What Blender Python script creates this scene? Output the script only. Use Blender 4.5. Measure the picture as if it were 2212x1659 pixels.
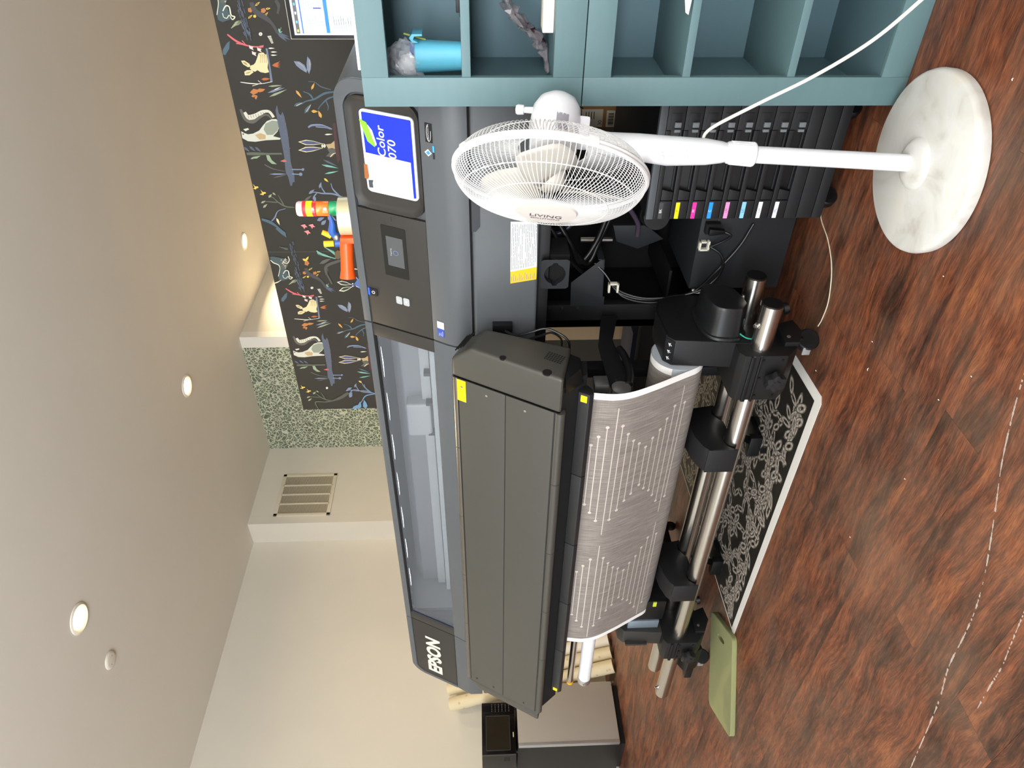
import bpy, bmesh, math, random
from mathutils import Vector, Matrix
random.seed(7)
for _o in list(bpy.data.objects): bpy.data.objects.remove(_o)
SC = bpy.context.scene
COL = SC.collection
V = Vector
R = math.radians

# ---------------------------------------------------------------- camera (phone held on its side)
_yaw, _pit, _rol = R(39.779), R(-2.351), R(-1.036)
_f = V((-math.sin(_yaw)*math.cos(_pit), math.cos(_yaw)*math.cos(_pit), math.sin(_pit)))
_r0 = V((math.cos(_yaw), math.sin(_yaw), 0)); _u0 = _r0.cross(_f)
_r = math.cos(_rol)*_r0 + math.sin(_rol)*_u0
_u = -math.sin(_rol)*_r0 + math.cos(_rol)*_u0
cd = bpy.data.cameras.new('camera'); cam = bpy.data.objects.new('camera', cd); COL.objects.link(cam)
cd.sensor_fit = 'HORIZONTAL'; cd.sensor_width = 36.0; cd.lens = 36.0*1579.6/2212.0
cd.clip_start = 0.05; cd.clip_end = 60
cx, cy, cz = -_u, _r, -_f
cam.matrix_world = Matrix(((cx.x, cy.x, cz.x, 0.0), (cx.y, cy.y, cz.y, 0.0), (cx.z, cy.z, cz.z, 1.10), (0, 0, 0, 1)))
SC.camera = cam

# ---------------------------------------------------------------- world, window light and added fill
w = bpy.data.worlds.new('world'); SC.world = w; w.use_nodes = True
bg = w.node_tree.nodes['Background']; bg.inputs[0].default_value = (0.80, 0.88, 1.0, 1); bg.inputs[1].default_value = 0.6

def area(name, loc, rot, sx, sy, power, col):
    l = bpy.data.lights.new(name, 'AREA'); l.shape = 'RECTANGLE'; l.size = sx; l.size_y = sy
    l.energy = power; l.color = col
    o = bpy.data.objects.new(name, l); COL.objects.link(o); o.location = loc; o.rotation_euler = rot
    return o
# daylight entering through the shop windows behind the camera (wall_front) and on the right wall
area('window_daylight', (-3.9, -2.93, 1.75), (R(90), 0, R(-10)), 4.4, 2.3, 105, (0.90, 0.96, 1.0))
# added fill lamp in the window plane, tilted up to brighten the ceiling
area('ceiling_fill_lamp', (0.7, -2.90, 1.75), (R(148), 0, 0), 4.2, 2.3, 520, (0.97, 0.98, 1.0))
area('window_daylight_side', (2.93, -0.6, 1.75), (R(90), 0, R(90)), 2.6, 1.9, 6, (0.70, 0.84, 1.0))
vs = SC.view_settings
vs.view_transform = 'Standard'; vs.look = 'None'; vs.gamma = 1.0; vs.use_curve_mapping = False
vs.exposure = 0.32

# ---------------------------------------------------------------- materials
MATS = {}
def lin(c):
    if isinstance(c, str):
        c = [int(c[i:i+2], 16)/255 for i in (0, 2, 4)]
    return tuple((x/12.92 if x <= 0.04045 else ((x+0.055)/1.055)**2.4) for x in c) + (1.0,)
def mat(name, col, rough=0.5, metal=0.0, noise=0.0, nscale=30.0, bump=0.0, bscale=300.0, emit=0.0, ecol=None,
        alpha=1.0, trans=0.0, spec=0.5, coat=0.0, stretch=None, ior=1.45):
    if name in MATS: return MATS[name]
    m = bpy.data.materials.new(name); m.use_nodes = True
    nt = m.node_tree; b = nt.nodes['Principled BSDF']
    c = lin(col)
    b.inputs['Base Color'].default_value = c
    b.inputs['Roughness'].default_value = rough; b.inputs['Metallic'].default_value = metal
    b.inputs['Specular IOR Level'].default_value = spec
    b.inputs['Coat Weight'].default_value = coat
    b.inputs['IOR'].default_value = ior
    b.inputs['Transmission Weight'].default_value = trans
    b.inputs['Alpha'].default_value = alpha
    if emit:
        b.inputs['Emission Color'].default_value = lin(ecol) if ecol else c
        b.inputs['Emission Strength'].default_value = emit
    if noise or bump:
        tc = nt.nodes.new('ShaderNodeTexCoord'); mp = nt.nodes.new('ShaderNodeMapping')
        nt.links.new(tc.outputs['Object'], mp.inputs['Vector'])
        if stretch: mp.inputs['Scale'].default_value = stretch
    if noise:
        n = nt.nodes.new('ShaderNodeTexNoise'); n.inputs['Scale'].default_value = nscale; n.inputs['Detail'].default_value = 6
        nt.links.new(mp.outputs[0], n.inputs['Vector'])
        mx = nt.nodes.new('ShaderNodeMix'); mx.data_type = 'RGBA'
        mx.inputs['A'].default_value = tuple(x*(1-noise) for x in c[:3]) + (1,)
        mx.inputs['B'].default_value = tuple(min(1, x*(1+noise)) for x in c[:3]) + (1,)
        nt.links.new(n.outputs['Fac'], mx.inputs['Factor']); nt.links.new(mx.outputs['Result'], b.inputs['Base Color'])
    if bump:
        n2 = nt.nodes.new('ShaderNodeTexNoise'); n2.inputs['Scale'].default_value = bscale; n2.inputs['Detail'].default_value = 3
        nt.links.new(mp.outputs[0], n2.inputs['Vector'])
        bp = nt.nodes.new('ShaderNodeBump'); bp.inputs['Strength'].default_value = bump; bp.inputs['Distance'].default_value = 0.002
        nt.links.new(n2.outputs['Fac'], bp.inputs['Height']); nt.links.new(bp.outputs[0], b.inputs['Normal'])
    MATS[name] = m
    return m
def nodes(m): return m.node_tree, m.node_tree.nodes['Principled BSDF']

# ---------------------------------------------------------------- mesh builder
class G:
    def __init__(s): s.v = []; s.f = []
    def add(s, vs, fs):
        k = len(s.v); s.v += [tuple(p) for p in vs]; s.f += [tuple(i+k for i in f) for f in fs]; return s
    def box(s, x0, x1, y0, y1, z0, z1):
        x0, x1 = min(x0, x1), max(x0, x1); y0, y1 = min(y0, y1), max(y0, y1); z0, z1 = min(z0, z1), max(z0, z1)
        return s.add([(x0,y0,z0),(x1,y0,z0),(x1,y1,z0),(x0,y1,z0),(x0,y0,z1),(x1,y0,z1),(x1,y1,z1),(x0,y1,z1)],
                     [(0,3,2,1),(4,5,6,7),(0,1,5,4),(1,2,6,5),(2,3,7,6),(3,0,4,7)])
    def extrude(s, poly, vec):
        """planar polygon (3-D points) swept along vec"""
        n = len(poly); vec = V(vec); P = [V(p) for p in poly]
        nn = V((0,0,0))
        for i in range(n): nn += P[i].cross(P[(i+1) % n])
        if nn.dot(vec) > 0: P = P[::-1]
        q = [p+vec for p in P]
        fs = [tuple(range(n)), tuple(range(2*n-1, n-1, -1))]
        fs += [((i+1) % n, i, n+i, n+(i+1) % n) for i in range(n)]
        return s.add(P+q, fs)
    def prism_x(s, prof, x0, x1):      # prof of (y, z)
        return s.extrude([(x0, p[0], p[1]) for p in prof], (x1-x0, 0, 0))
    def loft(s, rings, cap=True, closed=True):
        n = len(rings[0]); base = len(s.v)
        for r in rings: s.v += [tuple(p) for p in r]
        for i in range(len(rings)-1):
            for j in range(n if closed else n-1):
                a = base+i*n+j; b = base+i*n+(j+1) % n
                s.f.append((a, b, b+n, a+n))
        if cap:
            s.f.append(tuple(base+j for j in range(n-1, -1, -1)))
            s.f.append(tuple(base+(len(rings)-1)*n+j for j in range(n)))
        return s
    def tube(s, pts, r, n=10, cap=True):
        pts = [V(p) for p in pts]; rr = r if isinstance(r, (list, tuple)) else [r]*len(pts)
        rings = []; prev = None
        for i, p in enumerate(pts):
            d = (pts[min(i+1, len(pts)-1)] - pts[max(i-1, 0)])
            if d.length < 1e-9: d = V((0,0,1))
            d.normalize()
            if prev is None:
                a = d.orthogonal().normalized()
            else:
                a = prev - d*prev.dot(d)
                a = a.normalized() if a.length > 1e-6 else d.orthogonal().normalized()
            prev = a; b = d.cross(a)
            rings.append([p + (a*math.cos(t)+b*math.sin(t))*rr[i] for t in (2*math.pi*k/n for k in range(n))])
        return s.loft(rings, cap)
    def cyl(s, p0, p1, r, n=24, r2=None):
        return s.tube([p0, p1], [r, r if r2 is None else r2], n)
    def lathe(s, prof, o, ax, n=32, cap=True):
        """prof of (t along axis, radius)"""
        o = V(o); ax = V(ax).normalized(); a = ax.orthogonal().normalized(); b = ax.cross(a)
        return s.loft([[o+ax*t+(a*math.cos(q)+b*math.sin(q))*max(r, 1e-5) for q in (2*math.pi*k/n for k in range(n))] for t, r in prof], cap)
    def ring(s, c, ax, Rr, r, n=64, m=6):
        c = V(c); ax = V(ax).normalized(); a = ax.orthogonal().normalized(); b = ax.cross(a)
        base = len(s.v)
        for i in range(n):
            t = 2*math.pi*i/n; d = a*math.cos(t)+b*math.sin(t)
            for j in range(m):
                q = 2*math.pi*j/m
                s.v.append(tuple(c + d*(Rr+r*math.cos(q)) + ax*(r*math.sin(q))))
        for i in range(n):
            for j in range(m):
                s.f.append((base+i*m+j, base+((i+1) % n)*m+j, base+((i+1) % n)*m+(j+1) % m, base+i*m+(j+1) % m))
        return s
    def ball(s, c, rx, ry=None, rz=None, n=12, m=8):
        ry = rx if ry is None else ry; rz = rx if rz is None else rz
        rings = []
        for i in range(m+1):
            ph = -math.pi/2 + math.pi*i/m
            q = max(math.cos(ph), 1e-3)
            rings.append([(c[0]+rx*q*math.cos(t), c[1]+ry*q*math.sin(t), c[2]+rz*math.sin(ph)) for t in (2*math.pi*k/n for k in range(n))])
        return s.loft(rings)
    def poly(s, pts): return s.add(pts, [tuple(range(len(pts)))])

WL = {}          # world location of every object that parents others
def _mesh(name, g, bevel, seg, smooth, fix=True):
    me = bpy.data.meshes.new(name); me.from_pydata(g.v, [], g.f)
    if bevel or fix:
        bm = bmesh.new(); bm.from_mesh(me)
        if fix: bmesh.ops.recalc_face_normals(bm, faces=bm.faces)
        if bevel:
            es = [e for e in bm.edges if len(e.link_faces) == 2 and e.calc_face_angle(0) > 0.5]
            bmesh.ops.bevel(bm, geom=es, offset=bevel, segments=seg, profile=0.6, affect='EDGES', clamp_overlap=True)
        bm.to_mesh(me); bm.free()
    if smooth:
        me.shade_smooth(); me.set_sharp_from_angle(angle=R(38))
    return me
def ob(name, g, m, parent=None, bevel=0.0, seg=2, smooth=True, label=None, cat=None, group=None, kind=None, fix=True, loc=None):
    if parent is not None: o0 = WL[parent.name]
    elif loc is not None: o0 = V(loc)
    else:
        xs = [p[0] for p in g.v]; ys = [p[1] for p in g.v]; zs = [p[2] for p in g.v]
        o0 = V(((min(xs)+max(xs))/2, (min(ys)+max(ys))/2, min(zs)))
    g.v = [(p[0]-o0.x, p[1]-o0.y, p[2]-o0.z) for p in g.v]
    me = _mesh(name, g, bevel, seg, smooth, fix)
    for mm in (m if isinstance(m, (list, tuple)) else [m]): me.materials.append(mm)
    o = bpy.data.objects.new(name, me); COL.objects.link(o)
    if parent is not None: o.parent = parent
    else: o.location = o0
    WL[o.name] = o0
    if label: o['label'] = label
    if cat: o['category'] = cat
    if group: o['group'] = group
    if kind: o['kind'] = kind
    return o
def thing(name, label, cat, loc, group=None):
    o = bpy.data.objects.new(name, None); COL.objects.link(o); o.location = loc; o.empty_display_size = 0.1
    o['label'] = label; o['category'] = cat
    if group: o['group'] = group
    WL[o.name] = V(loc)
    return o
def text(g, s, o, ex, ey, size, shear=0.0, thick=0.0, align='CENTER', bold=0.0):
    """adds lettering as geometry: baseline origin o, unit vectors ex (reading) and ey (up)"""
    c = bpy.data.curves.new('t', 'FONT'); c.body = s; c.size = size; c.align_x = align; c.align_y = 'CENTER'
    c.shear = shear; c.resolution_u = 3; c.offset = bold
    t = bpy.data.objects.new('t', c); COL.objects.link(t)
    bpy.context.view_layer.update()
    me = bpy.data.meshes.new_from_object(t.evaluated_get(bpy.context.evaluated_depsgraph_get()))
    o, ex, ey = V(o), V(ex), V(ey); nz = ex.cross(ey)
    g.add([o+ex*p.co.x+ey*p.co.y+nz*(p.co.z+thick) for p in me.vertices], [tuple(p.vertices) for p in me.polygons])
    bpy.data.objects.remove(t); bpy.data.curves.remove(c); bpy.data.meshes.remove(me)
    return g
def spline(pts, n=8):
    """Catmull-Rom through pts"""
    P = [V(p) for p in pts]; P = [P[0]*2-P[1]] + P + [P[-1]*2-P[-2]]
    out = []
    for i in range(1, len(P)-2):
        for k in range(n):
            t = k/n
            out.append(0.5*((2*P[i]) + (P[i+1]-P[i-1])*t + (2*P[i-1]-5*P[i]+4*P[i+1]-P[i+2])*t*t + (3*P[i]-P[i-1]-3*P[i+1]+P[i+2])*t**3))
    out.append(P[-2])
    return out
# ================================================================ THE ROOM
H = 3.614
def ramp(nt, stops, interp='LINEAR'):
    n = nt.nodes.new('ShaderNodeValToRGB'); cr = n.color_ramp; cr.interpolation = interp
    while len(cr.elements) < len(stops): cr.elements.new(0.5)
    for e, (p, c) in zip(cr.elements, stops): e.position = p; e.color = lin(c) if isinstance(c, str) else c
    return n
def wood_floor(name):
    m = mat(name, '6b4030', rough=0.36, spec=0.45); nt, b = nodes(m); L = nt.links
    tc = nt.nodes.new('ShaderNodeTexCoord'); oi = nt.nodes.new('ShaderNodeObjectInfo')
    add = nt.nodes.new('ShaderNodeVectorMath'); add.operation = 'ADD'
    mul = nt.nodes.new('ShaderNodeMath'); mul.operation = 'MULTIPLY'; mul.inputs[1].default_value = 37.0
    L.new(oi.outputs['Random'], mul.inputs[0]); L.new(tc.outputs['Object'], add.inputs[0])
    cmb = nt.nodes.new('ShaderNodeCombineXYZ'); L.new(mul.outputs[0], cmb.inputs[0]); L.new(mul.outputs[0], cmb.inputs[1])
    L.new(cmb.outputs[0], add.inputs[1])
    # warp, then stretched grain
    nw = nt.nodes.new('ShaderNodeTexNoise'); nw.inputs['Scale'].default_value = 3.2; nw.inputs['Detail'].default_value = 2
    L.new(add.outputs[0], nw.inputs['Vector'])
    vm = nt.nodes.new('ShaderNodeVectorMath'); vm.operation = 'MULTIPLY_ADD'
    L.new(nw.outputs['Color'], vm.inputs[0]); vm.inputs[1].default_value = (0.06, 0.075, 0); L.new(add.outputs[0], vm.inputs[2])
    mp = nt.nodes.new('ShaderNodeMapping'); mp.inputs['Scale'].default_value = (6.5, 44, 1); L.new(vm.outputs[0], mp.inputs['Vector'])
    g1 = nt.nodes.new('ShaderNodeTexNoise'); g1.inputs['Scale'].default_value = 1.0; g1.inputs['Detail'].default_value = 8; g1.inputs['Roughness'].default_value = 0.76
    L.new(mp.outputs[0], g1.inputs['Vector'])
    mp2 = nt.nodes.new('ShaderNodeMapping'); mp2.inputs['Scale'].default_value = (2.2, 9, 1); L.new(vm.outputs[0], mp2.inputs['Vector'])
    g2 = nt.nodes.new('ShaderNodeTexNoise'); g2.inputs['Scale'].default_value = 1.0; g2.inputs['Detail'].default_value = 4
    L.new(mp2.outputs[0], g2.inputs['Vector'])
    mx = nt.nodes.new('ShaderNodeMath'); mx.operation = 'MULTIPLY_ADD'; mx.inputs[1].default_value = 0.62
    L.new(g1.outputs['Fac'], mx.inputs[0])
    m2 = nt.nodes.new('ShaderNodeMath'); m2.operation = 'MULTIPLY'; m2.inputs[1].default_value = 0.40; L.new(g2.outputs['Fac'], m2.inputs[0]); L.new(m2.outputs[0], mx.inputs[2])
    rp = ramp(nt, [(0.37, '2a1a13'), (0.45, '4b2e22'), (0.51, '6b3f2c'), (0.57, '844d33'), (0.68, 'a2663f')])
    L.new(mx.outputs[0], rp.inputs[0])
    # fine fibre lines
    mp3 = nt.nodes.new('ShaderNodeMapping'); mp3.inputs['Scale'].default_value = (30, 330, 1); L.new(vm.outputs[0], mp3.inputs['Vector'])
    g3 = nt.nodes.new('ShaderNodeTexNoise'); g3.inputs['Scale'].default_value = 1; g3.inputs['Detail'].default_value = 3; L.new(mp3.outputs[0], g3.inputs['Vector'])
    r3 = ramp(nt, [(0.36, (0.5, 0.5, 0.5, 1)), (0.62, (1.2, 1.2, 1.2, 1))]); L.new(g3.outputs['Fac'], r3.inputs[0])
    mm = nt.nodes.new('ShaderNodeMix'); mm.data_type = 'RGBA'; mm.blend_type = 'MULTIPLY'; mm.inputs['Factor'].default_value = 0.75
    L.new(rp.outputs[0], mm.inputs['A']); L.new(r3.outputs[0], mm.inputs['B'])
    # dull scuffed film
    geo = nt.nodes.new('ShaderNodeNewGeometry')
    n4 = nt.nodes.new('ShaderNodeTexNoise'); n4.inputs['Scale'].default_value = 2.6; n4.inputs['Detail'].default_value = 9; n4.inputs['Roughness'].default_value = 0.7
    L.new(geo.outputs['Position'], n4.inputs['Vector'])
    r4 = ramp(nt, [(0.42, (0, 0, 0, 1)), (0.72, (0.42, 0.42, 0.42, 1))]); L.new(n4.outputs['Fac'], r4.inputs[0])
    md = nt.nodes.new('ShaderNodeMix'); md.data_type = 'RGBA'; md.inputs['B'].default_value = lin('83705f')
    L.new(r4.outputs[0], md.inputs['Factor']); L.new(mm.outputs['Result'], md.inputs['A']); L.new(md.outputs['Result'], b.inputs['Base Color'])
    r5 = ramp(nt, [(0.3, (0.36, 0.36, 0.36, 1)), (0.75, (0.58, 0.58, 0.58, 1))]); L.new(n4.outputs['Fac'], r5.inputs[0]); L.new(r5.outputs[0], b.inputs['Roughness'])
    bp = nt.nodes.new('ShaderNodeBump'); bp.inputs['Strength'].default_value = 0.12; bp.inputs['Distance'].default_value = 0.001
    L.new(g3.outputs['Fac'], bp.inputs['Height']); L.new(bp.outputs[0], b.inputs['Normal'])
    return m
WOOD = wood_floor('reddish_brown_wood_floor')
JOINT = mat('floor_joint', '24160f', 0.8)
floor = ob('floor', G().box(-6.55, 3.1, -3.1, 9.1, -0.12, -0.009), JOINT, kind='structure', loc=(0, 0, 0))
PW, PL = 0.149, 1.22
_pm = None
_meshes = {}
_row = 0; _y = 9.0
while _y > -3.0:
    _y0 = _y - PW
    near = _y > 0.35
    _x = 3.05 - ((_row*0.47) % 1.0)*PL
    segs = []
    if near and _y < 6.4:
        xs = [3.05]
        while xs[-1] > -6.44: xs.append(max(-6.45, (_x if len(xs) == 1 else xs[-1]-PL)))
        xs = [q for i, q in enumerate(xs) if i == 0 or xs[i-1]-q > 1e-4]
        segs = [(xs[i+1], xs[i]) for i in range(len(xs)-1)]
        segs = [(a, b) for a, b in segs if b > -6.45 and a < 0.25 + max(0.0, (_y-1.9)*0.0)]
    for a, b in segs:
        key = round(b-a, 3)
        if key not in _meshes:
            g = G().box(-(b-a)/2+0.0003, (b-a)/2-0.0003, -PW/2+0.0003, PW/2-0.0003, -0.0088, 0.0)
            _meshes[key] = _mesh('plank', g, 0, 1, False); _meshes[key].materials.append(WOOD)
        o = bpy.data.objects.new('plank', _meshes[key]); COL.objects.link(o); o.parent = floor
        o.location = ((a+b)/2, (_y+_y0)/2, 0)
    _y = _y0; _row += 1
gg = G().box(0.5, 3.05, -3.0, 9.0, -0.0088, 0.0); gg2 = G().box(-6.45, 3.0, 6.42, 9.0, -0.0088, -0.0002); gg3 = G().box(-6.45, 3.0, -3.0, 0.2, -0.0088, -0.0002)
ob('floor_far_boards', G().add(gg2.v, gg2.f).add(gg3.v, gg3.f), WOOD, floor, smooth=False)
# scratches and crumbs lying on the boards
SCR = mat('scuff_white', 'b7aaa2', 0.8, noise=0.25, nscale=90)
def scratch(pts, wd, dash):
    g = G(); sp = spline([(x, y, 0.0006) for x, y in pts], 14)
    for i in range(len(sp)-1):
        if random.random() < dash: continue
        a, b = sp[i], sp[i+1]; d = (b-a).normalized(); n = V((-d.y, d.x, 0))*wd*random.uniform(0.35, 1.1)
        g.poly([a-n, b-n*0.8, b+n*0.8, a+n])
    ob('scuff_mark', g, SCR, floor, smooth=False)
scratch([(-0.86,1.125),(-0.922,1.107),(-1.001,1.082),(-1.108,1.04),(-1.206,.989),(-1.329,.929),(-1.42,.896),(-1.505,.879),(-1.619,.863),(-1.716,.832),(-1.84,.806),(-1.977,.78),(-2.1,.75)], 0.0028, 0.22)
scratch([(-1.25,.815),(-1.305,.804),(-1.386,.785),(-1.451,.769),(-1.516,.762),(-1.598,.751)], 0.0026, 0.2)
CR = mat('crumb_white', 'e9e2d6', 0.7)
for (x, y) in [(-1.211,1.609),(-1.282,1.582),(-1.398,1.261),(-.463,1.507),(-1.025,1.226),(-1.493,1.83),(-1.143,1.282),(-.9,1.45),(-1.75,1.35)]:
    a = random.uniform(0, 3); l = random.uniform(.002, .005)
    g = G(); g.tube([(x, y, .0012), (x+l*math.cos(a), y+l*math.sin(a), .002), (x+2*l*math.cos(a+.3), y+2*l*math.sin(a+.3), .0012)], [.0008, .0014, .0007], 6)
    ob('crumb', g, CR, floor)

PAINT = mat('cream_wall_paint', 'dad5c8', 0.75, noise=0.03, nscale=3, bump=0.05, bscale=180)
CEILP = mat('ceiling_paint', 'e3dfd4', 0.8, noise=0.03, nscale=2, bump=0.04, bscale=160)
WHITEP = mat('white_wall_paint', 'e4e2da', 0.7, noise=0.02, nscale=3)
ob('ceiling', G().box(-6.55, 3.1, -3.1, 9.1, H, H+0.1), CEILP, kind='structure', smooth=False)
wl = ob('wall_left', G().box(-6.55, -6.45, -3.1, 5.13, -0.1, H), PAINT, kind='structure', smooth=False)
wlr = ob('wall_left_return', G().box(-6.55, -6.145, 5.13, 5.23, -0.1, H), PAINT, kind='structure', smooth=False)
wv = ob('wall_vent_side', G().box(-6.245, -6.145, 5.2305, 6.27, -0.1, H), PAINT, kind='structure', smooth=False)
wg = ob('wall_green', G().box(-6.245, -4.523, 6.27, 6.37, -0.1, H), WHITEP, kind='structure', smooth=False)
ob('wall_alcove', G().box(-4.623, -4.523, 6.3705, 9.0, -0.1, H), PAINT, kind='structure', smooth=False)
ob('wall_back', G().box(-4.623, 3.1, 9.0, 9.1, -0.1, H), PAINT, kind='structure', smooth=False)
wr = G(); wr.box(3.0, 3.1, -3.0, -1.95, -0.1, H); wr.box(3.0, 3.1, 0.75, 9.0, -0.1, H); wr.box(3.0, 3.1, -1.95, 0.75, -0.1, 0.75); wr.box(3.0, 3.1, -1.95, 0.75, 2.75, H)
ob('wall_right', wr, PAINT, kind='structure', smooth=False)
wf = G(); wf.box(-6.45, -6.3, -3.1, -3.0, -0.1, H); wf.box(2.85, 3.1, -3.1, -3.0, -0.1, H); wf.box(-6.3, 2.85, -3.1, -3.0, -0.1, 0.55); wf.box(-6.3, 2.85, -3.1, -3.0, 2.95, H)
ob('wall_front', wf, PAINT, kind='structure', smooth=False)
FR = mat('window_frame_white', 'e8e8e6', 0.5)
g = G()
for x in (-6.3, -4.02, -1.74, 0.54, 2.79): g.box(x, x+.06, -3.09, -3.02, .55, 2.95)
g.box(-6.3, 2.85, -3.09, -3.02, .55, .61); g.box(-6.3, 2.85, -3.09, -3.02, 2.89, 2.95)
ob('window_1', g, FR, kind='structure')
g = G()
for y in (-1.95, -0.63, .69): g.box(3.02, 3.09, y, y+.06, .75, 2.75)
g.box(3.02, 3.09, -1.95, .75, .75, .81); g.box(3.02, 3.09, -1.95, .75, 2.69, 2.75)
ob('window_2', g, FR, kind='structure')

# green wallpaper with pale wandering loops
def green_paper():
    m = mat('green_squiggle_wallpaper', '74806c', 0.8); nt, b = nodes(m); L = nt.links
    tc = nt.nodes.new('ShaderNodeTexCoord')
    nz = nt.nodes.new('ShaderNodeTexNoise'); nz.inputs['Scale'].default_value = 9; nz.inputs['Detail'].default_value = 1
    L.new(tc.outputs['Object'], nz.inputs['Vector'])
    vm = nt.nodes.new('ShaderNodeVectorMath'); vm.operation = 'MULTIPLY_ADD'; vm.inputs[1].default_value = (.11, .11, .11)
    L.new(nz.outputs['Color'], vm.inputs[0]); L.new(tc.outputs['Object'], vm.inputs[2])
    vo = nt.nodes.new('ShaderNodeTexVoronoi'); vo.feature = 'DISTANCE_TO_EDGE'; vo.inputs['Scale'].default_value = 27
    L.new(vm.outputs[0], vo.inputs['Vector'])
    r1 = ramp(nt, [(0.06, 'c9ccb4'), (0.11, '6f7a68'), (0.3, '5d6757'), (0.42, '8b957f')]); L.new(vo.outputs[0], r1.inputs[0])
    L.new(r1.outputs[0], b.inputs['Base Color'])
    return m
ob('green_wallpaper', G().box(-6.144, -4.66, 6.2685, 6.27, 0.1, H-0.001), green_paper(), wg, smooth=False)
# cut back lath: white reveal at the end of the green wall is the bare wall

# return-air grille on the vent wall
GV = mat('grille_cream', 'd8d0bb', 0.5); GD = mat('grille_dark', 'a39b86', 0.9)
t = thing('air_return_grille', 'cream slatted air return grille high on the wall', 'vent', (-6.145, 5.53, 2.76))
y0, y1, z0, z1 = 5.226, 5.835, 2.762, 3.366
g = G(); xx = -6.145
for a, b_, c, d in [(y0, y1, z0, z0+.04), (y0, y1, z1-.04, z1), (y0, y0+.035, z0, z1), (y1-.035, y1, z0, z1)]: g.box(xx, xx+.012, a, b_, c, d)
ob('frame', g, GV, t, bevel=.003)
ob('duct_backing', G().box(xx, xx+.002, y0+.03, y1-.03, z0+.03, z1-.03), GD, t, smooth=False)
pw = (y1-y0-.07)/4
for k in range(4):
    a = y0+.035+k*pw+.008; b_ = a+pw-.016
    if k: ob('divider', G().box(xx, xx+.012, a-.016, a, z0+.03, z1-.03), GV, t)
    g = G(); n = 42
    for i in range(n):
        z = z0+.045+(z1-z0-.09)*i/(n-1)
        g.add([(xx+.001, a, z+.004), (xx+.009, a, z-.003), (xx+.009, b_, z-.003), (xx+.001, b_, z+.004)], [(0, 1, 2, 3)])
    o = ob('slat_bank', g, GV, t, smooth=False); o['kind'] = 'stuff'

# recessed ceiling lights
LENS = mat('lamp_lens_glow', 'ffe9c0', 0.4, emit=14.0, ecol='ffe3b0'); TRIM = mat('downlight_trim', 'e9e4d6', 0.4)
def downlight(x, y, label, power=22):
    t = thing('ceiling_downlight', label, 'ceiling light', (x, y, H), 'recessed ceiling downlights')
    ob('trim_ring', G().lathe([(0.0005, .098), (.006, .098), (.012, .085), (.004, .068), (.0005, .068)], (x, y, H), (0, 0, -1), 40, cap=False), TRIM, t)
    ob('lens', G().lathe([(.0005, .068), (.005, .066), (.010, .045), (.012, .001)], (x, y, H), (0, 0, -1), 32, cap=False), LENS, t)
    l = bpy.data.lights.new('downlight_bulb', 'AREA'); l.shape = 'DISK'; l.size = .12; l.energy = power; l.color = (1.0, .80, .52)
    o = bpy.data.objects.new('downlight_bulb', l); COL.objects.link(o); o.location = (x, y, H-.02); l.spread = R(165)
    return t
downlight(-4.033, 2.657, 'round recessed ceiling downlight nearest the ceiling cover disc')
downlight(-4.029, 4.89, 'round recessed ceiling downlight in front of the green wall')
downlight(-3.86, 7.097, 'round recessed ceiling downlight above the black wallpapered wall', 60)
DW = mat('disc_white', 'e2ddcf', 0.5)
t = thing('ceiling_cover_disc', 'small white round cover disc on the ceiling', 'cover plate', (-4.567, 2.684, H))
ob('disc', G().lathe([(0.0005, .062), (.004, .062), (.012, .054), (.014, .045), (.014, .001)], (-4.567, 2.684, H), (0, 0, -1), 36), DW, t)
for s in (-1, 1): ob('screw', G().cyl((-4.567+.02*s, 2.684+.02*s, H-.0142), (-4.567+.02*s, 2.684+.02*s, H-.016), .003, 10), mat('screw_dull', '8b877d', .5, .6), t)
# ================================================================ THE WIDE-FORMAT PRINTER
PG = mat('printer_grey_plastic', '4e5256', 0.42, bump=0.06, bscale=900, noise=0.03, nscale=40)
PD = mat('printer_dark_panel', '2c2a27', 0.5, bump=0.05, bscale=900, noise=0.04, nscale=30)
DRY = mat('dryer_warm_grey', '41403b', 0.42, bump=0.05, bscale=900, noise=0.03, nscale=30)
BK = mat('black_plastic', '0d0e10', 0.42, bump=0.04, bscale=700)
BKM = mat('black_sheet_metal', '101113', 0.5, bump=0.04, bscale=500)
SLATE = mat('slate_sheet_metal', '1f2226', 0.55, bump=0.05, bscale=700, noise=0.04, nscale=60)
GAP = mat('dark_gap', '060607', 0.9)
CHR = mat('bright_screw', 'c9c9c6', 0.25, 1.0)
STEEL = mat('brushed_steel', 'c2beb7', 0.24, 1.0, noise=0.12, nscale=8, stretch=(1, 90, 90))
WT = mat('white_plastic', 'e6e8ec', 0.35)
YEL = mat('warning_yellow', 'f2d200', 0.5)
prn = thing('wide_format_printer', 'large dark grey wide format inkjet printer with heater panel and ink drawers', 'printer', (-2.26, 2.45, 0))
nS = V((0, -1, .508)).normalized()
def yf(z):
    for (za, ya), (zb, yb) in (((.9, 2.0), (1.19, 2.0)), ((1.19, 2.0), (1.215, 2.012)), ((1.215, 2.012), (1.263, 2.042)), ((1.263, 2.042), (1.60, 2.2132))):
        if z <= zb: return ya+(yb-ya)*(z-za)/(zb-za)
    return 2.2132
def SP(x, z, off=0.0):      # point on the sloping control-panel plane
    return V((x, 2.042+.508*(z-1.263), z)) + nS*off
def slab(poly, o0, o1):     # plate lying on the sloping plane, poly of (x, z)
    return G().extrude([SP(x, z, o0) for x, z in poly], nS*(o1-o0))
def arc(cx, cz, r, a0, a1, n=8):
    return [(cx+r*math.cos(R(a0+(a1-a0)*i/n)), cz+r*math.sin(R(a0+(a1-a0)*i/n))) for i in range(n+1)]
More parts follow.
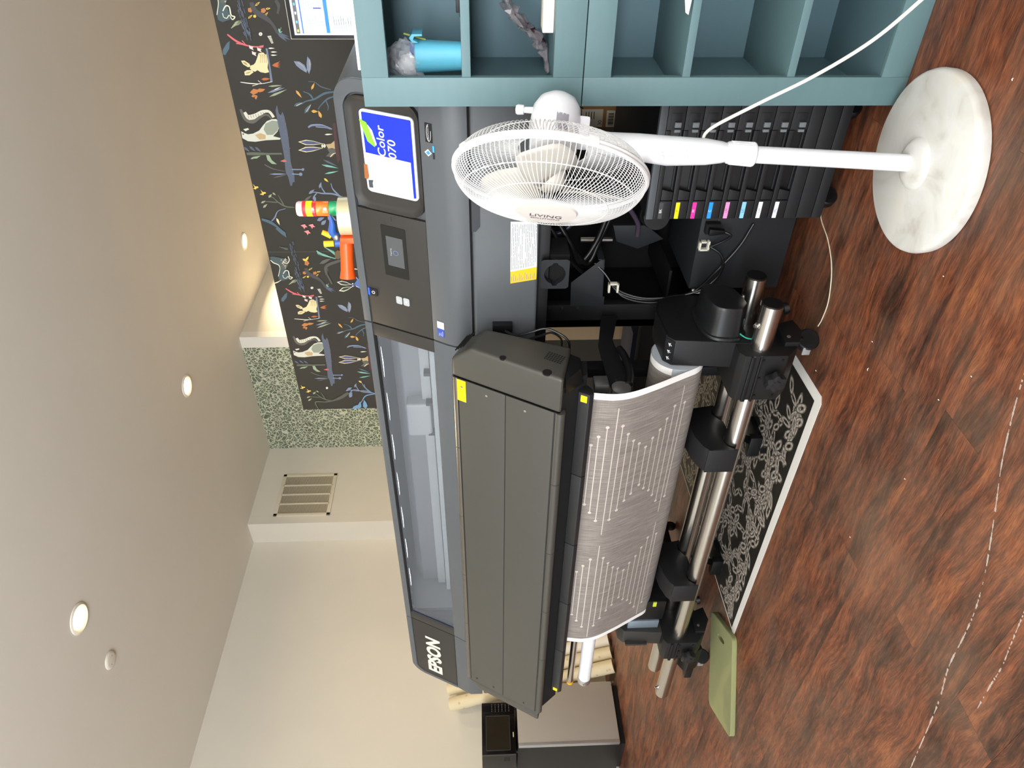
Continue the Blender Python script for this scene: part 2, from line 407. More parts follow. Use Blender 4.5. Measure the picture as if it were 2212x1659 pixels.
def rrect(x0, x1, z0, z1, r, n=6):
    return arc(x1-r, z1-r, r, 0, 90, n)+arc(x0+r, z1-r, r, 90, 180, n)+arc(x0+r, z0+r, r, 180, 270, n)+arc(x1-r, z0+r, r, 270, 360, n)
YB = 2.98
def cover(x0, x1, zr=None, side=None, r=.07):
    """front cover of one section, z 1.128 .. 1.513, x0 < x1"""
    zs = [1.128, 1.16, 1.19, 1.2, 1.215, 1.24, 1.263]
    rings = [[(x0, yf(z), z), (x1, yf(z), z), (x1, YB, z), (x0, YB, z)] for z in zs]
    zs2 = [1.2635, 1.36, 1.443]+[1.443+.07*math.sin(R(a)) for a in (15, 30, 45, 60, 75, 90)]
    for z in zs2:
        k = 0 if z <= 1.443 else r-math.sqrt(max(0, r*r-(z-1.443)**2))
        a, b = (x0+k if side == 'L' else x0), (x1-k if side == 'R' else x1)
        rings.append([(a, yf(z)+.014, z), (b, yf(z)+.014, z), (b, YB, z), (a, YB, z)])
    return G().loft(rings)
# right section
XR, XS1, XS2, XL = -.655, -1.494, -3.355, -3.872
ob('right_cover', cover(XS1, XR, side='R'), PG, prn, bevel=.004)
ob('right_lower_panel', G().box(XS1+.012, XR, 2.0, 2.6, .916, 1.122), PG, prn, bevel=.012, seg=3)
ob('panel_gap', G().box(XS1+.02, XR-.01, 2.006, 2.6, 1.115, 1.135), GAP, prn, smooth=False)
outer = [(XS1, 1.513)]+arc(XR-.07, 1.443, .07, 90, 0)+[(XR, 1.263)]
inner = [(-.690, 1.263)]+arc(-.745, 1.432, .055, 0, 90)+[(XS1, 1.487)]
ob('right_bezel', slab(outer+inner, -.013, .002), PG, prn, bevel=.0015)
ob('control_panel', slab([(XS1+.001, 1.264), (XS1+.001, 1.4845), (-1.052, 1.4845), (-1.052, 1.264)], -.0125, .0), PD, prn, bevel=.0008)
# poster tray: dished surround
def dish(x0, x1, z0, z1, r, ins, o0, o1):
    g = G(); a = rrect(x0, x1, z0, z1, r); n = len(a)
    rings = []
    for k in range(6):
        t = k/5; d = ins*t; off = o0+(o1-o0)*(math.sin(t*math.pi/2))
        rings.append([SP(x, z, off) for x, z in rrect(x0+d, x1-d, z0+d, z1-d, max(.012, r-d*.7))])
    g.loft(rings, cap=False); g.f.append(tuple(len(g.v)-n+i for i in range(n)))
    g.loft([[SP(x, z, -.013) for x, z in a], [SP(x, z, o0) for x, z in a]], cap=False)
    return g
ob('sign_tray', dish(-1.047, -.700, 1.265, 1.484, .045, .020, .001, -.011), PD, prn)
# name sign with rounded white border
sg = ob('model_sign', slab(rrect(-.992, -.739, 1.283, 1.444, .014), -.011, -.0065), mat('sign_white', 'e9eaec', .4), prn)
SB = mat('sign_blue', '0a2cc0', .4)
ob('blue_face', slab(rrect(-.984, -.747, 1.290, 1.437, .004), -.0068, -.0060), SB, sg, smooth=False)
eS = V((0, .508, 1)).normalized()
g = G(); text(g, 'SureColor', SP(-.779, 1.384, -.0058), (1, 0, 0), eS, .0385, shear=.06, align='RIGHT', bold=.0003)
text(g, 'R5070', SP(-.815, 1.352, -.0058), (1, 0, 0), eS, .0385, shear=.06, align='RIGHT', bold=.0003)
ob('sign_lettering', g, mat('letter_white', 'f2f3f5', .5), sg, smooth=False)
nt_ = ob('paper_note', slab([(-.985, 1.2975), (-.986, 1.441), (-.868, 1.4405), (-.872, 1.2985)], -.0055, -.0046), mat('note_paper', 'eef1f6', .7), sg, smooth=False)
PEN = mat('pencil_grey', 'a9adb6', .8)
g = G()
for s, x, z, sz in [('Email Support', -.975, 1.395, .011), ('1 562 276 1300', -.962, 1.383, .011), ('Days Support', -.978, 1.358, .011), ('Phone Extension', -.972, 1.345, .011), ('0718 656 4769', -.975, 1.332, .012)]:
    text(g, s, SP(x, z, -.0044), (1, 0, 0), eS, sz*.9, shear=.2, align='LEFT')
for i in range(16):
    x, z = random.uniform(-.905, -.876), random.uniform(1.375, 1.432)
    g.tube(spline([SP(x+random.uniform(-.008, .008), z+random.uniform(-.008, .008), -.0044) for _ in range(4)], 4), .0004, 4)
ob('pencil_writing', g, PEN, sg, smooth=False)
ob('note_logo', slab([(-.978, 1.424), (-.979, 1.4375), (-.963, 1.4375), (-.9545, 1.4375), (-.952, 1.421), (-.962, 1.4245)], -.0046, -.0043), mat('logo_charcoal', '3f444a', .6), sg, smooth=False)
ob('green_sticky_tab', slab([(-.770, 1.440), (-.776, 1.4235), (-.838, 1.4035), (-.846, 1.4045), (-.832, 1.4255), (-.771, 1.4445)], -.0055, -.0040), mat('tab_green', '7fc830', .6), sg, smooth=False)
ob('folded_paper_tab', slab([(-.782, 1.421), (-.797, 1.4085), (-.836, 1.3985), (-.842, 1.4015), (-.838, 1.4055)], -.0057, -.0048), mat('note_paper', 'eef1f6', .7), sg, smooth=False)
ob('amber_tape', slab([(-.905, 1.4455), (-.905, 1.4350), (-.942, 1.4335), (-.952, 1.4375), (-.951, 1.4480)], -.0062, -.0030), mat('amber_tape', '9a5f35', .25), sg, smooth=False)
# touch screen and keys on the control panel
scr = ob('touch_screen', slab(rrect(-1.278, -1.0945, 1.332, 1.412, .003), .0, .0015), mat('screen_bezel', '121311', .15, spec=.6), prn)
ob('display', slab(rrect(-1.238, -1.131, 1.343, 1.398, .001), .0014, .0018), mat('screen_face', '4a4d4f', .2, emit=.05, ecol='6a6e72'), scr, smooth=False)
g = G(); ring = [SP(-1.187+.008*math.cos(t), 1.369+.008*math.sin(t), .0021) for t in (2*math.pi*i/24 for i in range(24))]
g.tube(ring+[ring[0]], .0008, 5); ob('status_ring', g, mat('ring_blue', '6d7fae', .4), scr)
g = G(); text(g, 'Preparing', SP(-1.187, 1.385, .0020), (1, 0, 0), eS, .007); ob('screen_text', g, mat('screen_text', 'b8bcc0', .5), scr, smooth=False)
for k in range(3): ob('indicator_hole', G().cyl(SP(-1.063-.0055*k, 1.374, -.001), SP(-1.063-.0055*k, 1.374, .0006), .0014, 10), GAP, prn)
pw_ = ob('power_button', slab(rrect(-1.379, -1.349, 1.450, 1.4838, .006), .0, .0022), BK, prn, bevel=.0006)
ob('power_led', slab([(-1.378, 1.4775), (-1.378, 1.4825), (-1.350, 1.4825), (-1.350, 1.4775)], .002, .0032), mat('led_blue', '1840ff', .3, emit=3.5, ecol='1a3cff'), pw_, smooth=False)
g = G(); ring = [SP(-1.364+.005*math.cos(t), 1.464+.005*math.sin(t), .0028) for t in (2*math.pi*i/16 for i in range(16))]
g.tube(ring+[ring[0]], .0009, 5); ob('power_symbol', g, mat('symbol_white', 'e6e8ea', .5), pw_)
KEY = mat('key_grey', 'a3a7a9', .4)
for zz, sym in ((1.3735, 'L'), (1.3485, '4')):
    k = ob('feed_key', slab(rrect(-1.383, -1.3535, zz-.0105, zz+.0105, .005), .0, .0026), KEY, prn, bevel=.0007)
    g = G(); text(g, sym, SP(-1.368, zz, .0030), (1, 0, 0), eS, .012); ob('key_symbol', g, mat('symbol_white', 'e6e8ea', .5), k, smooth=False)
# stickers on the curved front below the panel
def FP(x, z, off=0.0): return V((x, yf(z)-off, z))
def sticker(name, x0, x1, z0, z1, m, off=.0012, parent=prn):
    g = G(); zs = sorted(set([z0, z1]+[q for q in (1.19, 1.2, 1.215, 1.24, 1.263) if z0 < q < z1]))
    g.loft([[FP(x0, z, off), FP(x1, z, off), FP(x1, z, -.001), FP(x0, z, -.001)] for z in zs])
    return ob(name, g, m, parent, smooth=False)
b1 = sticker('ink_badge', -.796, -.741, 1.226, 1.247, mat('badge_black', '101112', .4))
g = G(); e2 = (FP(0, 1.247)-FP(0, 1.226)).normalized()
text(g, 'UltraChrome RS', FP(-.7685, 1.238, .0016), (1, 0, 0), e2, .0062, shear=.2)
ring = [FP(-.7685+.024*math.cos(t), 1.2365+.006*math.sin(t), .0018) for t in (2*math.pi*i/24 for i in range(20))]
g.tube(ring, .0007, 4); ob('badge_lettering', g, mat('letter_silver', 'd5d8dc', .4), b1, smooth=False)
b2 = ob('diamond_badge', G().extrude([FP(-.8265+dx, 1.241+dz, .0004+.0) for dx, dz in ((0, .011), (.011, 0), (0, -.011), (-.011, 0))], (0, -.0012, 0)), mat('badge_silver', 'c3c6c8', .35, .3), prn, smooth=False)
ob('diamond_core', G().extrude([FP(-.8265+dx, 1.241+dz, .0016) for dx, dz in ((0, .006), (.006, 0), (0, -.006), (-.006, 0))], (0, -.0008, 0)), mat('core_blue', '3a86c8', .3), b2, smooth=False)
b3 = sticker('strip_badge', -.842, -.803, 1.222, 1.228, mat('badge_dark', '202326', .4))
sticker('strip_badge_blue', -.822, -.803, 1.2225, 1.2275, mat('badge_blue', '3fa0d8', .4), .0016, b3)
q1 = sticker('service_sticker', -1.470, -1.409, 1.224, 1.247, mat('sticker_blue', '2c469c', .5))
sticker('sticker_white_part', -1.4365, -1.409, 1.224, 1.247, mat('sticker_white', 'dfe0e2', .6), .0015, q1)
g = G()
for z in (1.241, 1.2355, 1.230): text(g, {1.241: 'Scan', 1.2355: 'video', 1.230: 'Support'}[z], FP(-1.4665, z, .0018), (1, 0, 0), (0, 0, 1), .0062, align='LEFT')
ob('sticker_lettering', g, mat('letter_white', 'f2f3f5', .5), q1, smooth=False)
# warning label on the lower panel
wlb = ob('warning_label', G().extrude([(-1.03, 1.9995, 1.005), (-1.204, 1.9995, 1.004), (-1.186, 1.9995, .921), (-1.03, 1.9995, .925)], (0, -.0006, 0)), mat('label_paper', 'dfe2e6', .6), prn, smooth=False)
ob('yellow_strip', G().extrude([(-1.2038, 1.9995, 1.004), (-1.2465, 1.9995, 1.0035), (-1.2320, 1.9995, .921), (-1.1858, 1.9995, .921)], (0, -.0007, 0)), mat('label_yellow', 'e9b31c', .6), wlb, smooth=False)
INKT = mat('label_ink', '83878c', .8)
g = G()
for i in range(15):
    z = 1.0005-i*.0053; x = -1.1975+i*.0011
    while x < -1.04:
        l = random.choice((.02, .035, .05, .012)); l = min(l, -1.036-x)
        if l > .004 and random.random() < .93: g.box(x, x+l-.002, 1.9988, 1.99886, z-.0011, z+.0009)
        x += l
for i in range(13):
    z = .999-i*.0059; x = -1.241+i*.0011
    g.box(x, x+random.choice((.01, .02, .027)), 1.9987, 1.99876, z-.0010, z+.0010)
o = ob('label_print', g, INKT, wlb, smooth=False); o['kind'] = 'stuff'
# handle recess on the lower panel seam and connector at its left end
ob('handle_recess', G().extrude([(-.93, 1.998, 1.122), (-.93, 1.998, 1.097), (-1.045, 1.998, 1.097), (-1.062, 1.998, 1.110), (-1.062, 1.998, 1.122)], (0, .02, 0)), mat('recess_dark', '23262b', .45), prn)
cn = ob('cable_connector', G().box(-1.432, -1.392, 1.975, 2.0, .996, 1.062), BK, prn, bevel=.003)
for z in (1.003, 1.055): ob('screw', G().cyl((-1.43, 1.975, z), (-1.43, 1.972, z), .004, 10), CHR, cn)
# middle section with the long window
XW0, XW1 = -1.552, -3.296
g = G()
rings = [[(XS2+.004, yf(z), z), (XS1-.006, yf(z), z), (XS1-.006, yf(z)+.03, z), (XS2+.004, yf(z)+.03, z)] for z in (1.14, 1.16, 1.19, 1.2, 1.215, 1.24, 1.2635)]
ob('window_lower_cover', g.loft(rings), PG, prn, bevel=.003)
ob('window_top_rail', slab([(XS2+.004, 1.487), (XS2+.004, 1.513), (XS1-.006, 1.513), (XS1-.006, 1.487)], -.03, .002), PG, prn, bevel=.002)
ob('window_side_rail', slab([(XW0, 1.264), (XW0, 1.4855), (XS1-.006, 1.4855), (XS1-.006, 1.264)], -.03, 0), PD, prn, bevel=.0015)
ob('window_side_rail', slab([(XS2+.004, 1.264), (XS2+.004, 1.4855), (XW1, 1.4855), (XW1, 1.264)], -.03, 0), PD, prn, bevel=.0015)
ob('window_gasket', slab([(XW1, 1.478), (XW1, 1.4865), (XW0, 1.4865), (XW0, 1.478)], -.02, -.0005), GAP, prn, smooth=False)
ob('window_gasket', slab([(XW1-.0, 1.266), (XW1, 1.486), (XW1+.012, 1.486), (XW1+.012, 1.266)], -.016, -.0008), mat('gasket_navy', '1d2233', .5), prn, smooth=False)
glass = mat('window_glass', '9aa0a8', 0.04, alpha=.13, spec=.6)
ob('window_pane', slab([(XW1, 1.264), (XW1, 1.480), (XW0, 1.480), (XW0, 1.264)], -.008, -.005), glass, prn, smooth=False)
# inside the printer behind the window
INT = mat('interior_grey', '6b6e72', .35); INL = mat('interior_light', '8e9396', .4); INW = mat('interior_white', 'cfd4d6', .5); IND = mat('interior_dark', '35373a', .5)
ob('interior_back', G().box(XS2+.01, XS1-.01, 2.62, 2.64, 1.13, 1.50), IND, prn, smooth=False)
ob('interior_top', G().box(XS2+.01, XS1-.01, 2.20, 2.62, 1.497, 1.510), IND, prn, smooth=False)
ob('interior_side', G().box(XS1-.03, XS1-.008, 2.19, 2.62, 1.14, 1.50), IND, prn, smooth=False)
ob('interior_side', G().box(XS2+.006, XS2+.03, 2.19, 2.62, 1.14, 1.50), INT, prn, smooth=False)
ob('carriage_rail', G().prism_x([(2.36, 1.345), (2.36, 1.43), (2.40, 1.465), (2.60, 1.465), (2.60, 1.345)], XS2+.04, XS1-.04), INT, prn, bevel=.006)
ob('rail_cover', G().box(XS2+.04, XS1-.04, 2.335, 2.37, 1.312, 1.352), INL, prn, bevel=.004)
ob('platen', G().prism_x([(2.065, 1.235), (2.30, 1.285), (2.58, 1.285), (2.58, 1.15), (2.065, 1.15)], XS2+.035, XS1-.035), INW, prn, bevel=.003)
ob('platen_guide', G().box(XS2+.05, XS1-.05, 2.285, 2.305, 1.285, 1.305), INL, prn, bevel=.002)
for k, x in enumerate((-1.72, -1.86, -2.02, -2.19)):
    g = G(); g.box(x-.008, x+.008, 2.30, 2.335, 1.30, 1.335); ob('media_clamp', g, BK, prn, bevel=.003)
ob('print_carriage', G().box(-2.2, -2.02, 2.30, 2.40, 1.315, 1.42), INL, prn, bevel=.012, seg=3)
LED = mat('inner_led', 'f4f8ff', .3, emit=6.0, ecol='e6f0ff')
for k in range(7):
    x0 = -1.66-k*.232
    g = G(); g.loft([[V((x0-.2*t, 2.262+.0*t, 1.488))+V((0, q[0]*s, q[1]*s)) for q in ((-1, 0), (0, -1), (1, 0), (0, 1))] for t, s in ((0, .0008), (.15, .004), (.5, .006), (.85, .004), (1, .0008))])
    ob('inner_light', g, LED, prn)
# mid-lower: dark structure behind the heater
ob('lower_front_beam', G().box(XS2+.01, XS1-.02, 2.03, 2.2, .92, 1.135), BKM, prn, bevel=.006)
# left section with the maker's name
ob('left_cover', cover(XL, XS2, side='L'), PG, prn, bevel=.004)
outer = [(XS2, 1.513)]+arc(XL+.07, 1.443, .07, 90, 180)+[(XL, 1.263)]
inner = [(-3.852, 1.263)]+arc(-3.797, 1.432, .055, 180, 90)+[(XS2, 1.487)]
ob('left_bezel', slab(outer+inner, -.013, .002), PG, prn, bevel=.0015)
ob('left_badge_panel', slab([(-3.850, 1.276)]+arc(-3.799, 1.434, .051, 180, 90)+[(XS2-.001, 1.485), (XS2-.001, 1.265), (-3.842, 1.265)], -.0125, 0), PD, prn, bevel=.0008)
g = G(); text(g, 'EPSON', SP(-3.638, 1.378, .002), (1, 0, 0), eS, .112, bold=.0052, thick=0)
g.v = [tuple(SP(-3.638, 1.378, 0) + (V(p)-SP(-3.638, 1.378, 0))*1.0) for p in g.v]
ob('maker_lettering', g, mat('maker_silver', 'd9d9d2', .35, .2), prn, smooth=False)
ob('left_lower_panel', G().prism_x([(2.0, 1.122), (2.0, .95), (2.06, .90), (2.6, .90), (2.6, 1.122)], XL, XS2), PG, prn, bevel=.010, seg=3)
# rear body
ob('rear_housing', G().box(XL+.02, XR-.02, 2.645, YB, .90, 1.505), BKM, prn, bevel=.02)
ob('base_tray', G().box(XL+.05, XR-.05, 2.06, YB-.03, .875, .913), BKM, prn, bevel=.004)
# ---------------------------------------------------------------- heater / dryer in front of the platen
def DP(x, z, off=0.0):      # point on the dryer's sloping front, off = outwards
    n = V((0, -1, .591)).normalized()
    return V((x, 1.812+.591*(z-1.135), z)) + n*off
nD = V((0, -1, .591)).normalized()
XD0, XD1 = -1.364, -3.470
d_, b_, c_, e_ = (1.65, .861), (1.812, 1.135), (1.918, 1.079), (1.814, .819)
a_, a2 = (1.849, 1.198), (1.955, 1.146)
def dsec(x, top): return [(x, *d_), (x, *( b_ if top == 0 else a_)), (x, *(c_ if top == 0 else a2)), (x, *e_)]
def mixsec(x, t):
    A = dsec(x, 0); B = dsec(x, 1)
    return [tuple(V(A[i])*(1-t)+V(B[i])*t) for i in range(4)]
ob('dryer_body', G().loft([dsec(-1.50, 1), dsec(-3.402, 1)]), BK, prn, bevel=.008)
ob('dryer_end_cap', G().loft([mixsec(XD0, 0), mixsec(-1.428, 1), mixsec(-1.4985, 1)]), DRY, prn, bevel=.013, seg=3)
ob('dryer_end_cap', G().loft([mixsec(-3.4035, 1), mixsec(-3.43, .8), mixsec(XD1, 0)]), DRY, prn, bevel=.013, seg=3)
def dplate(name, z0, z1, x0, x1, o0, o1, m, bev=.0012):
    g = G().extrude([DP(x0, z0, o0), DP(x0, z1, o0), DP(x1, z1, o0), DP(x1, z0, o0)], nD*(o1-o0))
    return ob(name, g, m, prn, bevel=bev)
up = dplate('dryer_upper_plate', 1.0272, 1.176, -3.402, -1.5005, -.002, .0016, DRY)
lo = dplate('dryer_lower_plate', .880, 1.0248, -3.402, -1.5005, -.002, .0016, DRY)
for x, z in ((-1.53, 1.165), (-1.53, 1.085), (-1.535, .965)): ob('screw', G().cyl(DP(x, z, .001), DP(x, z, .0036), .0045, 10), CHR, up if z > 1.02 else lo)
for x, z in ((-3.37, 1.15), (-3.37, 1.07), (-3.37, .93)): ob('screw', G().cyl(DP(x, z, .001), DP(x, z, .0036), .0045, 10), mat('screw_dark', '55524c', .4, .8), up if z > 1.02 else lo)
segx = [-1.5005, -1.82, -2.19, -2.565, -2.925, -3.40]
for i in range(5):
    x1, x0 = segx[i]-.001, segx[i+1]+.001
    ob('dryer_top_trim', G().tube([DP(x0, 1.188, -.012), DP(x1, 1.188, -.012)], .0145, 14), mat('trim_satin', '6a645b', .25, .55), prn)
    ob('dryer_bottom_trim', G().tube([DP(x0, .868, -.014), DP(x1, .868, -.014)], .0165, 14), DRY, prn)
# slots in the right chamfer, fixing holes and vent on the right end of the dryer
g = G()
A0, B0, C0 = V((XD0-.052, 1.846, 1.188)), V((XD0-.006, 1.818, 1.141)), V((XD0-.006, 1.91, 1.095)); A2 = A0+(C0-B0)
for k in range(4):
    t = .2+.17*k; p, q = A0+(B0-A0)*t, A2+(C0-B0)*0+(B0-A0)*t
    nrm = (B0-A0).cross(C0-B0).normalized(); nrm = nrm if nrm.x > 0 else -nrm
    g.tube([p+(A2-A0)*.08+nrm*.012, p+(A2-A0)*.9+nrm*.012], .0022, 6)
ob('vent_slots', g, GAP, prn)
ob('fixing_hole', G().cyl((XD0+.0006, 1.765, 1.035), (XD0-.004, 1.765, 1.035), .0105, 16), GAP, prn)
ob('fixing_hole', G().cyl((XD0+.0006, 1.690, .905), (XD0-.004, 1.690, .905), .0145, 18), GAP, prn)
g = G(); vy = V((0, 1, -.591)).normalized(); vz = V((0, .591, 1)).normalized()
for i in range(7):
    for j in range(5):
        p = V((XD0+.0004, 1.728, .862)) + vz*(.0085*i) + vy*(.0085*j)
        q = [p, p+vz*.006, p+vz*.006+vy*.006, p+vy*.006]; g.poly(q)
ob('vent_grid', g, GAP, prn, smooth=False)
# dark skirt and grille under the dryer
ob('dryer_skirt', G().prism_x([(1.668, .858), (1.80, .825), (1.80, .770), (1.735, .775)], -3.39, -1.41), GAP, prn)
g = G()
for k in range(150):
    x = -1.45-k*.0128; g.add([(x, 1.676, .852), (x-.006, 1.676, .852), (x-.006, 1.722, .795), (x, 1.722, .795)], [(0, 1, 2, 3)])
o = ob('skirt_grille', g, mat('grille_charcoal', '35332f', .5), prn, smooth=False); o['kind'] = 'stuff'
ob('skirt_corner', G().loft([[(XD0-.012, y, z) for y, z in ((1.665, .850), (1.70, .86), (1.80, .83), (1.775, .795), (1.72, .80))], [(XD0-.07, y, z) for y, z in ((1.665, .850), (1.70, .86), (1.80, .83), (1.775, .785), (1.72, .785))]]), BK, prn, bevel=.006)
LIP = mat('lip_dark_grey', '1e1f21', .42, bump=.04, bscale=700)
lips = [-1.452, -1.818, -2.188, -2.566, -2.924, -3.275]
for i in range(5):
    x1, x0 = lips[i]-.0015, lips[i+1]+.0015
    g = G().prism_x([(1.690, .757), (1.684, .772), (1.702, .803), (1.735, .803), (1.735, .772), (1.712, .757)], x0, x1)
    lp = ob('media_lip', g, LIP, prn, bevel=.002)
    if i == 0: ob('caution_sticker', G().extrude([(-1.462, 1.6885, .7770), (-1.462, 1.698, .7955), (-1.488, 1.698, .7955), (-1.488, 1.6885, .7770)], (0, -.0014, .0008)), YEL, lp, smooth=False)
    if i == 4: ob('caution_sticker', G().extrude([(-3.245, 1.6885, .7770), (-3.245, 1.698, .7955), (-3.268, 1.698, .7955), (-3.268, 1.6885, .7770)], (0, -.0014, .0008)), YEL, lp, smooth=False)
wy = ob('caution_sticker', G().extrude([DP(-1.503, 1.152, .0016), DP(-1.503, 1.180, .0016), DP(-1.592, 1.180, .0016), DP(-1.592, 1.152, .0016)], nD*.0008), YEL, prn, smooth=False)
g = G(); SYM = mat('sticker_print', 'b08a00', .7)
tri = [DP(-1.509, 1.1585, .0027), DP(-1.516, 1.1735, .0027), DP(-1.523, 1.1585, .0027)]; g.tube(tri+[tri[0]], .0006, 4)
ring = [DP(-1.534+.0065*math.cos(t), 1.166+.0065*math.sin(t), .0027) for t in (2*math.pi*i/16 for i in range(17))]; g.tube(ring, .0006, 4)
for z in (1.160, 1.1635, 1.167, 1.1705): g.tube([DP(-1.547, z, .0026), DP(-1.584, z, .0026)], .0005, 4)
ob('sticker_print', g, SYM, wy)
# cables looping down beside the dryer
CAB = mat('cable_black', '0d0e10', .35)
for pts, r in [([(-1.412, 1.972, 1.02), (-1.418, 1.955, .985), (-1.405, 1.95, .94), (-1.39, 1.95, .89), (-1.40, 1.935, .845), (-1.42, 1.92, .815), (-1.45, 1.91, .81)], .004),
               ([(-1.43, 1.95, .94), (-1.415, 1.945, .905), (-1.40, 1.94, .87), (-1.415, 1.93, .84), (-1.44, 1.92, .835)], .0035)]:
    ob('dryer_cable', G().tube(spline(pts, 8), r, 8), CAB, prn)

# ---------------------------------------------------------------- ink supply unit with eight drawers
XI0, XI1 = -1.027, -.662
iu = ob('ink_unit', G().box(XI0, XI1, 2.014, 2.66, .057, .597), BK, prn, bevel=.004)
ob('ink_top_strip', G().box(XI0, XI1, 1.999, 2.02, .575, .596), mat('strip_grey', '4d5155', .45), prn, bevel=.002)
IDK = mat('ink_drawer_black', '141518', .45, bump=.04, bscale=700); IDL = mat('ink_drawer_side', '1a1c1f', .45, bump=.04, bscale=700)
TAB = mat('latch_grey', '6f7477', .45)
inks = [('BK', '3a3d40', 'e8e8e8', 'black'), ('Y', 'f4e000', '7a7000', 'yellow'), ('M', 'ff2fa0', 'ffe6f4', 'magenta'), ('C', '1f8fe6', 'dff0ff', 'cyan'),
        ('LM', 'f08fc8', '8a4f72', 'light magenta'), ('LC', '86c4f2', '35597a', 'light cyan'), ('OP', 'eef0f0', '8a8a8a', 'white'), ('ML', 'dfe6ee', '8f959c', 'pale grey')]
for k, (s, col, tcol, nm) in enumerate(inks):
    zt = .574-k*.0485 - .0005; zb = zt-.0475
    zl = .5555-k*.0503*.9965
    zt, zb = zl+.0185, zl-.0300
    g = G()
    g.box(XI0+.0015, -.756, 1.999, 2.02, zt-.014, zt)            # rail along the drawer
    g.box(XI0+.0015, -.968, 1.999, 2.02, zb, zt-.0145)           # label block
    g.box(-.935, -.756, 2.007, 2.02, zb, zb+.006)
    g.extrude([(-.966, 2.0005, zb), (-.966, 2.0005, zt-.0155), (-.932, 2.0005, zt-.0155), (-.940, 2.0005, zb)], (0, .015, 0))
    dr = ob('ink_drawer', g, IDK, prn, bevel=.0012)
    dr['label'] = f'ink drawer with {nm} label'
    g = G(); g.box(-.7545, XI1, 1.9985, 2.02, zb, zt); ob('drawer_cap', g, IDL, dr, bevel=.0015)
    g = G(); g.box(-.745, -.706, 1.9972, 1.9988, zb+.009, zt-.010); ob('cap_relief', g, IDK, dr, bevel=.0008)
    ob('latch', G().box(-.7445, -.7305, 1.990, 1.9982, zl-.020, zl-.002), TAB, dr, bevel=.0012)
    ob('latch', G().box(-.7585, -.7508, 1.992, 2.0, zl-.020, zl-.003), TAB, dr, bevel=.001)
    lb = ob('color_label', G().box(XI0+.003, -.9715, 1.9975, 1.9995, zl-.0060, zl+.0060), mat('ink_'+s, col, .5), dr, smooth=False)
    g = G(); text(g, s, (-.999, 1.9972, zl), (1, 0, 0), (0, 0, 1), .011); ob('label_letters', g, mat('inkt_'+s, tcol, .6), dr, smooth=False)
for z0, z1 in ((.137, .1735), (.0895, .1355), (.058, .088)):
    ob('ink_base_panel', G().box(XI0+.001, XI1, 1.999, 2.02, z0, z1), IDL, prn, bevel=.002)
RUB = mat('caster_rubber', '0c0d10', .5)
def caster(parent, x, y, r=.034, w=.03, ang=0.0, hub=None):
    d = V((math.cos(ang), math.sin(ang), 0))
    c = V((x, y, r))
    wh = ob('caster_wheel', G().lathe([(-w/2, r*.62), (-w/2, r*.9), (-w/2+.004, r), (w/2-.004, r), (w/2, r*.9), (w/2, r*.62)], c, d, 26), RUB, parent)
    ob('caster_hub', G().lathe([(-w/2-.001, r*.6), (w/2+.001, r*.6)], c, d, 20), hub or BK, wh)
    ob('caster_fork', G().box(x-.02, x+.02, y-.016, y+.016, r*1.55, r*2.2), BK, wh, bevel=.004)
    return wh
caster(prn, -.985, 2.058, .032, .03, R(-35)); caster(prn, -.72, 2.075, .03, .03, R(-35)); caster(prn, -.985, 2.6, .032); caster(prn, -.72, 2.6, .032)
# ---------------------------------------------------------------- stand: side box, leg, brackets
ob('stand_side_box', G().box(-1.372, -1.035, 2.152, 2.50, .058, .372), SLATE, prn, bevel=.003)
for x in (-1.33, -1.08): ob('stand_foot', G().lathe([(0, .022), (.012, .024), (.02, .012), (.06, .012)], (x, 2.32, 0), (0, 0, 1), 16), BK, prn)
cn = ob('serial_connector', G().box(-1.15, -1.112, 2.128, 2.152, .312, .360), GAP, prn, bevel=.003)
ob('connector_plug', G().loft([[(-1.146, 2.13, .352), (-1.122, 2.13, .352), (-1.122, 2.11, .352), (-1.146, 2.11, .352)], [(-1.140, 2.13, .300), (-1.128, 2.13, .300), (-1.128, 2.112, .300), (-1.140, 2.112, .300)]]), BK, cn, bevel=.002)
for z in (.308, .322): ob('screw', G().cyl((-1.153 if z < .315 else -1.108, 2.151, .318), (-1.153 if z < .315 else -1.108, 2.147, .318), .004, 10), CHR, cn)
CLIP = mat('cable_clip_white', 'd9d6c8', .5)
ob('cable_clip', G().box(-1.215, -1.18, 2.135, 2.152, .333, .340).box(-1.215, -1.18, 2.135, 2.152, .362, .369).box(-1.215, -1.209, 2.135, 2.152, .333, .369).box(-1.186, -1.18, 2.135, 2.152, .345, .369), CLIP, prn, bevel=.0015)
ob('cable_tie', G().box(-1.372, -1.358, 2.118, 2.128, .338, .368), CLIP, prn, bevel=.001)
for pts, r in [([(-1.134, 2.118, .302), (-1.145, 2.11, .28), (-1.17, 2.12, .30), (-1.195, 2.13, .335)], .0045),
               ([(-1.195, 2.13, .335), (-1.215, 2.115, .30), (-1.255, 2.105, .285), (-1.31, 2.11, .30), (-1.36, 2.115, .352), (-1.385, 2.12, .44), (-1.395, 2.13, .53), (-1.385, 2.15, .60), (-1.365, 2.165, .635)], .0045),
               ([(-1.12, 2.145, .20), (-1.2, 2.135, .235), (-1.29, 2.125, .30), (-1.362, 2.12, .362), (-1.395, 2.13, .45), (-1.405, 2.14, .54), (-1.39, 2.155, .61), (-1.36, 2.17, .645)], .0045),
               ([(-1.36, 2.12, .345), (-1.40, 2.125, .43), (-1.415, 2.135, .52), (-1.40, 2.15, .60), (-1.36, 2.17, .64), (-1.33, 2.19, .665), (-1.30, 2.21, .70)], .004)]:
    ob('stand_cable', G().tube(spline(pts, 8), r, 8), CAB, prn)
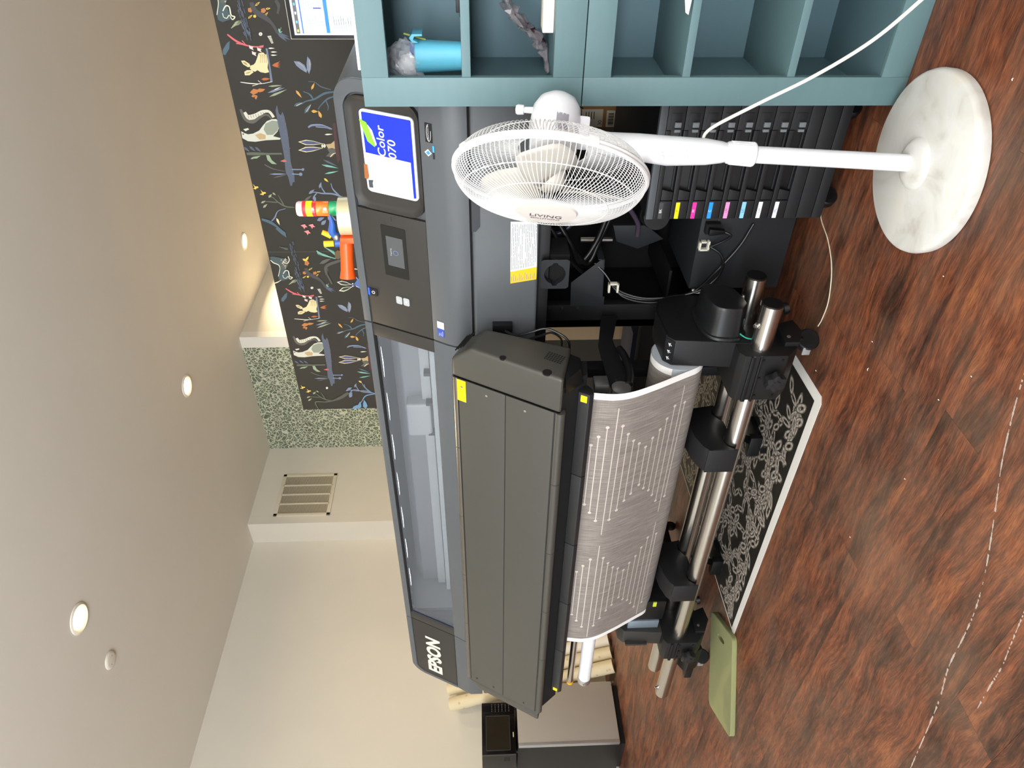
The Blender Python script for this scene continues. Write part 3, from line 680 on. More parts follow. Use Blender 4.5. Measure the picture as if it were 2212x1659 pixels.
ob('cable_clip', G().box(-1.385, -1.348, 2.150, 2.166, .618, .625).box(-1.385, -1.348, 2.150, 2.166, .648, .655).box(-1.354, -1.348, 2.150, 2.166, .618, .655), CLIP, prn, bevel=.0015)
lg = ob('stand_leg', G().box(-1.60, -1.50, 2.25, 2.285, .10, .875).box(-1.60, -1.565, 2.25, 2.62, .10, .875), BKM, prn, bevel=.003)
for z in (.858, .845, .80, .74): ob('rivet', G().cyl((-1.512, 2.25, z), (-1.512, 2.247, z), .004 if z > .8 else .0055, 10), CHR, lg)
ob('stand_leg', G().box(-3.36, -3.28, 2.25, 2.285, .10, .875).box(-3.36, -3.325, 2.25, 2.62, .10, .875), BKM, prn, bevel=.003)
ob('stand_foot_rail', G().box(-1.61, -1.50, 2.15, 2.72, .06, .105), BKM, prn, bevel=.004)
ob('stand_foot_rail', G().box(-3.37, -3.27, 2.15, 2.72, .06, .105), BKM, prn, bevel=.004)
for x in (-1.555, -3.32):
    for y in (2.19, 2.68): caster(prn, x, y, .029, .03, R(20))
ob('stand_cross_beam', G().box(-3.28, -1.60, 2.50, 2.56, .30, .42), BKM, prn, bevel=.004)
ob('bracket_plate', G().extrude([(-1.372, 2.20, .780), (-1.279, 2.20, .678), (-1.279, 2.20, .668), (-1.432, 2.20, .662), (-1.432, 2.20, .655), (-1.470, 2.20, .655), (-1.470, 2.20, .776)], (0, .003, 0)).box(-1.283, -1.279, 2.2, 2.32, .668, .69), SLATE, prn, bevel=.001)
# plate with a keyed round opening
g = G(); cxp, czp, rr = -1.237, .858, .036; N = 40
inn = []
for i in range(N):
    t = 2*math.pi*i/N; q = rr*(1.18 if abs(math.cos(t)) > .985 else 1.0); inn.append((cxp+q*math.cos(t), czp+q*.96*math.sin(t)))
out = []
for (x, z) in inn:
    dx, dz = x-cxp, z-czp; s = min(.054/abs(dx) if dx else 9, .046/abs(dz) if dz else 9); out.append((cxp+dx*s, czp+dz*s))
for i in range(N):
    j = (i+1) % N
    g.add([(out[i][0], 2.035, out[i][1]), (out[j][0], 2.035, out[j][1]), (inn[j][0], 2.035, inn[j][1]), (inn[i][0], 2.035, inn[i][1])], [(0, 1, 2, 3)])
    g.add([(inn[i][0], 2.035, inn[i][1]), (inn[j][0], 2.035, inn[j][1]), (inn[j][0], 2.06, inn[j][1]), (inn[i][0], 2.06, inn[i][1])], [(0, 1, 2, 3)])
ob('bottle_holder_plate', g, SLATE, prn, smooth=False)
ob('bottle_holder_box', G().box(cxp-.056, cxp+.056, 2.065, 2.18, czp-.049, czp+.015), GAP, prn, bevel=.003)
ob('stand_back_panel', G().box(-1.60, -1.04, 2.64, 2.66, .08, .874), GAP, prn, smooth=False)
ob('stand_shelf', G().box(-1.50, -1.376, 2.28, 2.63, .40, .41), BKM, prn, bevel=.002)
# waste-ink pump, tubes and dark cable bundle in the gap
ob('pump_plate', G().extrude([(-1.235, 2.36, .62), (-1.235, 2.36, .50), (-1.29, 2.36, .43), (-1.33, 2.36, .52), (-1.30, 2.36, .60)], (0, .02, 0)), SLATE, prn, bevel=.002)
ob('pump_body', G().lathe([(0, .05), (.05, .05), (.055, .045), (.09, .045)], (-1.18, 2.36, .49), (0.25, -1, 0), 24), BK, prn)
ob('pump_roll', G().lathe([(0, .042), (.07, .042)], (-1.13, 2.38, .45), (1, .1, 0), 24), mat('waste_roll', 'b9aeb2', .6, noise=.12, nscale=20), prn)
ob('chrome_rod', G().cyl((-1.34, 2.45, .60), (-1.34, 2.45, .72), .013, 16), CHR, prn)
PUR = mat('tube_purple', '463c4a', .35)
for pts, r, m in [([(-1.02, 2.30, .66), (-1.10, 2.30, .62), (-1.16, 2.32, .57), (-1.22, 2.34, .535), (-1.27, 2.35, .53)], .009, PUR),
                  ([(-1.06, 2.25, .90), (-1.14, 2.22, .84), (-1.22, 2.20, .79), (-1.30, 2.22, .75), (-1.24, 2.24, .70), (-1.14, 2.25, .665), (-1.05, 2.26, .63)], .010, CAB),
                  ([(-1.08, 2.26, .90), (-1.16, 2.23, .83), (-1.25, 2.21, .775), (-1.31, 2.23, .72), (-1.22, 2.25, .68), (-1.12, 2.26, .64), (-1.05, 2.27, .60)], .009, CAB),
                  ([(-1.17, 2.25, .90), (-1.20, 2.24, .83), (-1.14, 2.25, .76), (-1.10, 2.26, .72)], .008, mat('tube_blue_grey', '2c3142', .35)),
                  ([(-1.10, 2.2, .895), (-1.17, 2.18, .85), (-1.26, 2.19, .80), (-1.34, 2.22, .74), (-1.36, 2.24, .69)], .007, CAB)]:
    ob('ink_tube', G().tube(spline(pts, 8), r, 10), m, prn)
# tension bars under the dryer and the black arm that carries them
ob('tension_bar', G().cyl((-1.53, 1.785, .652), (-3.335, 1.785, .634), .030, 28), WT, prn)
for x, z in ((-1.526, .652), (-3.34, .634)):
    e = ob('bar_end_ring', G().lathe([(-.018, .0312), (.018, .0312), (.02, .026)], (x, 1.785, z), (1, 0, .01), 28), mat('ring_aluminium', 'c9cbcd', .3, .9), prn)
    ob('screw', G().cyl((x, 1.750, z+.004), (x, 1.757, z+.004), .006, 10), CHR, e)
ob('roller_bar', G().cyl((-1.50, 1.765, .712), (-3.31, 1.765, .706), .0155, 22), STEEL, prn)
ob('roller_end_cap', G().cyl((-3.312, 1.765, .706), (-3.332, 1.765, .706), .0165, 22), mat('cap_yellow', 'd9a31c', .4), prn)
ob('roller_bracket', G().box(-1.50, -1.47, 1.75, 1.80, .70, .745), mat('bracket_steel', 'a9abad', .3, .9), prn, bevel=.003)
ob('bar_arm', G().extrude([(-1.522, 1.775, .682), (-1.522, 1.755, .650), (-1.522, 1.775, .622), (-1.522, 1.81, .615), (-1.522, 2.05, .640), (-1.522, 2.20, .60), (-1.522, 2.20, .66), (-1.522, 2.02, .695), (-1.522, 1.86, .69)], (.008, 0, 0)), BKM, prn, bevel=.002)
for y, z in ((1.79, .635), (1.80, .665), (1.775, .648), (1.83, .66)): ob('screw', G().cyl((-1.514, y, z), (-1.511, y, z), .0048, 10), CHR, prn)
ob('arm_handle', G().tube(spline([(-1.508, 1.80, .625), (-1.50, 1.85, .615), (-1.498, 1.93, .618), (-1.50, 1.98, .63)], 6), .013, 12), BK, prn)
ob('stand_upright', G().box(-1.66, -1.62, 2.02, 2.07, .105, .875), BKM, prn, bevel=.004)
# ================================================================ TAKE-UP REEL UNIT
tk = thing('take_up_reel_stand', 'low black take-up reel stand on casters with two long steel pipes', 'reel stand', (-2.35, 1.87, 0))
CAPB = mat('pipe_cap_black', '0a0a0b', .5)
def pipe(name, x0, x1, y, z, r=.0325):
    p = ob(name, G().lathe([(0, r), (abs(x1-x0), r)], (x0, y, z), (-1, 0, 0), 40), STEEL, tk)
    ob('pipe_cap', G().lathe([(-.004, r*.85), (-.004, r*.93), (.012, r*.96)], (x0, y, z), (-1, 0, 0), 32), CAPB, p)
    ob('pipe_bolt', G().lathe([(0, .011), (.004, .011), (.004, .007), (.012, .006)], (x0-.075, y-.006, z+r-.002), (0, -.25, 1), 14), CHR, p)
    return p
fp_ = pipe('front_pipe', -1.205, -3.53, 1.80, .226)
pipe('rear_pipe', -1.20, -3.55, 1.95, .231)
ob('pipe_bolt', G().lathe([(0, .011), (.004, .011), (.004, .007), (.012, .006)], (-3.47, 1.795, .2575), (0, -.25, 1), 14), CHR, fp_)
# right drive housing
X0, X1 = -1.362, -1.462
rh = ob('drive_housing', G().prism_x([(1.815, .255), (1.836, .488), (1.862, .512), (1.985, .520), (2.04, .508), (2.085, .465), (2.10, .40), (2.085, .255)], X0, X1), mat('housing_black', '131416', .45, bump=.05, bscale=800), tk, bevel=.005)
ob('housing_rim', G().tube(spline([(X0+.001, 1.862, .510), (X0+.001, 1.985, .518), (X0+.001, 2.04, .506), (X0+.001, 2.083, .465), (X0+.001, 2.098, .40)], 6), .003, 8), BK, rh)
mc = G()
pr = [(1.838, .292), (1.838, .345), (1.855, .375), (1.90, .390), (1.975, .392), (1.995, .372), (1.985, .315), (1.955, .285), (1.87, .268)]
pr = [(p.x, p.y) for p in spline([(a, b, 0) for a, b in pr[-2:]+pr+pr[:2]], 4)][8:-8]
mc.loft([[(-1.361, 1.91+(y-1.91)*k, .33+(z-.33)*k) for y, z in pr] for k in (1.18,)]+[[(-1.352, 1.91+(y-1.91)*1.15, .33+(z-.33)*1.15) for y, z in pr]]+[[(x, 1.91+(y-1.91)*k, .33+(z-.33)*k) for y, z in pr] for x, k in ((-1.350, 1.05), (-1.30, 1.0), (-1.258, .97), (-1.250, .92))])
ob('motor_cover', mc, mat('motor_cover_black', '18191b', .32, bump=.03, bscale=700), rh, bevel=.002)
sp_ = ob('switch_plate', G().extrude([(X0-.006, 1.834, .487), (X0-.006, 1.858, .5105), (X1+.012, 1.858, .5105), (X1+.012, 1.834, .487)], (0, -.0012, .0012)), mat('switch_plate', '191a1c', .4), rh, smooth=False)
g = G()
for xx in (-1.385, -1.412, -1.438):
    c = V((xx, 1.8445, .5005)); ex = V((1, 0, 0)); ey = V((0, .024, .0235)).normalized()
    g.tube([c-ex*.006, c+ex*.002+ey*.004, c+ex*.006-ey*.003], .0011, 5); g.tube([c-ex*.002-ey*.007, c+ex*.004+ey*.006], .0009, 5)
ob('switch_symbols', g, mat('symbol_white', 'e6e8ea', .5), rh)
# bracket block that clamps the pipes, with knob, levers and caster
def bracket(xr, xl, flip, cx):
    b = ob('clamp_bracket', G().prism_x([(1.752, .150), (1.752, .285), (1.775, .300), (2.0, .300), (2.01, .20), (1.93, .13), (1.88, .105), (1.80, .105)], xr-.004, xl), BKM, tk, bevel=.004)
    ob('bracket_rail', G().box(xr-.004, xl, 1.744, 1.754, .255, .268).box(xr-.004, xl, 1.744, 1.754, .232, .240), BK, b, bevel=.002)
    for i in range(3):
        for z in (.166, .225): ob('screw', G().cyl((xr-.02-(xr-xl-.04)*i/2, 1.752, z), (xr-.02-(xr-xl-.04)*i/2, 1.7495, z), .0042, 10), mat('screw_black', '0b0b0c', .4), b)
    kx = xr-.085*(1 if flip else .9)
    k = G(); N = 48
    rad = [.030+.0045*math.cos(6*2*math.pi*i/N) for i in range(N)]
    k.loft([[(kx+rad[i]*s*math.cos(2*math.pi*i/N), y, .185+rad[i]*s*math.sin(2*math.pi*i/N)) for i in range(N)] for y, s in ((1.735, 1.0), (1.722, 1.02), (1.712, .95), (1.711, .45), (1.708, .40))])
    kn = ob('star_knob', k, mat('knob_grey', '1b1c1e', .5), b)
    ob('knob_stem', G().cyl((kx, 1.755, .185), (kx, 1.733, .185), .014, 16), BK, kn)
    # lower caster arm
    ob('caster_arm', G().prism_x([(1.80, .150), (1.90, .150), (1.925, .085), (1.86, .075), (1.80, .105)], xr+.012, xr-.045), BKM, b, bevel=.003)
    ob('level_screw', G().lathe([(0, .008), (.035, .008), (.035, .021), (.046, .021), (.046, .017), (.052, .017)], (xr+.03, 1.945, .150), (.3, 0, -1), 18), BK, b)
    for yy, zz in ((1.83, .13), (1.90, .17)): ob('screw', G().cyl((xr+.010, yy, zz), (xr+.014, yy, zz), .006, 12), mat('screw_dull', '8b877d', .5, .6), b)
    cw = caster(tk, cx, 1.887, .036, .034, R(-38), BK)
    ob('caster_brake_plate', G().box(cx-.035, cx-.006, 1.853, 1.86, .030, .056), mat('brake_plate_grey', 'a9aaac', .4, .4), cw, bevel=.002)
    return b
br = bracket(-1.362, -1.545, True, -1.408)
g = G(); text(g, 'F', (-1.3565, 1.885, .20), (0, 1, 0), (0, 0, 1), .022); ob('stamped_letter', g, mat('symbol_white', 'e6e8ea', .5), br, smooth=False)
ob('cable_shelf', G().box(-1.362, -1.30, 1.86, 1.905, .272, .276), mat('shelf_blue_grey', '3b4650', .4), br, bevel=.001)
ob('earth_wire', G().tube(spline([(-1.352, 1.90, .305), (-1.335, 1.875, .290), (-1.345, 1.85, .285), (-1.355, 1.835, .265), (-1.357, 1.83, .245)], 6), .0022, 6), mat('wire_green', '3aa890', .4), br)
# left arm and its bracket
lh = ob('idle_housing', G().prism_x([(1.805, .250), (1.822, .470), (1.845, .490), (1.96, .500), (2.02, .470), (2.05, .40), (2.04, .250)], -3.0, -3.095), mat('idle_housing_grey', '2b2a28', .5, bump=.04, bscale=600), tk, bevel=.006)
ob('housing_foot', G().box(-3.088, -3.075, 1.80, 1.9, .36, .46), mat('idle_housing_grey', '2b2a28', .5), lh, bevel=.003)
sv = ob('silver_side_plate', G().box(-2.942, -2.998, 1.835, 1.99, .315, .455), mat('plate_silver_blue', '8fa0ae', .35, .6), lh, bevel=.002)
ob('plate_label', G().box(-2.9415, -2.940, 1.875, 1.960, .41, .422), mat('label_grey', 'd4d8dc', .5), sv, smooth=False)
for z in (.325, .40): ob('screw', G().cyl((-2.941, 1.845, z), (-2.938, 1.845, z), .005, 10), CHR, sv)
ob('inner_black_box', G().box(-2.80, -2.94, 1.84, 2.02, .30, .47), BK, lh, bevel=.004)
ob('floor_lamp_mark', G().box(-2.80, -2.83, 1.835, 1.840, .345, .36), mat('mark_yellow_green', 'b9c43a', .5), lh, smooth=False)
bl = bracket(-2.995, -3.13, False, -3.352)
ob('lock_lever', G().prism_x([(1.77, .15), (1.83, .19), (1.90, .17), (1.88, .10), (1.80, .09)], -3.13, -3.30).box(-3.30, -3.40, 1.80, 1.85, .10, .135), BK, bl, bevel=.005)
ob('lock_bolt', G().lathe([(0, .018), (.006, .018), (.006, .009), (.012, .009)], (-3.22, 1.80, .16), (0, -1, .1), 18), mat('bolt_grey', '8c8d8f', .3, .8), bl)
# pipe saddles with foot pads
def saddle(xr, xl):
    g = G().prism_x([(1.757, .222), (1.757, .322), (1.775, .338), (1.826, .357), (1.886, .365), (1.975, .331), (1.992, .235), (1.984, .25), (1.965, .264), (1.94, .266), (1.915, .25), (1.90, .235), (1.85, .232), (1.836, .243), (1.82, .256), (1.80, .261), (1.78, .256), (1.768, .243)], xl, xr)
    s = ob('pipe_saddle', g, mat('saddle_black', '0e0f12', .5, bump=.04, bscale=600), tk, bevel=.004)
    ob('saddle_lip', G().box(xl, xr+.003, 1.751, 1.757, .222, .325), mat('saddle_front', '17191c', .5), s, bevel=.002)
    xm = (xl+xr)/2-.20
    ob('saddle_foot', G().box(xm-.055, xm+.045, 2.04, 2.15, .0, .022).box(xm-.055, xm+.045, 2.02, 2.05, .0, .05).extrude([(xl+.02, 1.985, .27), (xl+.02, 1.985, .24), (xm-.03, 2.04, .012), (xm+.02, 2.04, .022)], (0, .012, 0)), BK, s, bevel=.003)
    return s
saddle(-1.775, -1.880); saddle(-2.562, -2.668)

# ================================================================ PRINTED PAPER HANGING FROM THE PRINTER
prof = [(1.722, .80), (1.716, .779), (1.711, .754), (1.703, .688), (1.714, .628), (1.75, .548), (1.794, .465), (1.819, .418)]
dense = [(p.x, p.y) for p in spline([(a, b, 0) for a, b in prof], 40)]
S = [0.0]
for i in range(1, len(dense)): S.append(S[-1]+math.hypot(dense[i][0]-dense[i-1][0], dense[i][1]-dense[i-1][1]))
RC, RR = (1.900, .450), .0868
a0 = math.atan2(.418-RC[1], 1.819-RC[0])
path = [(y, z) for y, z in dense]
for i in range(1, 64): t = a0+R(5.0*i); path.append((RC[0]+RR*math.cos(t), RC[1]+RR*math.sin(t)))
PXR, PXL = -1.466, -2.876
def PP(x, s, off=0.0):
    for i in range(1, len(S)):
        if S[i] >= s or i == len(S)-1:
            k = (s-S[i-1])/(S[i]-S[i-1]); a, b = dense[i-1], dense[i]
            d = V((0, b[0]-a[0], b[1]-a[1])).normalized(); n = V((0, d.z, -d.y)); n = n if n.y < 0 else -n
            return V((x, a[0]+(b[0]-a[0])*k, a[1]+(b[1]-a[1])*k))+n*off
def linen():
    m = mat('printed_taupe_linen', '9a8c86', .75); nt, b = nodes(m); L = nt.links
    tc = nt.nodes.new('ShaderNodeTexCoord')
    mp = nt.nodes.new('ShaderNodeMapping'); mp.inputs['Scale'].default_value = (230, 12, 12); L.new(tc.outputs['Object'], mp.inputs['Vector'])
    n = nt.nodes.new('ShaderNodeTexNoise'); n.inputs['Scale'].default_value = 1; n.inputs['Detail'].default_value = 4; n.inputs['Roughness'].default_value = .7; L.new(mp.outputs[0], n.inputs['Vector'])
    mp2 = nt.nodes.new('ShaderNodeMapping'); mp2.inputs['Scale'].default_value = (18, 420, 420); L.new(tc.outputs['Object'], mp2.inputs['Vector'])
    n2 = nt.nodes.new('ShaderNodeTexNoise'); n2.inputs['Scale'].default_value = 1; n2.inputs['Detail'].default_value = 2; L.new(mp2.outputs[0], n2.inputs['Vector'])
    mx = nt.nodes.new('ShaderNodeMath'); mx.operation = 'MULTIPLY_ADD'; mx.inputs[1].default_value = .12; L.new(n2.outputs['Fac'], mx.inputs[0]); 
    m3 = nt.nodes.new('ShaderNodeMath'); m3.operation = 'MULTIPLY'; m3.inputs[1].default_value = .90; L.new(n.outputs['Fac'], m3.inputs[0]); L.new(m3.outputs[0], mx.inputs[2])
    r = ramp(nt, [(.34, '6d6661'), (.5, '7f7873'), (.62, '8d8680'), (.74, 'a59d95')]); L.new(mx.outputs[0], r.inputs[0]); L.new(r.outputs[0], b.inputs['Base Color'])
    return m
LIN = linen(); PPW = mat('paper_white', 'ecebea', .6)
pp = thing('printed_wallpaper_web', 'taupe printed wallpaper with pale line pattern hanging from printer to reel', 'wallpaper', (-2.17, 1.78, .42))
def web(x0, x1, off=0.0):
    g = G(); n = len(path)
    g.v = [(x, y, z) for x in (x0, x1) for y, z in path]; g.f = [(i, i+1, n+i+1, n+i) for i in range(n-1)]
    # give the paper its thickness
    k = len(g.v); c = V((0, *RC))
    nn = []
    for i, (y, z) in enumerate(path):
        a, b = path[max(i-1, 0)], path[min(i+1, n-1)]; d = V((b[0]-a[0], b[1]-a[1])).normalized(); nn.append((-d.y*.0006, d.x*.0006))
    g.v += [(x, y-nn[i][0], z-nn[i][1]) for x in (x0, x1) for i, (y, z) in enumerate(path)]
    g.f += [(k+n+i, k+n+i+1, k+i+1, k+i) for i in range(n-1)]
    for s in (0, 1): g.f += [(s*n+i, s*n+i+1, k+s*n+i+1, k+s*n+i) for i in range(n-1)]
    return g
ob('paper_web', web(PXL+.026, PXR-.026), LIN, pp)
ob('paper_border', web(PXL, PXL+.026), PPW, pp); ob('paper_border', web(PXR-.026, PXR), PPW, pp)
ob('wound_roll', G().lathe([(0, RR-.002), (PXR-PXL, RR-.002)], (PXL, *RC), (1, 0, 0), 48), mat('roll_pale_grey', 'a9b0b8', .6), pp)
ob('roll_core', G().lathe([(-.01, .04), (-.01, .047), (PXR-PXL+.008, .047), (PXR-PXL+.008, .04)], (PXL, *RC), (1, 0, 0), 32), mat('core_cream', 'd8cfb8', .7), pp)
LINE = mat('print_pale', 'c4bbb1', .7)
g = G(); half = [(.147, .0565, 1), (.188, .078, 1), (.231, .103, 1), (.312, .1315, 0), (.232, .1535, 1), (.189, .178, 1), (.149, .204, 1), (.125, .230, 1), (.094, .261, 1), (.125, .286, 1), (.151, .313, 1), (.190, .336, 1), (.236, .361, 1), (.314, .387, 0), (.234, .4035, 1)]
for c in (-1.838, -2.5265):
    for h, s, dot in half:
        wd = .0016
        g.poly([PP(c-h, s-wd, .0009), PP(c+h, s-wd, .0009), PP(c+h, s+wd, .0009), PP(c-h, s+wd, .0009)])
        if dot:
            for e in (-h, h): g.poly([PP(c+e+.0062*math.cos(t), min(.41, s+.0062*math.sin(t)), .0010) for t in (2*math.pi*i/14 for i in range(14))])
ob('printed_lines', g, LINE, pp, smooth=False)

# ================================================================ PRINTED CHAIN SHEET LYING ON THE FLOOR
cs = thing('chain_print_sheet', 'flat black wallpaper sheet with pale chain print and white border on floor', 'wallpaper', (-2.25, 2.4, 0))
cor = [(-1.535, 1.752), (-1.556, 1.737), (-2.93, 1.742), (-2.952, 3.05), (-1.60, 3.05)]
ob('sheet', G().extrude([(x, y, .0002) for x, y in cor], (0, 0, .0012)), mat('sheet_white', 'e4e2de', .6), cs, smooth=False)
def inset(x, y): return (x, y)
blk = [(-1.578, 1.780), (-2.922, 1.776), (-2.944, 3.03), (-1.628, 3.03)]
ob('black_print', G().poly([(x, y, .0018) for x, y in blk]), mat('print_black', '1d1b17', .55, noise=.2, nscale=8), cs, smooth=False)
CH = [mat('chain_%d' % i, c, .6) for i, c in enumerate(('8d857b', '6a645c', 'b5aca2', '4f4a44', '989086'))]
cg = [G() for _ in CH]
rng = random.Random(5)
def inside(x, y): return -2.925 < x < -1.60 and 1.79 < y < 3.0
def link(cx_, cy_, ang, L_, W_):
    ca, sa = math.cos(ang), math.sin(ang); N = 16; z = .0021+rng.random()*.0008
    if not all(inside(cx_+L_*u*ca-W_*v*sa, cy_+L_*u*sa+W_*v*ca) for u, v in ((1, 0), (-1, 0), (0, 1), (0, -1))): return
    def pt(k, u): t = 2*math.pi*u/N; return (cx_+L_*k*math.cos(t)*ca-W_*(k if k > .6 else k*.8)*math.sin(t)*sa, cy_+L_*k*math.cos(t)*sa+W_*(k if k > .6 else k*.8)*math.sin(t)*ca)
    ph = rng.randrange(5)
    for i in range(N):
        for j, (ka, kb) in enumerate(((1.0, .80), (.80, .56), (.56, .38))):
            mi = (ph+i//2+j*2) % 5
            if j == 0: mi = 3 if (i//2) % 2 else 1
            elif j == 1: mi = 2 if (i+ph) % 3 else 4
            else: mi = (0, 1)[i % 2]
            q = [pt(ka, i), pt(ka, i+1), pt(kb, i+1), pt(kb, i)]
            cg[mi].poly([(x, y, z) for x, y in q])
def strand(pts, step, L_, W_):
    sp = spline([(x, y, 0) for x, y in pts], 60); acc = 0; k = 0
    for i in range(1, len(sp)):
        acc += (sp[i]-sp[i-1]).length
        if acc >= step:
            acc = 0; d = sp[i]-sp[i-1]; a = math.atan2(d.y, d.x)+(.35 if k % 2 else -.3)+rng.uniform(-.15, .15); k += 1
            link(sp[i].x, sp[i].y, a, L_*rng.uniform(.85, 1.2), W_*rng.uniform(.8, 1.15))
for r0 in range(11):
    yb = 1.815+r0*.115
    pts = []; n = 12
    for i in range(n+1):
        pts.append((-1.62-i*1.30/n, yb+.050*math.sin(i*1.9+r0*2.4)+.025*math.sin(i*3.3+r0)))
    strand(pts, .047, .040, .0175)
    for i in range(r0 % 2, n, 2):
        x = -1.62-(i+.5)*1.30/n
        strand([(x, yb-.01), (x-.03, yb+.03), (x-.07+.03*math.sin(i), yb+.08), (x-.05, yb+.125)], .042, .036, .0165)
for k in range(120):
    x, y = rng.uniform(-2.88, -1.64), 1.82+1.1*rng.random()**1.5; a = rng.uniform(-.5, .5)+(0 if k % 3 else 1.3)
    for q in range(3): link(x-.05*q*math.cos(a), y-.05*q*math.sin(a), a+(.3 if q % 2 else -.3), .043, .019)
for i, g in enumerate(cg): ob('printed_chain', g, CH[i], cs, smooth=False)

# ================================================================ GREEN KNEELING MAT
mt = thing('foam_kneeling_mat', 'olive green rectangular foam mat with hand slot on floor', 'mat', (-3.18, 1.70, 0))
c4 = [V((-3.063, 1.958, 0)), V((-2.897, 1.711, 0)), V((-3.295, 1.451, 0)), V((-3.477, 1.706, 0))]
def rnd(pts, r):
    out = []
    for i in range(len(pts)):
        a, b, c = pts[i-1], pts[i], pts[(i+1) % len(pts)]
        p = b+(a-b).normalized()*r; q = b+(c-b).normalized()*r
        out += [(p*(1-t)**2+b*2*t*(1-t)+q*t*t) for t in (0, .25, .5, .75, 1)]
    return out
ol = rnd(c4, .035)
ctr = sum(c4, V((0, 0, 0)))/4
sc_, sd = V((-3.045, 1.795, 0)), (c4[1]-c4[0]).normalized()
sl_ = []
pr_ = V((-sd.y, sd.x, 0))
for i in range(14):
    t = 2*math.pi*i/14; sl_.append(sc_+sd*(.045*math.copysign(abs(math.cos(t))**.6, math.cos(t)))+pr_*(.012*math.sin(t)))
OLV = mat('olive_foam', '8b8d63', .85, noise=.10, nscale=9, bump=.15, bscale=500)
bm = bmesh.new()
def loopv(pts, z): return [bm.verts.new((p.x-mt.location.x, p.y-mt.location.y, z)) for p in pts]
for z, up_ in ((.0215, 1), (.0, 0)):
    pass
lo0, lo1, lo2 = loopv(ol, 0.0005), loopv(ol, .0185), loopv([p+(ctr-p).normalized()*.003 for p in ol], .0215)
s2, s0 = loopv(sl_, .0215), loopv(sl_, .0005)
n = len(ol)
for A_, B_ in ((lo0, lo1), (lo1, lo2)):
    for i in range(n): bm.faces.new((A_[i], A_[(i+1) % n], B_[(i+1) % n], B_[i]))
m_ = len(s2)
for i in range(m_): bm.faces.new((s0[i], s0[(i+1) % m_], s2[(i+1) % m_], s2[i]))
for outer_, inner_ in ((lo2, s2), (lo0, s0)):
    es = [bm.edges.get((outer_[i], outer_[(i+1) % n])) for i in range(n)]+[bm.edges.get((inner_[i], inner_[(i+1) % m_])) for i in range(m_)]
    bmesh.ops.triangle_fill(bm, edges=es, use_beauty=True)
bmesh.ops.recalc_face_normals(bm, faces=bm.faces)
me = bpy.data.meshes.new('mat_pad'); bm.to_mesh(me); bm.free(); me.shade_smooth(); me.set_sharp_from_angle(angle=R(38)); me.materials.append(OLV)
o = bpy.data.objects.new('mat_pad', me); COL.objects.link(o); o.parent = mt
# thin cable on the floor by the ink unit
ob('thin_floor_cable', G().tube(spline([(-1.03, 2.14, .002), (-1.081, 2.101, .002), (-1.114, 2.016, .002), (-1.171, 1.942, .002), (-1.259, 1.899, .002), (-1.328, 1.897, .003), (-1.365, 1.905, .004)], 10), .0018, 6), mat('cable_cream', 'd8cdb4', .5), label='thin cream cable curving over the floor under the ink drawers', cat='cable')
# ================================================================ TEAL OPEN CABINETS
TEAL = mat('teal_paint', '5e7a7f', .5, noise=.05, nscale=5, bump=.05, bscale=250, stretch=(1, 1, 12))
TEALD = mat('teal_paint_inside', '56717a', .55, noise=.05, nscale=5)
YC, YK, XC0, XC1 = 1.884, 2.25, -.648, .26
def cabinet(name, label, z0, z1, rails, shelves):
    t = thing(name, label, 'cabinet', ((XC0+XC1)/2, (YC+YK)/2, z0))
    ob('side_panel', G().box(XC0+.004, XC0+.02, YC+.02, YK, z0, z1), TEAL, t, bevel=.001)
    ob('side_panel', G().box(XC1-.02, XC1-.004, YC+.02, YK, z0, z1), TEAL, t, bevel=.001)
    ob('back_panel', G().box(XC0+.02, XC1-.02, YK-.012, YK, z0+.01, z1-.001), TEALD, t, smooth=False)
    ob('top_board', G().box(XC0+.02, XC1-.02, YC+.02, YK-.012, z1-.018, z1), TEALD, t, smooth=False)
    ob('bottom_board', G().box(XC0+.02, XC1-.02, YC+.02, YK-.012, rails[0]-.018, rails[0]), TEALD, t, smooth=False)
    ob('stile', G().box(XC0, -.577, YC, YC+.02, z0, z1), TEAL, t, bevel=.0012)
    ob('stile', G().box(XC1-.07, XC1, YC, YC+.02, z0, z1), TEAL, t, bevel=.0012)
    ob('rail', G().box(-.577, XC1-.07, YC, YC+.0195, z0, rails[0]), TEAL, t, bevel=.0012)
    ob('rail', G().box(-.577, XC1-.07, YC, YC+.0195, rails[1], z1), TEAL, t, bevel=.0012)
    for za, zb in shelves:
        ob('shelf', G().box(XC0+.02, XC1-.02, YC+.004, YK-.012, za, zb), TEAL, t, bevel=.001)
    return t
cabinet('teal_base_cabinet', 'teal painted open cabinet with two shelves standing on the floor', 0.0, .832, (.072, .764), ((.295, .315), (.563, .583)))
cabinet('teal_wall_cabinet', 'teal painted open cabinet with one shelf stacked on the lower one', .8345, 1.383, (.909, 1.317), ((1.114, 1.136),))
ob('white_cabinet_top_board', G().box(XC0+.085, XC1, YC+.012, YK+.02, 1.3835, 1.3915), mat('board_white', 'eef0ef', .4), bevel=.002, label='thin white board lying on top of the stacked teal cabinet', cat='board')
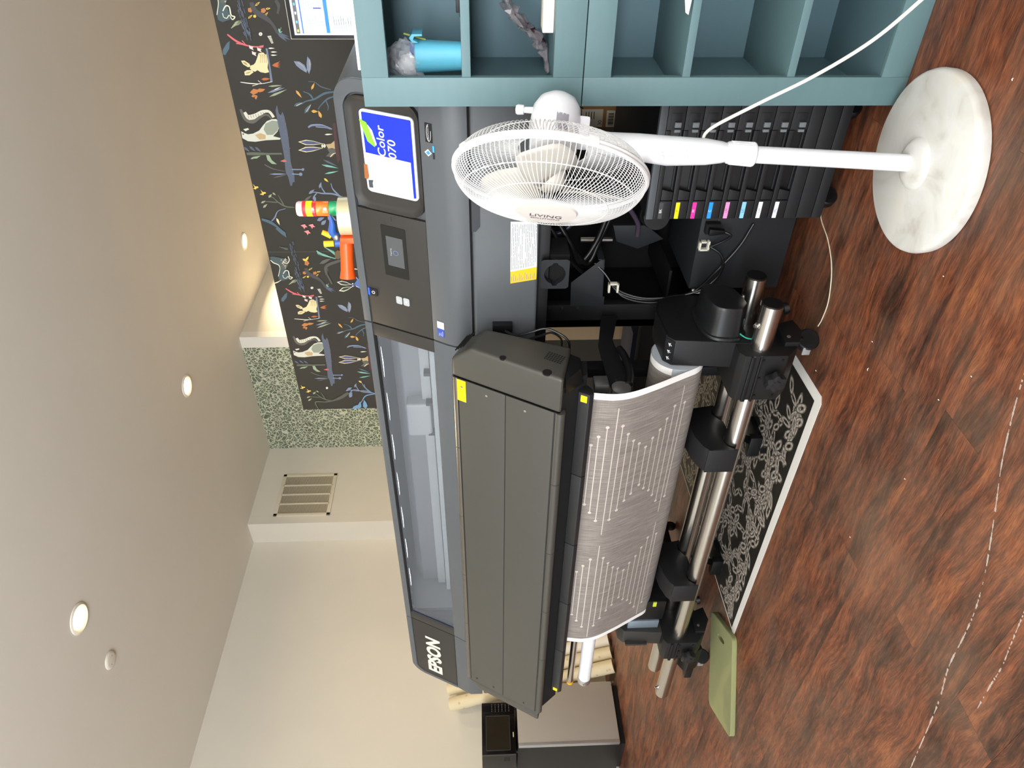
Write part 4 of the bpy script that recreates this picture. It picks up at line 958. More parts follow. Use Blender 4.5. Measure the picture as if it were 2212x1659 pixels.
# teal plastic caddy cup with a hooked lip
CUP = mat('cup_aqua', '5db2cc', .45, noise=.03, nscale=20)
cu = thing('plastic_caddy_cup', 'aqua plastic cup with hooked rim on the upper cabinet shelf', 'cup', (-.567, 2.03, 1.136))
g = G(); cxx, cyy = -.567, 2.03; N = 28
def cr(z, k=1.0):
    t = (z-1.136)/.12; a, b = .034+.006*t, .030+.008*t
    return [(cxx+a*k*math.copysign(abs(math.cos(q))**.75, math.cos(q)), cyy+b*k*math.copysign(abs(math.sin(q))**.75, math.sin(q)), z) for q in (2*math.pi*i/N for i in range(N))]
g.loft([cr(1.1365, .92), cr(1.139), cr(1.20), cr(1.256), cr(1.258, .96), cr(1.20, .94), cr(1.142, .92)])
ob('cup_body', g, CUP, cu)
g = G().extrude([(-.527, 2.00, 1.246), (-.527, 2.00, 1.262), (-.516, 2.00, 1.270), (-.506, 2.00, 1.262), (-.506, 2.00, 1.236), (-.511, 2.00, 1.236), (-.512, 2.00, 1.256), (-.520, 2.00, 1.260)], (0, .05, 0))
ob('hook_lip', g, CUP, cu, bevel=.001)
ob('blue_card', G().box(-.56, -.535, 2.028, 2.030, 1.20, 1.272), mat('card_blue', '1c4f9c', .5), label='blue card standing in the aqua plastic cup', cat='card')
g = G().tube([(-.528, 2.035, 1.23), (-.512, 2.03, 1.285)], .0025, 8); ob('pen', g, mat('pen_green', '8a9a4a', .5), label='thin green pencil leaning in the aqua plastic cup', cat='pencil')
def crumple(c, rx, ry, rz, seed, amp=.22, n=22, m=14, drop=0.0):
    rg = random.Random(seed); g = G(); rings = []
    ks = [(rg.uniform(2, 7), rg.uniform(0, 6), rg.uniform(2, 6), rg.uniform(0, 6), rg.uniform(.3, 1)) for _ in range(7)]
    for i in range(m+1):
        ph = -math.pi/2+math.pi*i/m; q = max(math.cos(ph), .02); r_ = []
        for k in range(n):
            t = 2*math.pi*k/n
            d = 1+amp*sum(w_*abs(math.sin(a*t+b+c_*ph+e)) for a, b, c_, e, w_ in ((round(x[0]), x[1], x[2], x[3], x[4]) for x in ks))/2.6-amp*.6+rg.uniform(-amp, amp)*.22
            r_.append((c[0]+rx*q*d*math.cos(t), c[1]+ry*q*d*math.sin(t), c[2]+rz*d*math.sin(ph)))
        rings.append(r_)
    return g.loft(rings)
PLAS = mat('clear_plastic_bag', 'd6dbe2', .12, alpha=.30, spec=.9)
bg_ = thing('clear_plastic_bag', 'crumpled clear plastic bag of white filling stuffed in the aqua cup', 'bag', (-.578, 2.035, 1.25))
ob('bag_film', crumple((-.580, 2.03, 1.283), .043, .038, .045, 3, .35), PLAS, bg_, smooth=False)
ob('bag_tail', crumple((-.618, 2.02, 1.268), .020, .02, .026, 9, .4), PLAS, bg_, smooth=False)
ob('white_filling', crumple((-.590, 2.025, 1.278), .024, .022, .022, 5, .3), mat('filling_white', 'dfe1e0', .8), bg_)
ob('black_handset', G().box(-.475, -.40, 2.08, 2.125, 1.1365, 1.150).box(-.49, -.475, 2.10, 2.104, 1.138, 1.142), BK, bevel=.003, label='small black device lying at the end of the upper shelf', cat='device')
b2_ = thing('grey_plastic_bag', 'thin grey and maroon plastic bag slumped over a white paper block', 'bag', (-.50, 2.05, .91))
FILM = mat('smoky_plastic', '8f8b90', .2, alpha=.55, spec=.8)
g = G(); rg = random.Random(4)
sp = spline([(-.40, 2.03, 1.03), (-.455, 2.04, 1.012), (-.49, 2.05, .98), (-.515, 2.06, .95), (-.548, 2.05, .925), (-.592, 2.035, .9105)], 5)
rings = []
for i, p in enumerate(sp):
    w_ = .030+.020*math.sin(i*.8)+rg.uniform(-.006, .006); h_ = (.016+.008*math.sin(i*1.7)) if i < len(sp)-3 else .006
    rings.append([(p.x+rg.uniform(-.006, .006), p.y+w_*math.cos(t)*1.3, max(.9102, p.z+h_*math.sin(t)+rg.uniform(-.006, .006))) for t in (2*math.pi*k/14 for k in range(14))])
ob('bag_sheet', g.loft(rings), FILM, b2_, smooth=False)
g = G(); rings = []
for i, p in enumerate(sp[6:20]):
    rings.append([(p.x+rg.uniform(-.004, .004), p.y+.018*math.cos(t), max(.9105, p.z-.006+.008*math.sin(t))) for t in (2*math.pi*k/10 for k in range(10))])
ob('maroon_content', g.loft(rings), mat('maroon_film', '4d2b33', .4), b2_, smooth=False)
ob('white_paper_block', G().box(-.484, -.33, 1.925, 1.99, .9093, .936), mat('block_cream', 'ece4d8', .8, noise=.05, nscale=80), bevel=.002, label='white paper block at the front of the upper cabinet floor', cat='paper block')
ob('white_price_tag', G().extrude([(-.385, 1.884, .588), (-.433, 1.884, .592), (-.428, 1.884, .600), (-.400, 1.884, .606), (-.380, 1.884, .607)], (0, .0015, 0)), mat('tag_white', 'e7e6e2', .6), smooth=False, label='torn white paper tag hanging off a lower cabinet shelf', cat='tag', loc=(-.41, 1.888, .583))

# ================================================================ PEDESTAL FAN
FW = mat('fan_white', 'e4e6ec', .3, noise=.02, nscale=8); FB = mat('fan_base_marbled', 'cfccc2', .45)
nt, b = nodes(FB); L = nt.links
tc = nt.nodes.new('ShaderNodeTexCoord'); n1 = nt.nodes.new('ShaderNodeTexNoise'); n1.inputs['Scale'].default_value = 7; n1.inputs['Detail'].default_value = 8; n1.inputs['Distortion'].default_value = 1.2
L.new(tc.outputs['Object'], n1.inputs['Vector'])
r_ = ramp(nt, [(.3, 'b9b6ae'), (.42, 'd0cfca'), (.55, 'd9d9d7'), (.75, 'd9d5c9')]); L.new(n1.outputs['Fac'], r_.inputs[0]); L.new(r_.outputs[0], b.inputs['Base Color'])
FG = mat('fan_grille_white', 'dfdfdf', .4); FBL = mat('fan_blade_translucent', 'd8d4cb', .3, alpha=.82)
BX, BY = -.71, 1.66
fan = thing('pedestal_fan', 'white pedestal fan on a round marbled base in front of the printer', 'fan', (BX, BY, 0))
ob('base_plate', G().lathe([(0.0, .208), (.003, .213), (.020, .215), (.030, .212), (.035, .205), (.038, .08), (.042, .062), (.050, .056), (.054, .045), (.054, .001)], (BX, BY, 0), (0, 0, 1), 72), FB, fan)
p0, p1, p2, p3, p4 = V((-.714, 1.672, .045)), V((-.708, 1.714, .419)), V((-.705, 1.722, .49)), V((-.704, 1.731, .636)), V((-.692, 1.745, .775))
ob('pole', G().tube([p0, p1], .0205, 28), FW, fan)
cl = G(); ax = (p2-p1).normalized()
ob('height_collar', cl.lathe([(0, .024), (.003, .028), (.04, .0285), (.068, .0265), (.074, .022), (.09, .021)], p1, ax, 32), FW, fan)
g = G()
for i in range(30):
    t = 2*math.pi*i/30; a = ax.orthogonal().normalized(); bb = ax.cross(a); d = a*math.cos(t)+bb*math.sin(t)
    g.tube([p1+ax*.006+d*.0282, p1+ax*.062+d*.0272], .0013, 5)
ob('collar_ribs', g, FW, fan)
# control column, oval in section
col_pts = [(p2+(p3-p2)*-.08, .020, .020), (p2+(p3-p2)*.08, .026, .026), (p2+(p3-p2)*.35, .0315, .033), (p3, .0355, .038), (p3+(p4-p3)*.5, .033, .035), (p4, .028, .029), (V((-.683, 1.757, .83)), .023, .024), (V((-.672, 1.772, .875)), .02, .02)]
g = G(); rings = []
vr = V((.769, .64, 0)); vf = V((-.64, .769, 0))
for c, a, bq in col_pts: rings.append([c+vr*(a*math.cos(t))+vf*(bq*math.sin(t)) for t in (2*math.pi*k/28 for k in range(28))])
ob('control_column', g.loft(rings), FW, fan)
# speed buttons on the front-left face of the column
fdir = (vr*-.72-vf*.70).normalized(); sdir = V((-fdir.y, fdir.x, 0))
for k, s in enumerate(('3', '2', '1', '0')):
    z = .655-k*.0195; c = V((-.7045, 1.7305, z))+fdir*.0352
    c.x += .0005*k; bt = G(); bt.lathe([(-.006, .0085), (.002, .0085), (.0035, .007), (.004, .001)], c, fdir, 18); 
    for i, p in enumerate(bt.v): 
        q = V(p)-c; bt.v[i] = tuple(c+fdir*q.dot(fdir)+V((0, 0, 1))*q.z*.72+sdir*q.dot(sdir)*1.05)
    ob('speed_button', bt, FW, fan)
    tg = G(); text(tg, s, c-sdir*-.0145+fdir*-.0015, -sdir if sdir.dot(vr) < 0 else sdir, (0, 0, 1), .008); ob('button_number', tg, mat('number_grey', '8b8f98', .6), fan, smooth=False)
# head: axis, grille, blades, motor
HA = V((-.708, -.695, .126)).normalized(); HC = V((-.747, 1.674, .927))
ha = HA.orthogonal().normalized(); ha = (V((0, 0, 1))-HA*HA.z).normalized(); hb = HA.cross(ha)
def HP(t, r, q): return HC+HA*t+(ha*math.cos(q)+hb*math.sin(q))*r
ob('grille_rim', G().ring(HC, HA, .2335, .0055, 90, 8).ring(HC-HA*.009, HA, .2345, .005, 90, 8), FG, fan)
front = [(.004, .2325), (.020, .229), (.040, .214), (.056, .190), (.068, .150), (.077, .110), (.083, .074)]
rear = [(-.006, .2325), (-.028, .226), (-.048, .208), (-.060, .180), (-.066, .140), (-.068, .085)]
def prof_at(pr, k):
    P_ = spline([(a, b, 0) for a, b in pr], k); return [(p.x, p.y) for p in P_]
pf = prof_at(front, 3); prr = prof_at(rear, 3)
gw = G(); NW = 120
for i in range(NW):
    q = 2*math.pi*i/NW; gw.tube([HP(t, r, q+.35*(1-(r-.074)/.16)*0) for t, r in pf], .00105, 4, cap=False)
o = ob('front_grille_wires', gw, FG, fan); o['kind'] = 'stuff'
gw = G()
for i in range(NW):
    q = 2*math.pi*(i+.5)/NW; gw.tube([HP(t, r, q+(.2325-r)*1.2) for t, r in prr], .00105, 4, cap=False)
o = ob('rear_grille_wires', gw, FG, fan); o['kind'] = 'stuff'
ob('grille_hoop', G().ring(HC+HA*.0455, HA, .207, .0013, 90, 6), FG, fan); ob('grille_hoop', G().ring(HC+HA*.069, HA, .147, .0012, 80, 6), FG, fan)
ob('grille_hoop', G().ring(HC-HA*.062, HA, .172, .0013, 80, 6), FG, fan); ob('grille_hoop', G().ring(HC-HA*.0685, HA, .085, .002, 60, 6), FG, fan)
for q in (1.2, 2.9, 4.4, 5.8):
    c = HP(-.004, .238, q); tq = (ha*-math.sin(q)+hb*math.cos(q)); rq = (ha*math.cos(q)+hb*math.sin(q)); g = G()
    g.loft([[c+tq*a*.012+HA*bz*.011+rq*rz for a, bz in ((-1, -1), (1, -1), (1, 1), (-1, 1))] for rz in (-.003, .003)]); ob('rim_clip', g, FG, fan, bevel=.001)
hubc = ob('grille_badge', G().lathe([(.0775, .074), (.083, .0765), (.088, .073), (.090, .05), (.091, .001)], HC, HA, 48), mat('badge_cream', 'd9d5d0', .35), fan)
tdir = (ha*.10+hb*.995).normalized()
# lettering on the badge is turned with the grille, as in the photograph
ex = (-ha).normalized(); ey = HA.cross(ex).normalized()
g = G(); text(g, 'LIVING', HC+HA*.0915+ey*-.008-ey*.006, ex, ey, .026); text(g, 'SOLUTIONS', HC+HA*.0915-ey*.034, ex, ey, .0135); ob('badge_lettering', g, mat('badge_ink', '4c4450', .6), hubc, smooth=False)
g = G()
for k in range(3):
    q0 = 2*math.pi*k/3+.5; rows = []
    for i in range(9):
        r = .035+.165*i/8; wd = (.55+.35*math.sin(i/8*math.pi*.9))*(.10/max(r, .06)); row = []
        for j in range(7):
            u_ = j/6-.5; row.append(HP(.010+.050*u_*(1-.35*i/8), r if j not in (0, 6) or i < 8 else r*.97, q0+wd*u_*1.5+.25*i/8))
        rows.append(row)
    base = len(g.v)
    for row in rows: g.v += [tuple(p) for p in row]
    for i in range(8):
        for j in range(6): g.f.append((base+i*7+j, base+i*7+j+1, base+(i+1)*7+j+1, base+(i+1)*7+j))
bl_ = ob('fan_blades', g, FBL, fan, fix=False); md = bl_.modifiers.new('thick', 'SOLIDIFY'); md.thickness = .002
ob('blade_hub', G().lathe([(-.035, .036), (.01, .036), (.022, .033), (.03, .02), (.032, .001)], HC, HA, 32), mat('hub_white', 'e6e2d8', .35), fan)
mo = ob('motor_housing', G().lathe([(-.066, .052), (-.070, .058), (-.10, .0605), (-.145, .0615), (-.175, .058), (-.196, .046), (-.208, .028), (-.212, .001)], HC, HA, 40), FW, fan)
ob('rating_label', G().loft([[HP(t, .0613, q) for q in (4.25, 4.35, 4.45, 4.55, 4.65, 4.75)] for t in (-.138, -.098)], cap=False, closed=False), mat('label_silver', '9c9aa6', .4), mo)
kn0 = HP(-.168, .050, 0.15)
ob('oscillation_knob', G().lathe([(0, .0085), (.030, .0075), (.031, .0115), (.045, .0125), (.050, .010), (.052, .001)], kn0, HP(-.168, .09, .15)-kn0, 20), FW, mo)
nk0 = HP(-.115, .045, math.pi)
ob('neck_block', G().loft([[HP(t, r_k, math.pi)+hb*s for t, s in ((-.158, -.018), (-.158, .018), (-.085, .018), (-.085, -.018))] for r_k in (.040, .083)]), FW, fan, bevel=.006)
ob('neck_joint', G().tube([HP(-.12, .07, math.pi), V((-.676, 1.768, .845))], .021, 20), FW, fan)
# mains lead
CORD = mat('cord_white', 'ece9e2', .45)
ob('power_cord', G().tube(spline([(-.69, 1.748, .548), (-.66, 1.762, .525), (-.597, 1.752, .425), (-.528, 1.735, .314), (-.437, 1.674, .236), (-.343, 1.619, .186), (-.24, 1.55, .15), (-.05, 1.47, .06), (.2, 1.45, .006)], 10), .0042, 10), CORD, fan)
# ================================================================ BLACK WALLPAPERED PARTITION BEHIND THE PRINTER
YW = 4.40
wp_ = ob('wall_partition', G().box(-3.885, 1.6, YW+.002, YW+.12, 0, 2.518), WHITEP, kind='structure', smooth=False)
ob('black_wallpaper', G().box(-3.8875, -2.476, YW, YW+.002, 0, 2.520), mat('wallpaper_charcoal', '302e29', .7, noise=.06, nscale=3), wp_, smooth=False)
ob('black_wallpaper', G().box(-2.4745, 1.6, YW, YW+.002, 0, 2.520), mat('wallpaper_charcoal', '302e29', .7), wp_, smooth=False)
ob('paper_seam', G().box(-2.476, -2.4745, YW+.0005, YW+.002, 0, 2.519), mat('seam_grey', '77736a', .7), wp_, smooth=False)
UNIT=[
('cream',0,[(-1.244,2.335),(-1.214,2.319),(-1.21,2.293),(-1.228,2.276),(-1.258,2.274),(-1.292,2.285),(-1.316,2.281),(-1.321,2.302),(-1.316,2.329),(-1.305,2.344),(-1.314,2.36),(-1.307,2.376),(-1.295,2.385),(-1.28,2.376),(-1.275,2.359),(-1.265,2.348)]),
('tan',0.006,[(-1.218,2.316),(-1.231,2.31),(-1.265,2.32)]),
('tan',0.006,[(-1.218,2.303),(-1.231,2.299),(-1.265,2.309)]),
('tan',0.006,[(-1.218,2.291),(-1.231,2.288),(-1.265,2.297)]),
('tan',0.006,[(-1.218,2.278),(-1.231,2.277),(-1.265,2.286)]),
('cream',0,[(-1.254,2.425),(-1.253,2.406),(-1.271,2.382),(-1.286,2.378),(-1.289,2.394),(-1.273,2.418)]),
('tan',0,[(-1.258,2.418),(-1.269,2.413),(-1.275,2.404),(-1.282,2.389),(-1.269,2.398),(-1.261,2.406)]),
('brown',0,[(-1.263,2.409),(-1.268,2.406),(-1.271,2.401),(-1.275,2.394),(-1.269,2.399),(-1.265,2.403)]),
('cream',0,[(-1.314,2.42),(-1.305,2.403),(-1.305,2.378),(-1.316,2.368),(-1.333,2.395),(-1.333,2.421)]),
('tan',0,[(-1.325,2.417),(-1.325,2.404),(-1.321,2.393),(-1.312,2.378),(-1.314,2.394),(-1.316,2.406)]),
('slate2',0,[(-1.188,2.275),(-1.19,2.265),(-1.371,2.271),(-1.368,2.283),(-1.278,2.276)]),
('slate',0.004,[(-1.198,2.271),(-1.224,2.272)]),
('slate',0.004,[(-1.214,2.272),(-1.24,2.272)]),
('slate',0.004,[(-1.23,2.272),(-1.256,2.273)]),
('slate',0.004,[(-1.246,2.273),(-1.273,2.273)]),
('slate',0.004,[(-1.262,2.273),(-1.289,2.273)]),
('slate',0.004,[(-1.278,2.273),(-1.305,2.274)]),
('slate',0.004,[(-1.295,2.274),(-1.322,2.274)]),
('slate',0.004,[(-1.311,2.274),(-1.339,2.275)]),
('slate',0.004,[(-1.327,2.275),(-1.355,2.275)]),
('slate',0.004,[(-1.344,2.275),(-1.372,2.276)]),
('red',0.011,[(-1.116,2.469),(-1.148,2.432),(-1.169,2.389),(-1.179,2.342),(-1.18,2.301)]),
('red',0,[(-1.175,2.307),(-1.171,2.282),(-1.183,2.287),(-1.187,2.309)]),
('red',0.007,[(-1.162,2.432),(-1.167,2.399),(-1.173,2.376)]),
('red',0.007,[(-1.148,2.396),(-1.168,2.381)]),
('pink',0,[(-1.171,2.363),(-1.178,2.353),(-1.18,2.34),(-1.188,2.347),(-1.199,2.342),(-1.192,2.356),(-1.188,2.364)]),
('pink',0,[(-1.182,2.321),(-1.188,2.311),(-1.191,2.298),(-1.199,2.305),(-1.21,2.3),(-1.203,2.314),(-1.199,2.322)]),
('pink',0,[(-1.202,2.354),(-1.208,2.344),(-1.211,2.331),(-1.219,2.338),(-1.23,2.334),(-1.223,2.347),(-1.219,2.355)]),
('white',0,[(-1.114,2.278),(-1.118,2.28),(-1.122,2.284),(-1.123,2.289),(-1.122,2.294),(-1.118,2.297),(-1.114,2.297),(-1.109,2.295),(-1.106,2.291),(-1.105,2.286),(-1.106,2.281),(-1.109,2.278)]),
('dark',0,[(-1.114,2.284),(-1.116,2.286),(-1.117,2.288),(-1.116,2.29),(-1.114,2.291),(-1.112,2.29),(-1.111,2.287),(-1.112,2.285)]),
('white',0.005,[(-1.126,2.252),(-1.124,2.232)]),
('white',0.005,[(-1.131,2.25),(-1.129,2.231)]),
('white',0.005,[(-1.137,2.248),(-1.135,2.23)]),
('white',0.005,[(-1.143,2.245),(-1.141,2.229)]),
('white',0.005,[(-1.149,2.243),(-1.147,2.228)]),
('white',0.005,[(-1.155,2.241),(-1.153,2.227)]),
('white',0.005,[(-1.161,2.238),(-1.159,2.226)]),
('white',0,[(-1.188,2.261),(-1.191,2.251),(-1.19,2.24),(-1.188,2.224),(-1.185,2.239),(-1.184,2.249)]),
('white',0,[(-1.208,2.251),(-1.211,2.241),(-1.21,2.23),(-1.208,2.214),(-1.205,2.228),(-1.204,2.239)]),
('white',0,[(-1.224,2.254),(-1.228,2.244),(-1.227,2.233),(-1.224,2.217),(-1.222,2.232),(-1.221,2.243)]),
('orange',0,[(-.992,2.304),(-.997,2.307),(-.999,2.312),(-.997,2.316),(-.992,2.317),(-.988,2.314),(-.986,2.309),(-.988,2.305)]),
('orange',0,[(-.999,2.31),(-1.003,2.313),(-1.005,2.318),(-1.003,2.323),(-.999,2.324),(-.995,2.321),(-.993,2.316),(-.995,2.311)]),
('orange',0,[(-.996,2.318),(-1.001,2.321),(-1.003,2.326),(-1.001,2.33),(-.996,2.331),(-.992,2.328),(-.99,2.323),(-.992,2.319)]),
('orange',0,[(-.988,2.316),(-.993,2.319),(-.995,2.324),(-.993,2.329),(-.988,2.33),(-.984,2.327),(-.982,2.322),(-.984,2.317)]),
('orange',0,[(-.986,2.307),(-.99,2.31),(-.992,2.315),(-.99,2.32),(-.986,2.321),(-.982,2.318),(-.98,2.313),(-.982,2.308)]),
('orange',0,[(-.995,2.234),(-1.,2.237),(-1.002,2.242),(-1.,2.247),(-.995,2.248),(-.991,2.245),(-.989,2.24),(-.991,2.235)]),
('orange',0,[(-1.002,2.241),(-1.006,2.244),(-1.008,2.249),(-1.006,2.253),(-1.002,2.254),(-.997,2.251),(-.996,2.246),(-.997,2.242)]),
('orange',0,[(-.999,2.249),(-1.004,2.251),(-1.006,2.257),(-1.004,2.261),(-.999,2.262),(-.995,2.259),(-.993,2.254),(-.995,2.25)]),
('orange',0,[(-.991,2.247),(-.996,2.25),(-.998,2.255),(-.996,2.259),(-.991,2.26),(-.987,2.258),(-.985,2.252),(-.987,2.248)]),
('orange',0,[(-.989,2.238),(-.993,2.241),(-.995,2.246),(-.993,2.251),(-.989,2.252),(-.984,2.249),(-.983,2.244),(-.984,2.239)]),
('yellow',0,[(-1.024,2.292),(-1.027,2.294),(-1.027,2.298),(-1.025,2.3),(-1.022,2.299),(-1.02,2.296),(-1.021,2.293)]),
('yellow',0,[(-1.028,2.296),(-1.031,2.298),(-1.031,2.302),(-1.029,2.304),(-1.026,2.304),(-1.024,2.3),(-1.025,2.297)]),
('yellow',0,[(-1.026,2.301),(-1.029,2.303),(-1.03,2.307),(-1.028,2.309),(-1.025,2.308),(-1.023,2.305),(-1.023,2.302)]),
('yellow',0,[(-1.021,2.3),(-1.024,2.302),(-1.025,2.306),(-1.023,2.308),(-1.019,2.307),(-1.017,2.304),(-1.018,2.301)]),
('yellow',0,[(-1.019,2.294),(-1.022,2.297),(-1.023,2.3),(-1.021,2.302),(-1.018,2.302),(-1.016,2.299),(-1.016,2.295)]),
('yellow',0,[(-1.035,2.339),(-1.033,2.328),(-1.027,2.32),(-1.016,2.311),(-1.021,2.325),(-1.026,2.333)]),
('dark',0,[(-1.031,2.333),(-1.03,2.328),(-1.026,2.323),(-1.021,2.318),(-1.024,2.325),(-1.026,2.33)]),
('yellow',0,[(-1.005,2.272),(-1.014,2.27),(-1.019,2.262),(-1.023,2.25),(-1.013,2.256),(-1.006,2.261)]),
('dark',0,[(-1.008,2.268),(-1.013,2.266),(-1.016,2.262),(-1.019,2.256),(-1.013,2.259),(-1.01,2.262)]),
('yellow',0,[(-1.023,2.247),(-1.02,2.237),(-1.013,2.231),(-1.002,2.224),(-1.008,2.236),(-1.014,2.244)]),
('dark',0,[(-1.019,2.243),(-1.017,2.237),(-1.013,2.234),(-1.007,2.23),(-1.011,2.236),(-1.014,2.24)]),
('yellow',0,[(-.987,2.235),(-.991,2.227),(-.989,2.218),(-.983,2.207),(-.981,2.218),(-.981,2.226)]),
('dark',0,[(-.986,2.229),(-.988,2.225),(-.987,2.22),(-.984,2.214),(-.984,2.22),(-.984,2.225)]),
('yellow',0,[(-.973,2.288),(-.97,2.276),(-.963,2.267),(-.952,2.257),(-.957,2.272),(-.962,2.281)]),
('dark',0,[(-.968,2.282),(-.967,2.276),(-.963,2.271),(-.957,2.265),(-.96,2.273),(-.963,2.278)]),
('slate',0.005,[(-.984,2.373),(-1.,2.37)]),
('slate',0.005,[(-1.009,2.37),(-1.025,2.368)]),
('slate',0.005,[(-1.057,2.38),(-1.073,2.378)]),
('slate',0.005,[(-.943,2.368),(-.959,2.366)]),
('slate',0.005,[(-.988,2.38),(-1.004,2.377)]),
('slate',0.005,[(-1.128,2.368),(-1.145,2.365)]),
('slate',0.005,[(-1.097,2.369),(-1.114,2.366)]),
('slate',0.005,[(-1.06,2.378),(-1.076,2.376)]),
('slate',0.005,[(-1.059,2.362),(-1.075,2.359)]),
('slate',0.005,[(-1.038,2.366),(-1.054,2.363)]),
('slate',0.005,[(-1.066,2.38),(-1.082,2.377)]),
('slate',0.005,[(-1.082,2.367),(-1.099,2.364)]),
('slate',0.005,[(-.996,2.384),(-1.012,2.381)]),
('slate',0.005,[(-1.103,2.369),(-1.12,2.366)]),
('slate',0.005,[(-1.075,2.361),(-1.091,2.358)]),
('slate',0.005,[(-1.074,2.36),(-1.09,2.357)]),
('slate',0.005,[(-1.013,2.365),(-1.03,2.363)]),
('slate',0.005,[(-1.023,2.362),(-1.039,2.359)]),
('slate',0.005,[(-1.105,2.377),(-1.122,2.375)]),
('slate',0.005,[(-.965,2.381),(-.981,2.379)]),
('slate',0.005,[(-1.122,2.369),(-1.139,2.366)]),
('slate',0.005,[(-1.057,2.375),(-1.074,2.372)]),
('slate',0.005,[(-1.035,2.374),(-1.051,2.371)]),
('slate',0.005,[(-1.005,2.371),(-1.021,2.368)]),
('slate',0.005,[(-1.049,2.361),(-1.066,2.359)]),
('slate',0.005,[(-1.068,2.36),(-1.084,2.357)]),
('slate',0.005,[(-1.101,2.357),(-1.118,2.354)]),
('slate',0.005,[(-1.066,2.378),(-1.082,2.375)]),
('slate',0.005,[(-1.102,2.357),(-1.119,2.355)]),
('slate',0.005,[(-1.11,2.366),(-1.127,2.364)]),
('slate',0.005,[(-1.074,2.376),(-1.09,2.374)]),
('slate',0.005,[(-1.096,2.367),(-1.113,2.364)]),
('slate',0.005,[(-.993,2.383),(-1.009,2.381)]),
('slate',0.005,[(-1.101,2.357),(-1.117,2.354)]),
('slate',0.005,[(-.957,2.368),(-.972,2.366)]),
('slate',0.005,[(-1.016,2.38),(-1.033,2.378)]),
('slate',0.005,[(-.995,2.367),(-1.011,2.365)]),
('slate',0.005,[(-1.104,2.379),(-1.121,2.376)]),
('slate',0.005,[(-1.055,2.381),(-1.071,2.378)]),
('slate',0.005,[(-1.075,2.373),(-1.091,2.371)]),
('slate',0.005,[(-1.106,2.357),(-1.123,2.354)]),
('slate',0.005,[(-1.034,2.36),(-1.051,2.357)]),
('slate',0.005,[(-.998,2.383),(-1.014,2.38)]),
('slate',0.005,[(-1.052,2.381),(-1.069,2.379)]),
('slate',0.005,[(-.977,2.376),(-.993,2.374)]),
('slate',0.005,[(-1.054,2.378),(-1.071,2.376)]),
('teal',0,[(-1.09,2.202),(-1.099,2.202),(-1.103,2.197),(-1.107,2.187),(-1.097,2.189),(-1.092,2.193)]),
('teal',0,[(-1.084,2.182),(-1.091,2.187),(-1.098,2.186),(-1.107,2.182),(-1.097,2.178),(-1.09,2.177)]),
('sage',0.004,[(-1.107,2.183),(-1.079,2.168)]),
('teal',0,[(-1.106,2.183),(-1.107,2.177),(-1.105,2.172),(-1.1,2.165),(-1.1,2.173),(-1.101,2.178)]),
('slate',0,[(-1.107,2.199),(-1.124,2.181),(-1.135,2.159),(-1.146,2.127),(-1.126,2.153),(-1.114,2.173)]),
('slate',0,[(-1.111,2.195),(-1.128,2.186),(-1.14,2.171),(-1.153,2.149),(-1.132,2.164),(-1.119,2.176)]),
('slate',0,[(-1.107,2.189),(-1.118,2.175),(-1.123,2.157),(-1.129,2.132),(-1.117,2.153),(-1.109,2.17)]),
('shadow',0.03,[(-.955,2.305),(-.999,2.291),(-1.036,2.238),(-1.068,2.21),(-1.107,2.194)]),
('shadow',0.02,[(-.943,2.172),(-.973,2.162),(-1.011,2.175)]),
('dteal',0,[(-1.198,2.514),(-1.162,2.483),(-1.149,2.463),(-1.191,2.476),(-1.224,2.505),(-1.221,2.518)]),
('sage',0.005,[(-1.084,2.441),(-1.071,2.418),(-1.065,2.393)]),
('sage',0.005,[(-1.075,2.433),(-1.064,2.41),(-1.06,2.386)]),
('sage',0.005,[(-1.066,2.424),(-1.056,2.401),(-1.055,2.38)]),
('sage',0.005,[(-1.057,2.415),(-1.048,2.393),(-1.05,2.373)]),
('slate2',0,[(-1.256,2.131),(-1.258,2.1),(-1.277,2.075),(-1.306,2.065),(-1.319,2.07),(-1.3,2.1),(-1.28,2.121)]),
('slate2',0,[(-1.231,2.051),(-1.248,2.038),(-1.271,2.036),(-1.299,2.043),(-1.326,2.057),(-1.302,2.065),(-1.271,2.062)]),
('tan2',0.004,[(-1.248,2.045),(-1.278,2.045),(-1.312,2.056)]),
('tan2',0.004,[(-1.263,2.111),(-1.282,2.086),(-1.311,2.072)]),
('orange',0,[(-1.429,2.413),(-1.408,2.389),(-1.415,2.353),(-1.432,2.371),(-1.44,2.392)]),
('orange',0,[(-1.42,2.378),(-1.406,2.355),(-1.41,2.321),(-1.423,2.337),(-1.428,2.357)]),
('orange',0,[(-1.451,2.409),(-1.44,2.398),(-1.444,2.382),(-1.453,2.39),(-1.457,2.4)]),
('orange',0,[(-1.46,2.392),(-1.443,2.383),(-1.448,2.373),(-1.462,2.38),(-1.469,2.387)]),
('orange',0,[(-1.436,2.404),(-1.429,2.397),(-1.431,2.388),(-1.437,2.393),(-1.44,2.399)]),
('rust',0,[(-1.278,2.257),(-1.275,2.24),(-1.268,2.225),(-1.256,2.206),(-1.263,2.227),(-1.269,2.242)]),
('rust',0,[(-1.278,2.257),(-1.278,2.242),(-1.273,2.227),(-1.265,2.208),(-1.268,2.228),(-1.271,2.242)]),
('rust',0,[(-1.278,2.257),(-1.28,2.243),(-1.278,2.228),(-1.274,2.209),(-1.273,2.228),(-1.274,2.242)]),
('rust',0,[(-1.278,2.257),(-1.283,2.244),(-1.284,2.23),(-1.283,2.211),(-1.278,2.228),(-1.276,2.242)]),
('rust',0,[(-1.278,2.257),(-1.286,2.245),(-1.289,2.232),(-1.292,2.213),(-1.284,2.229),(-1.279,2.242)]),
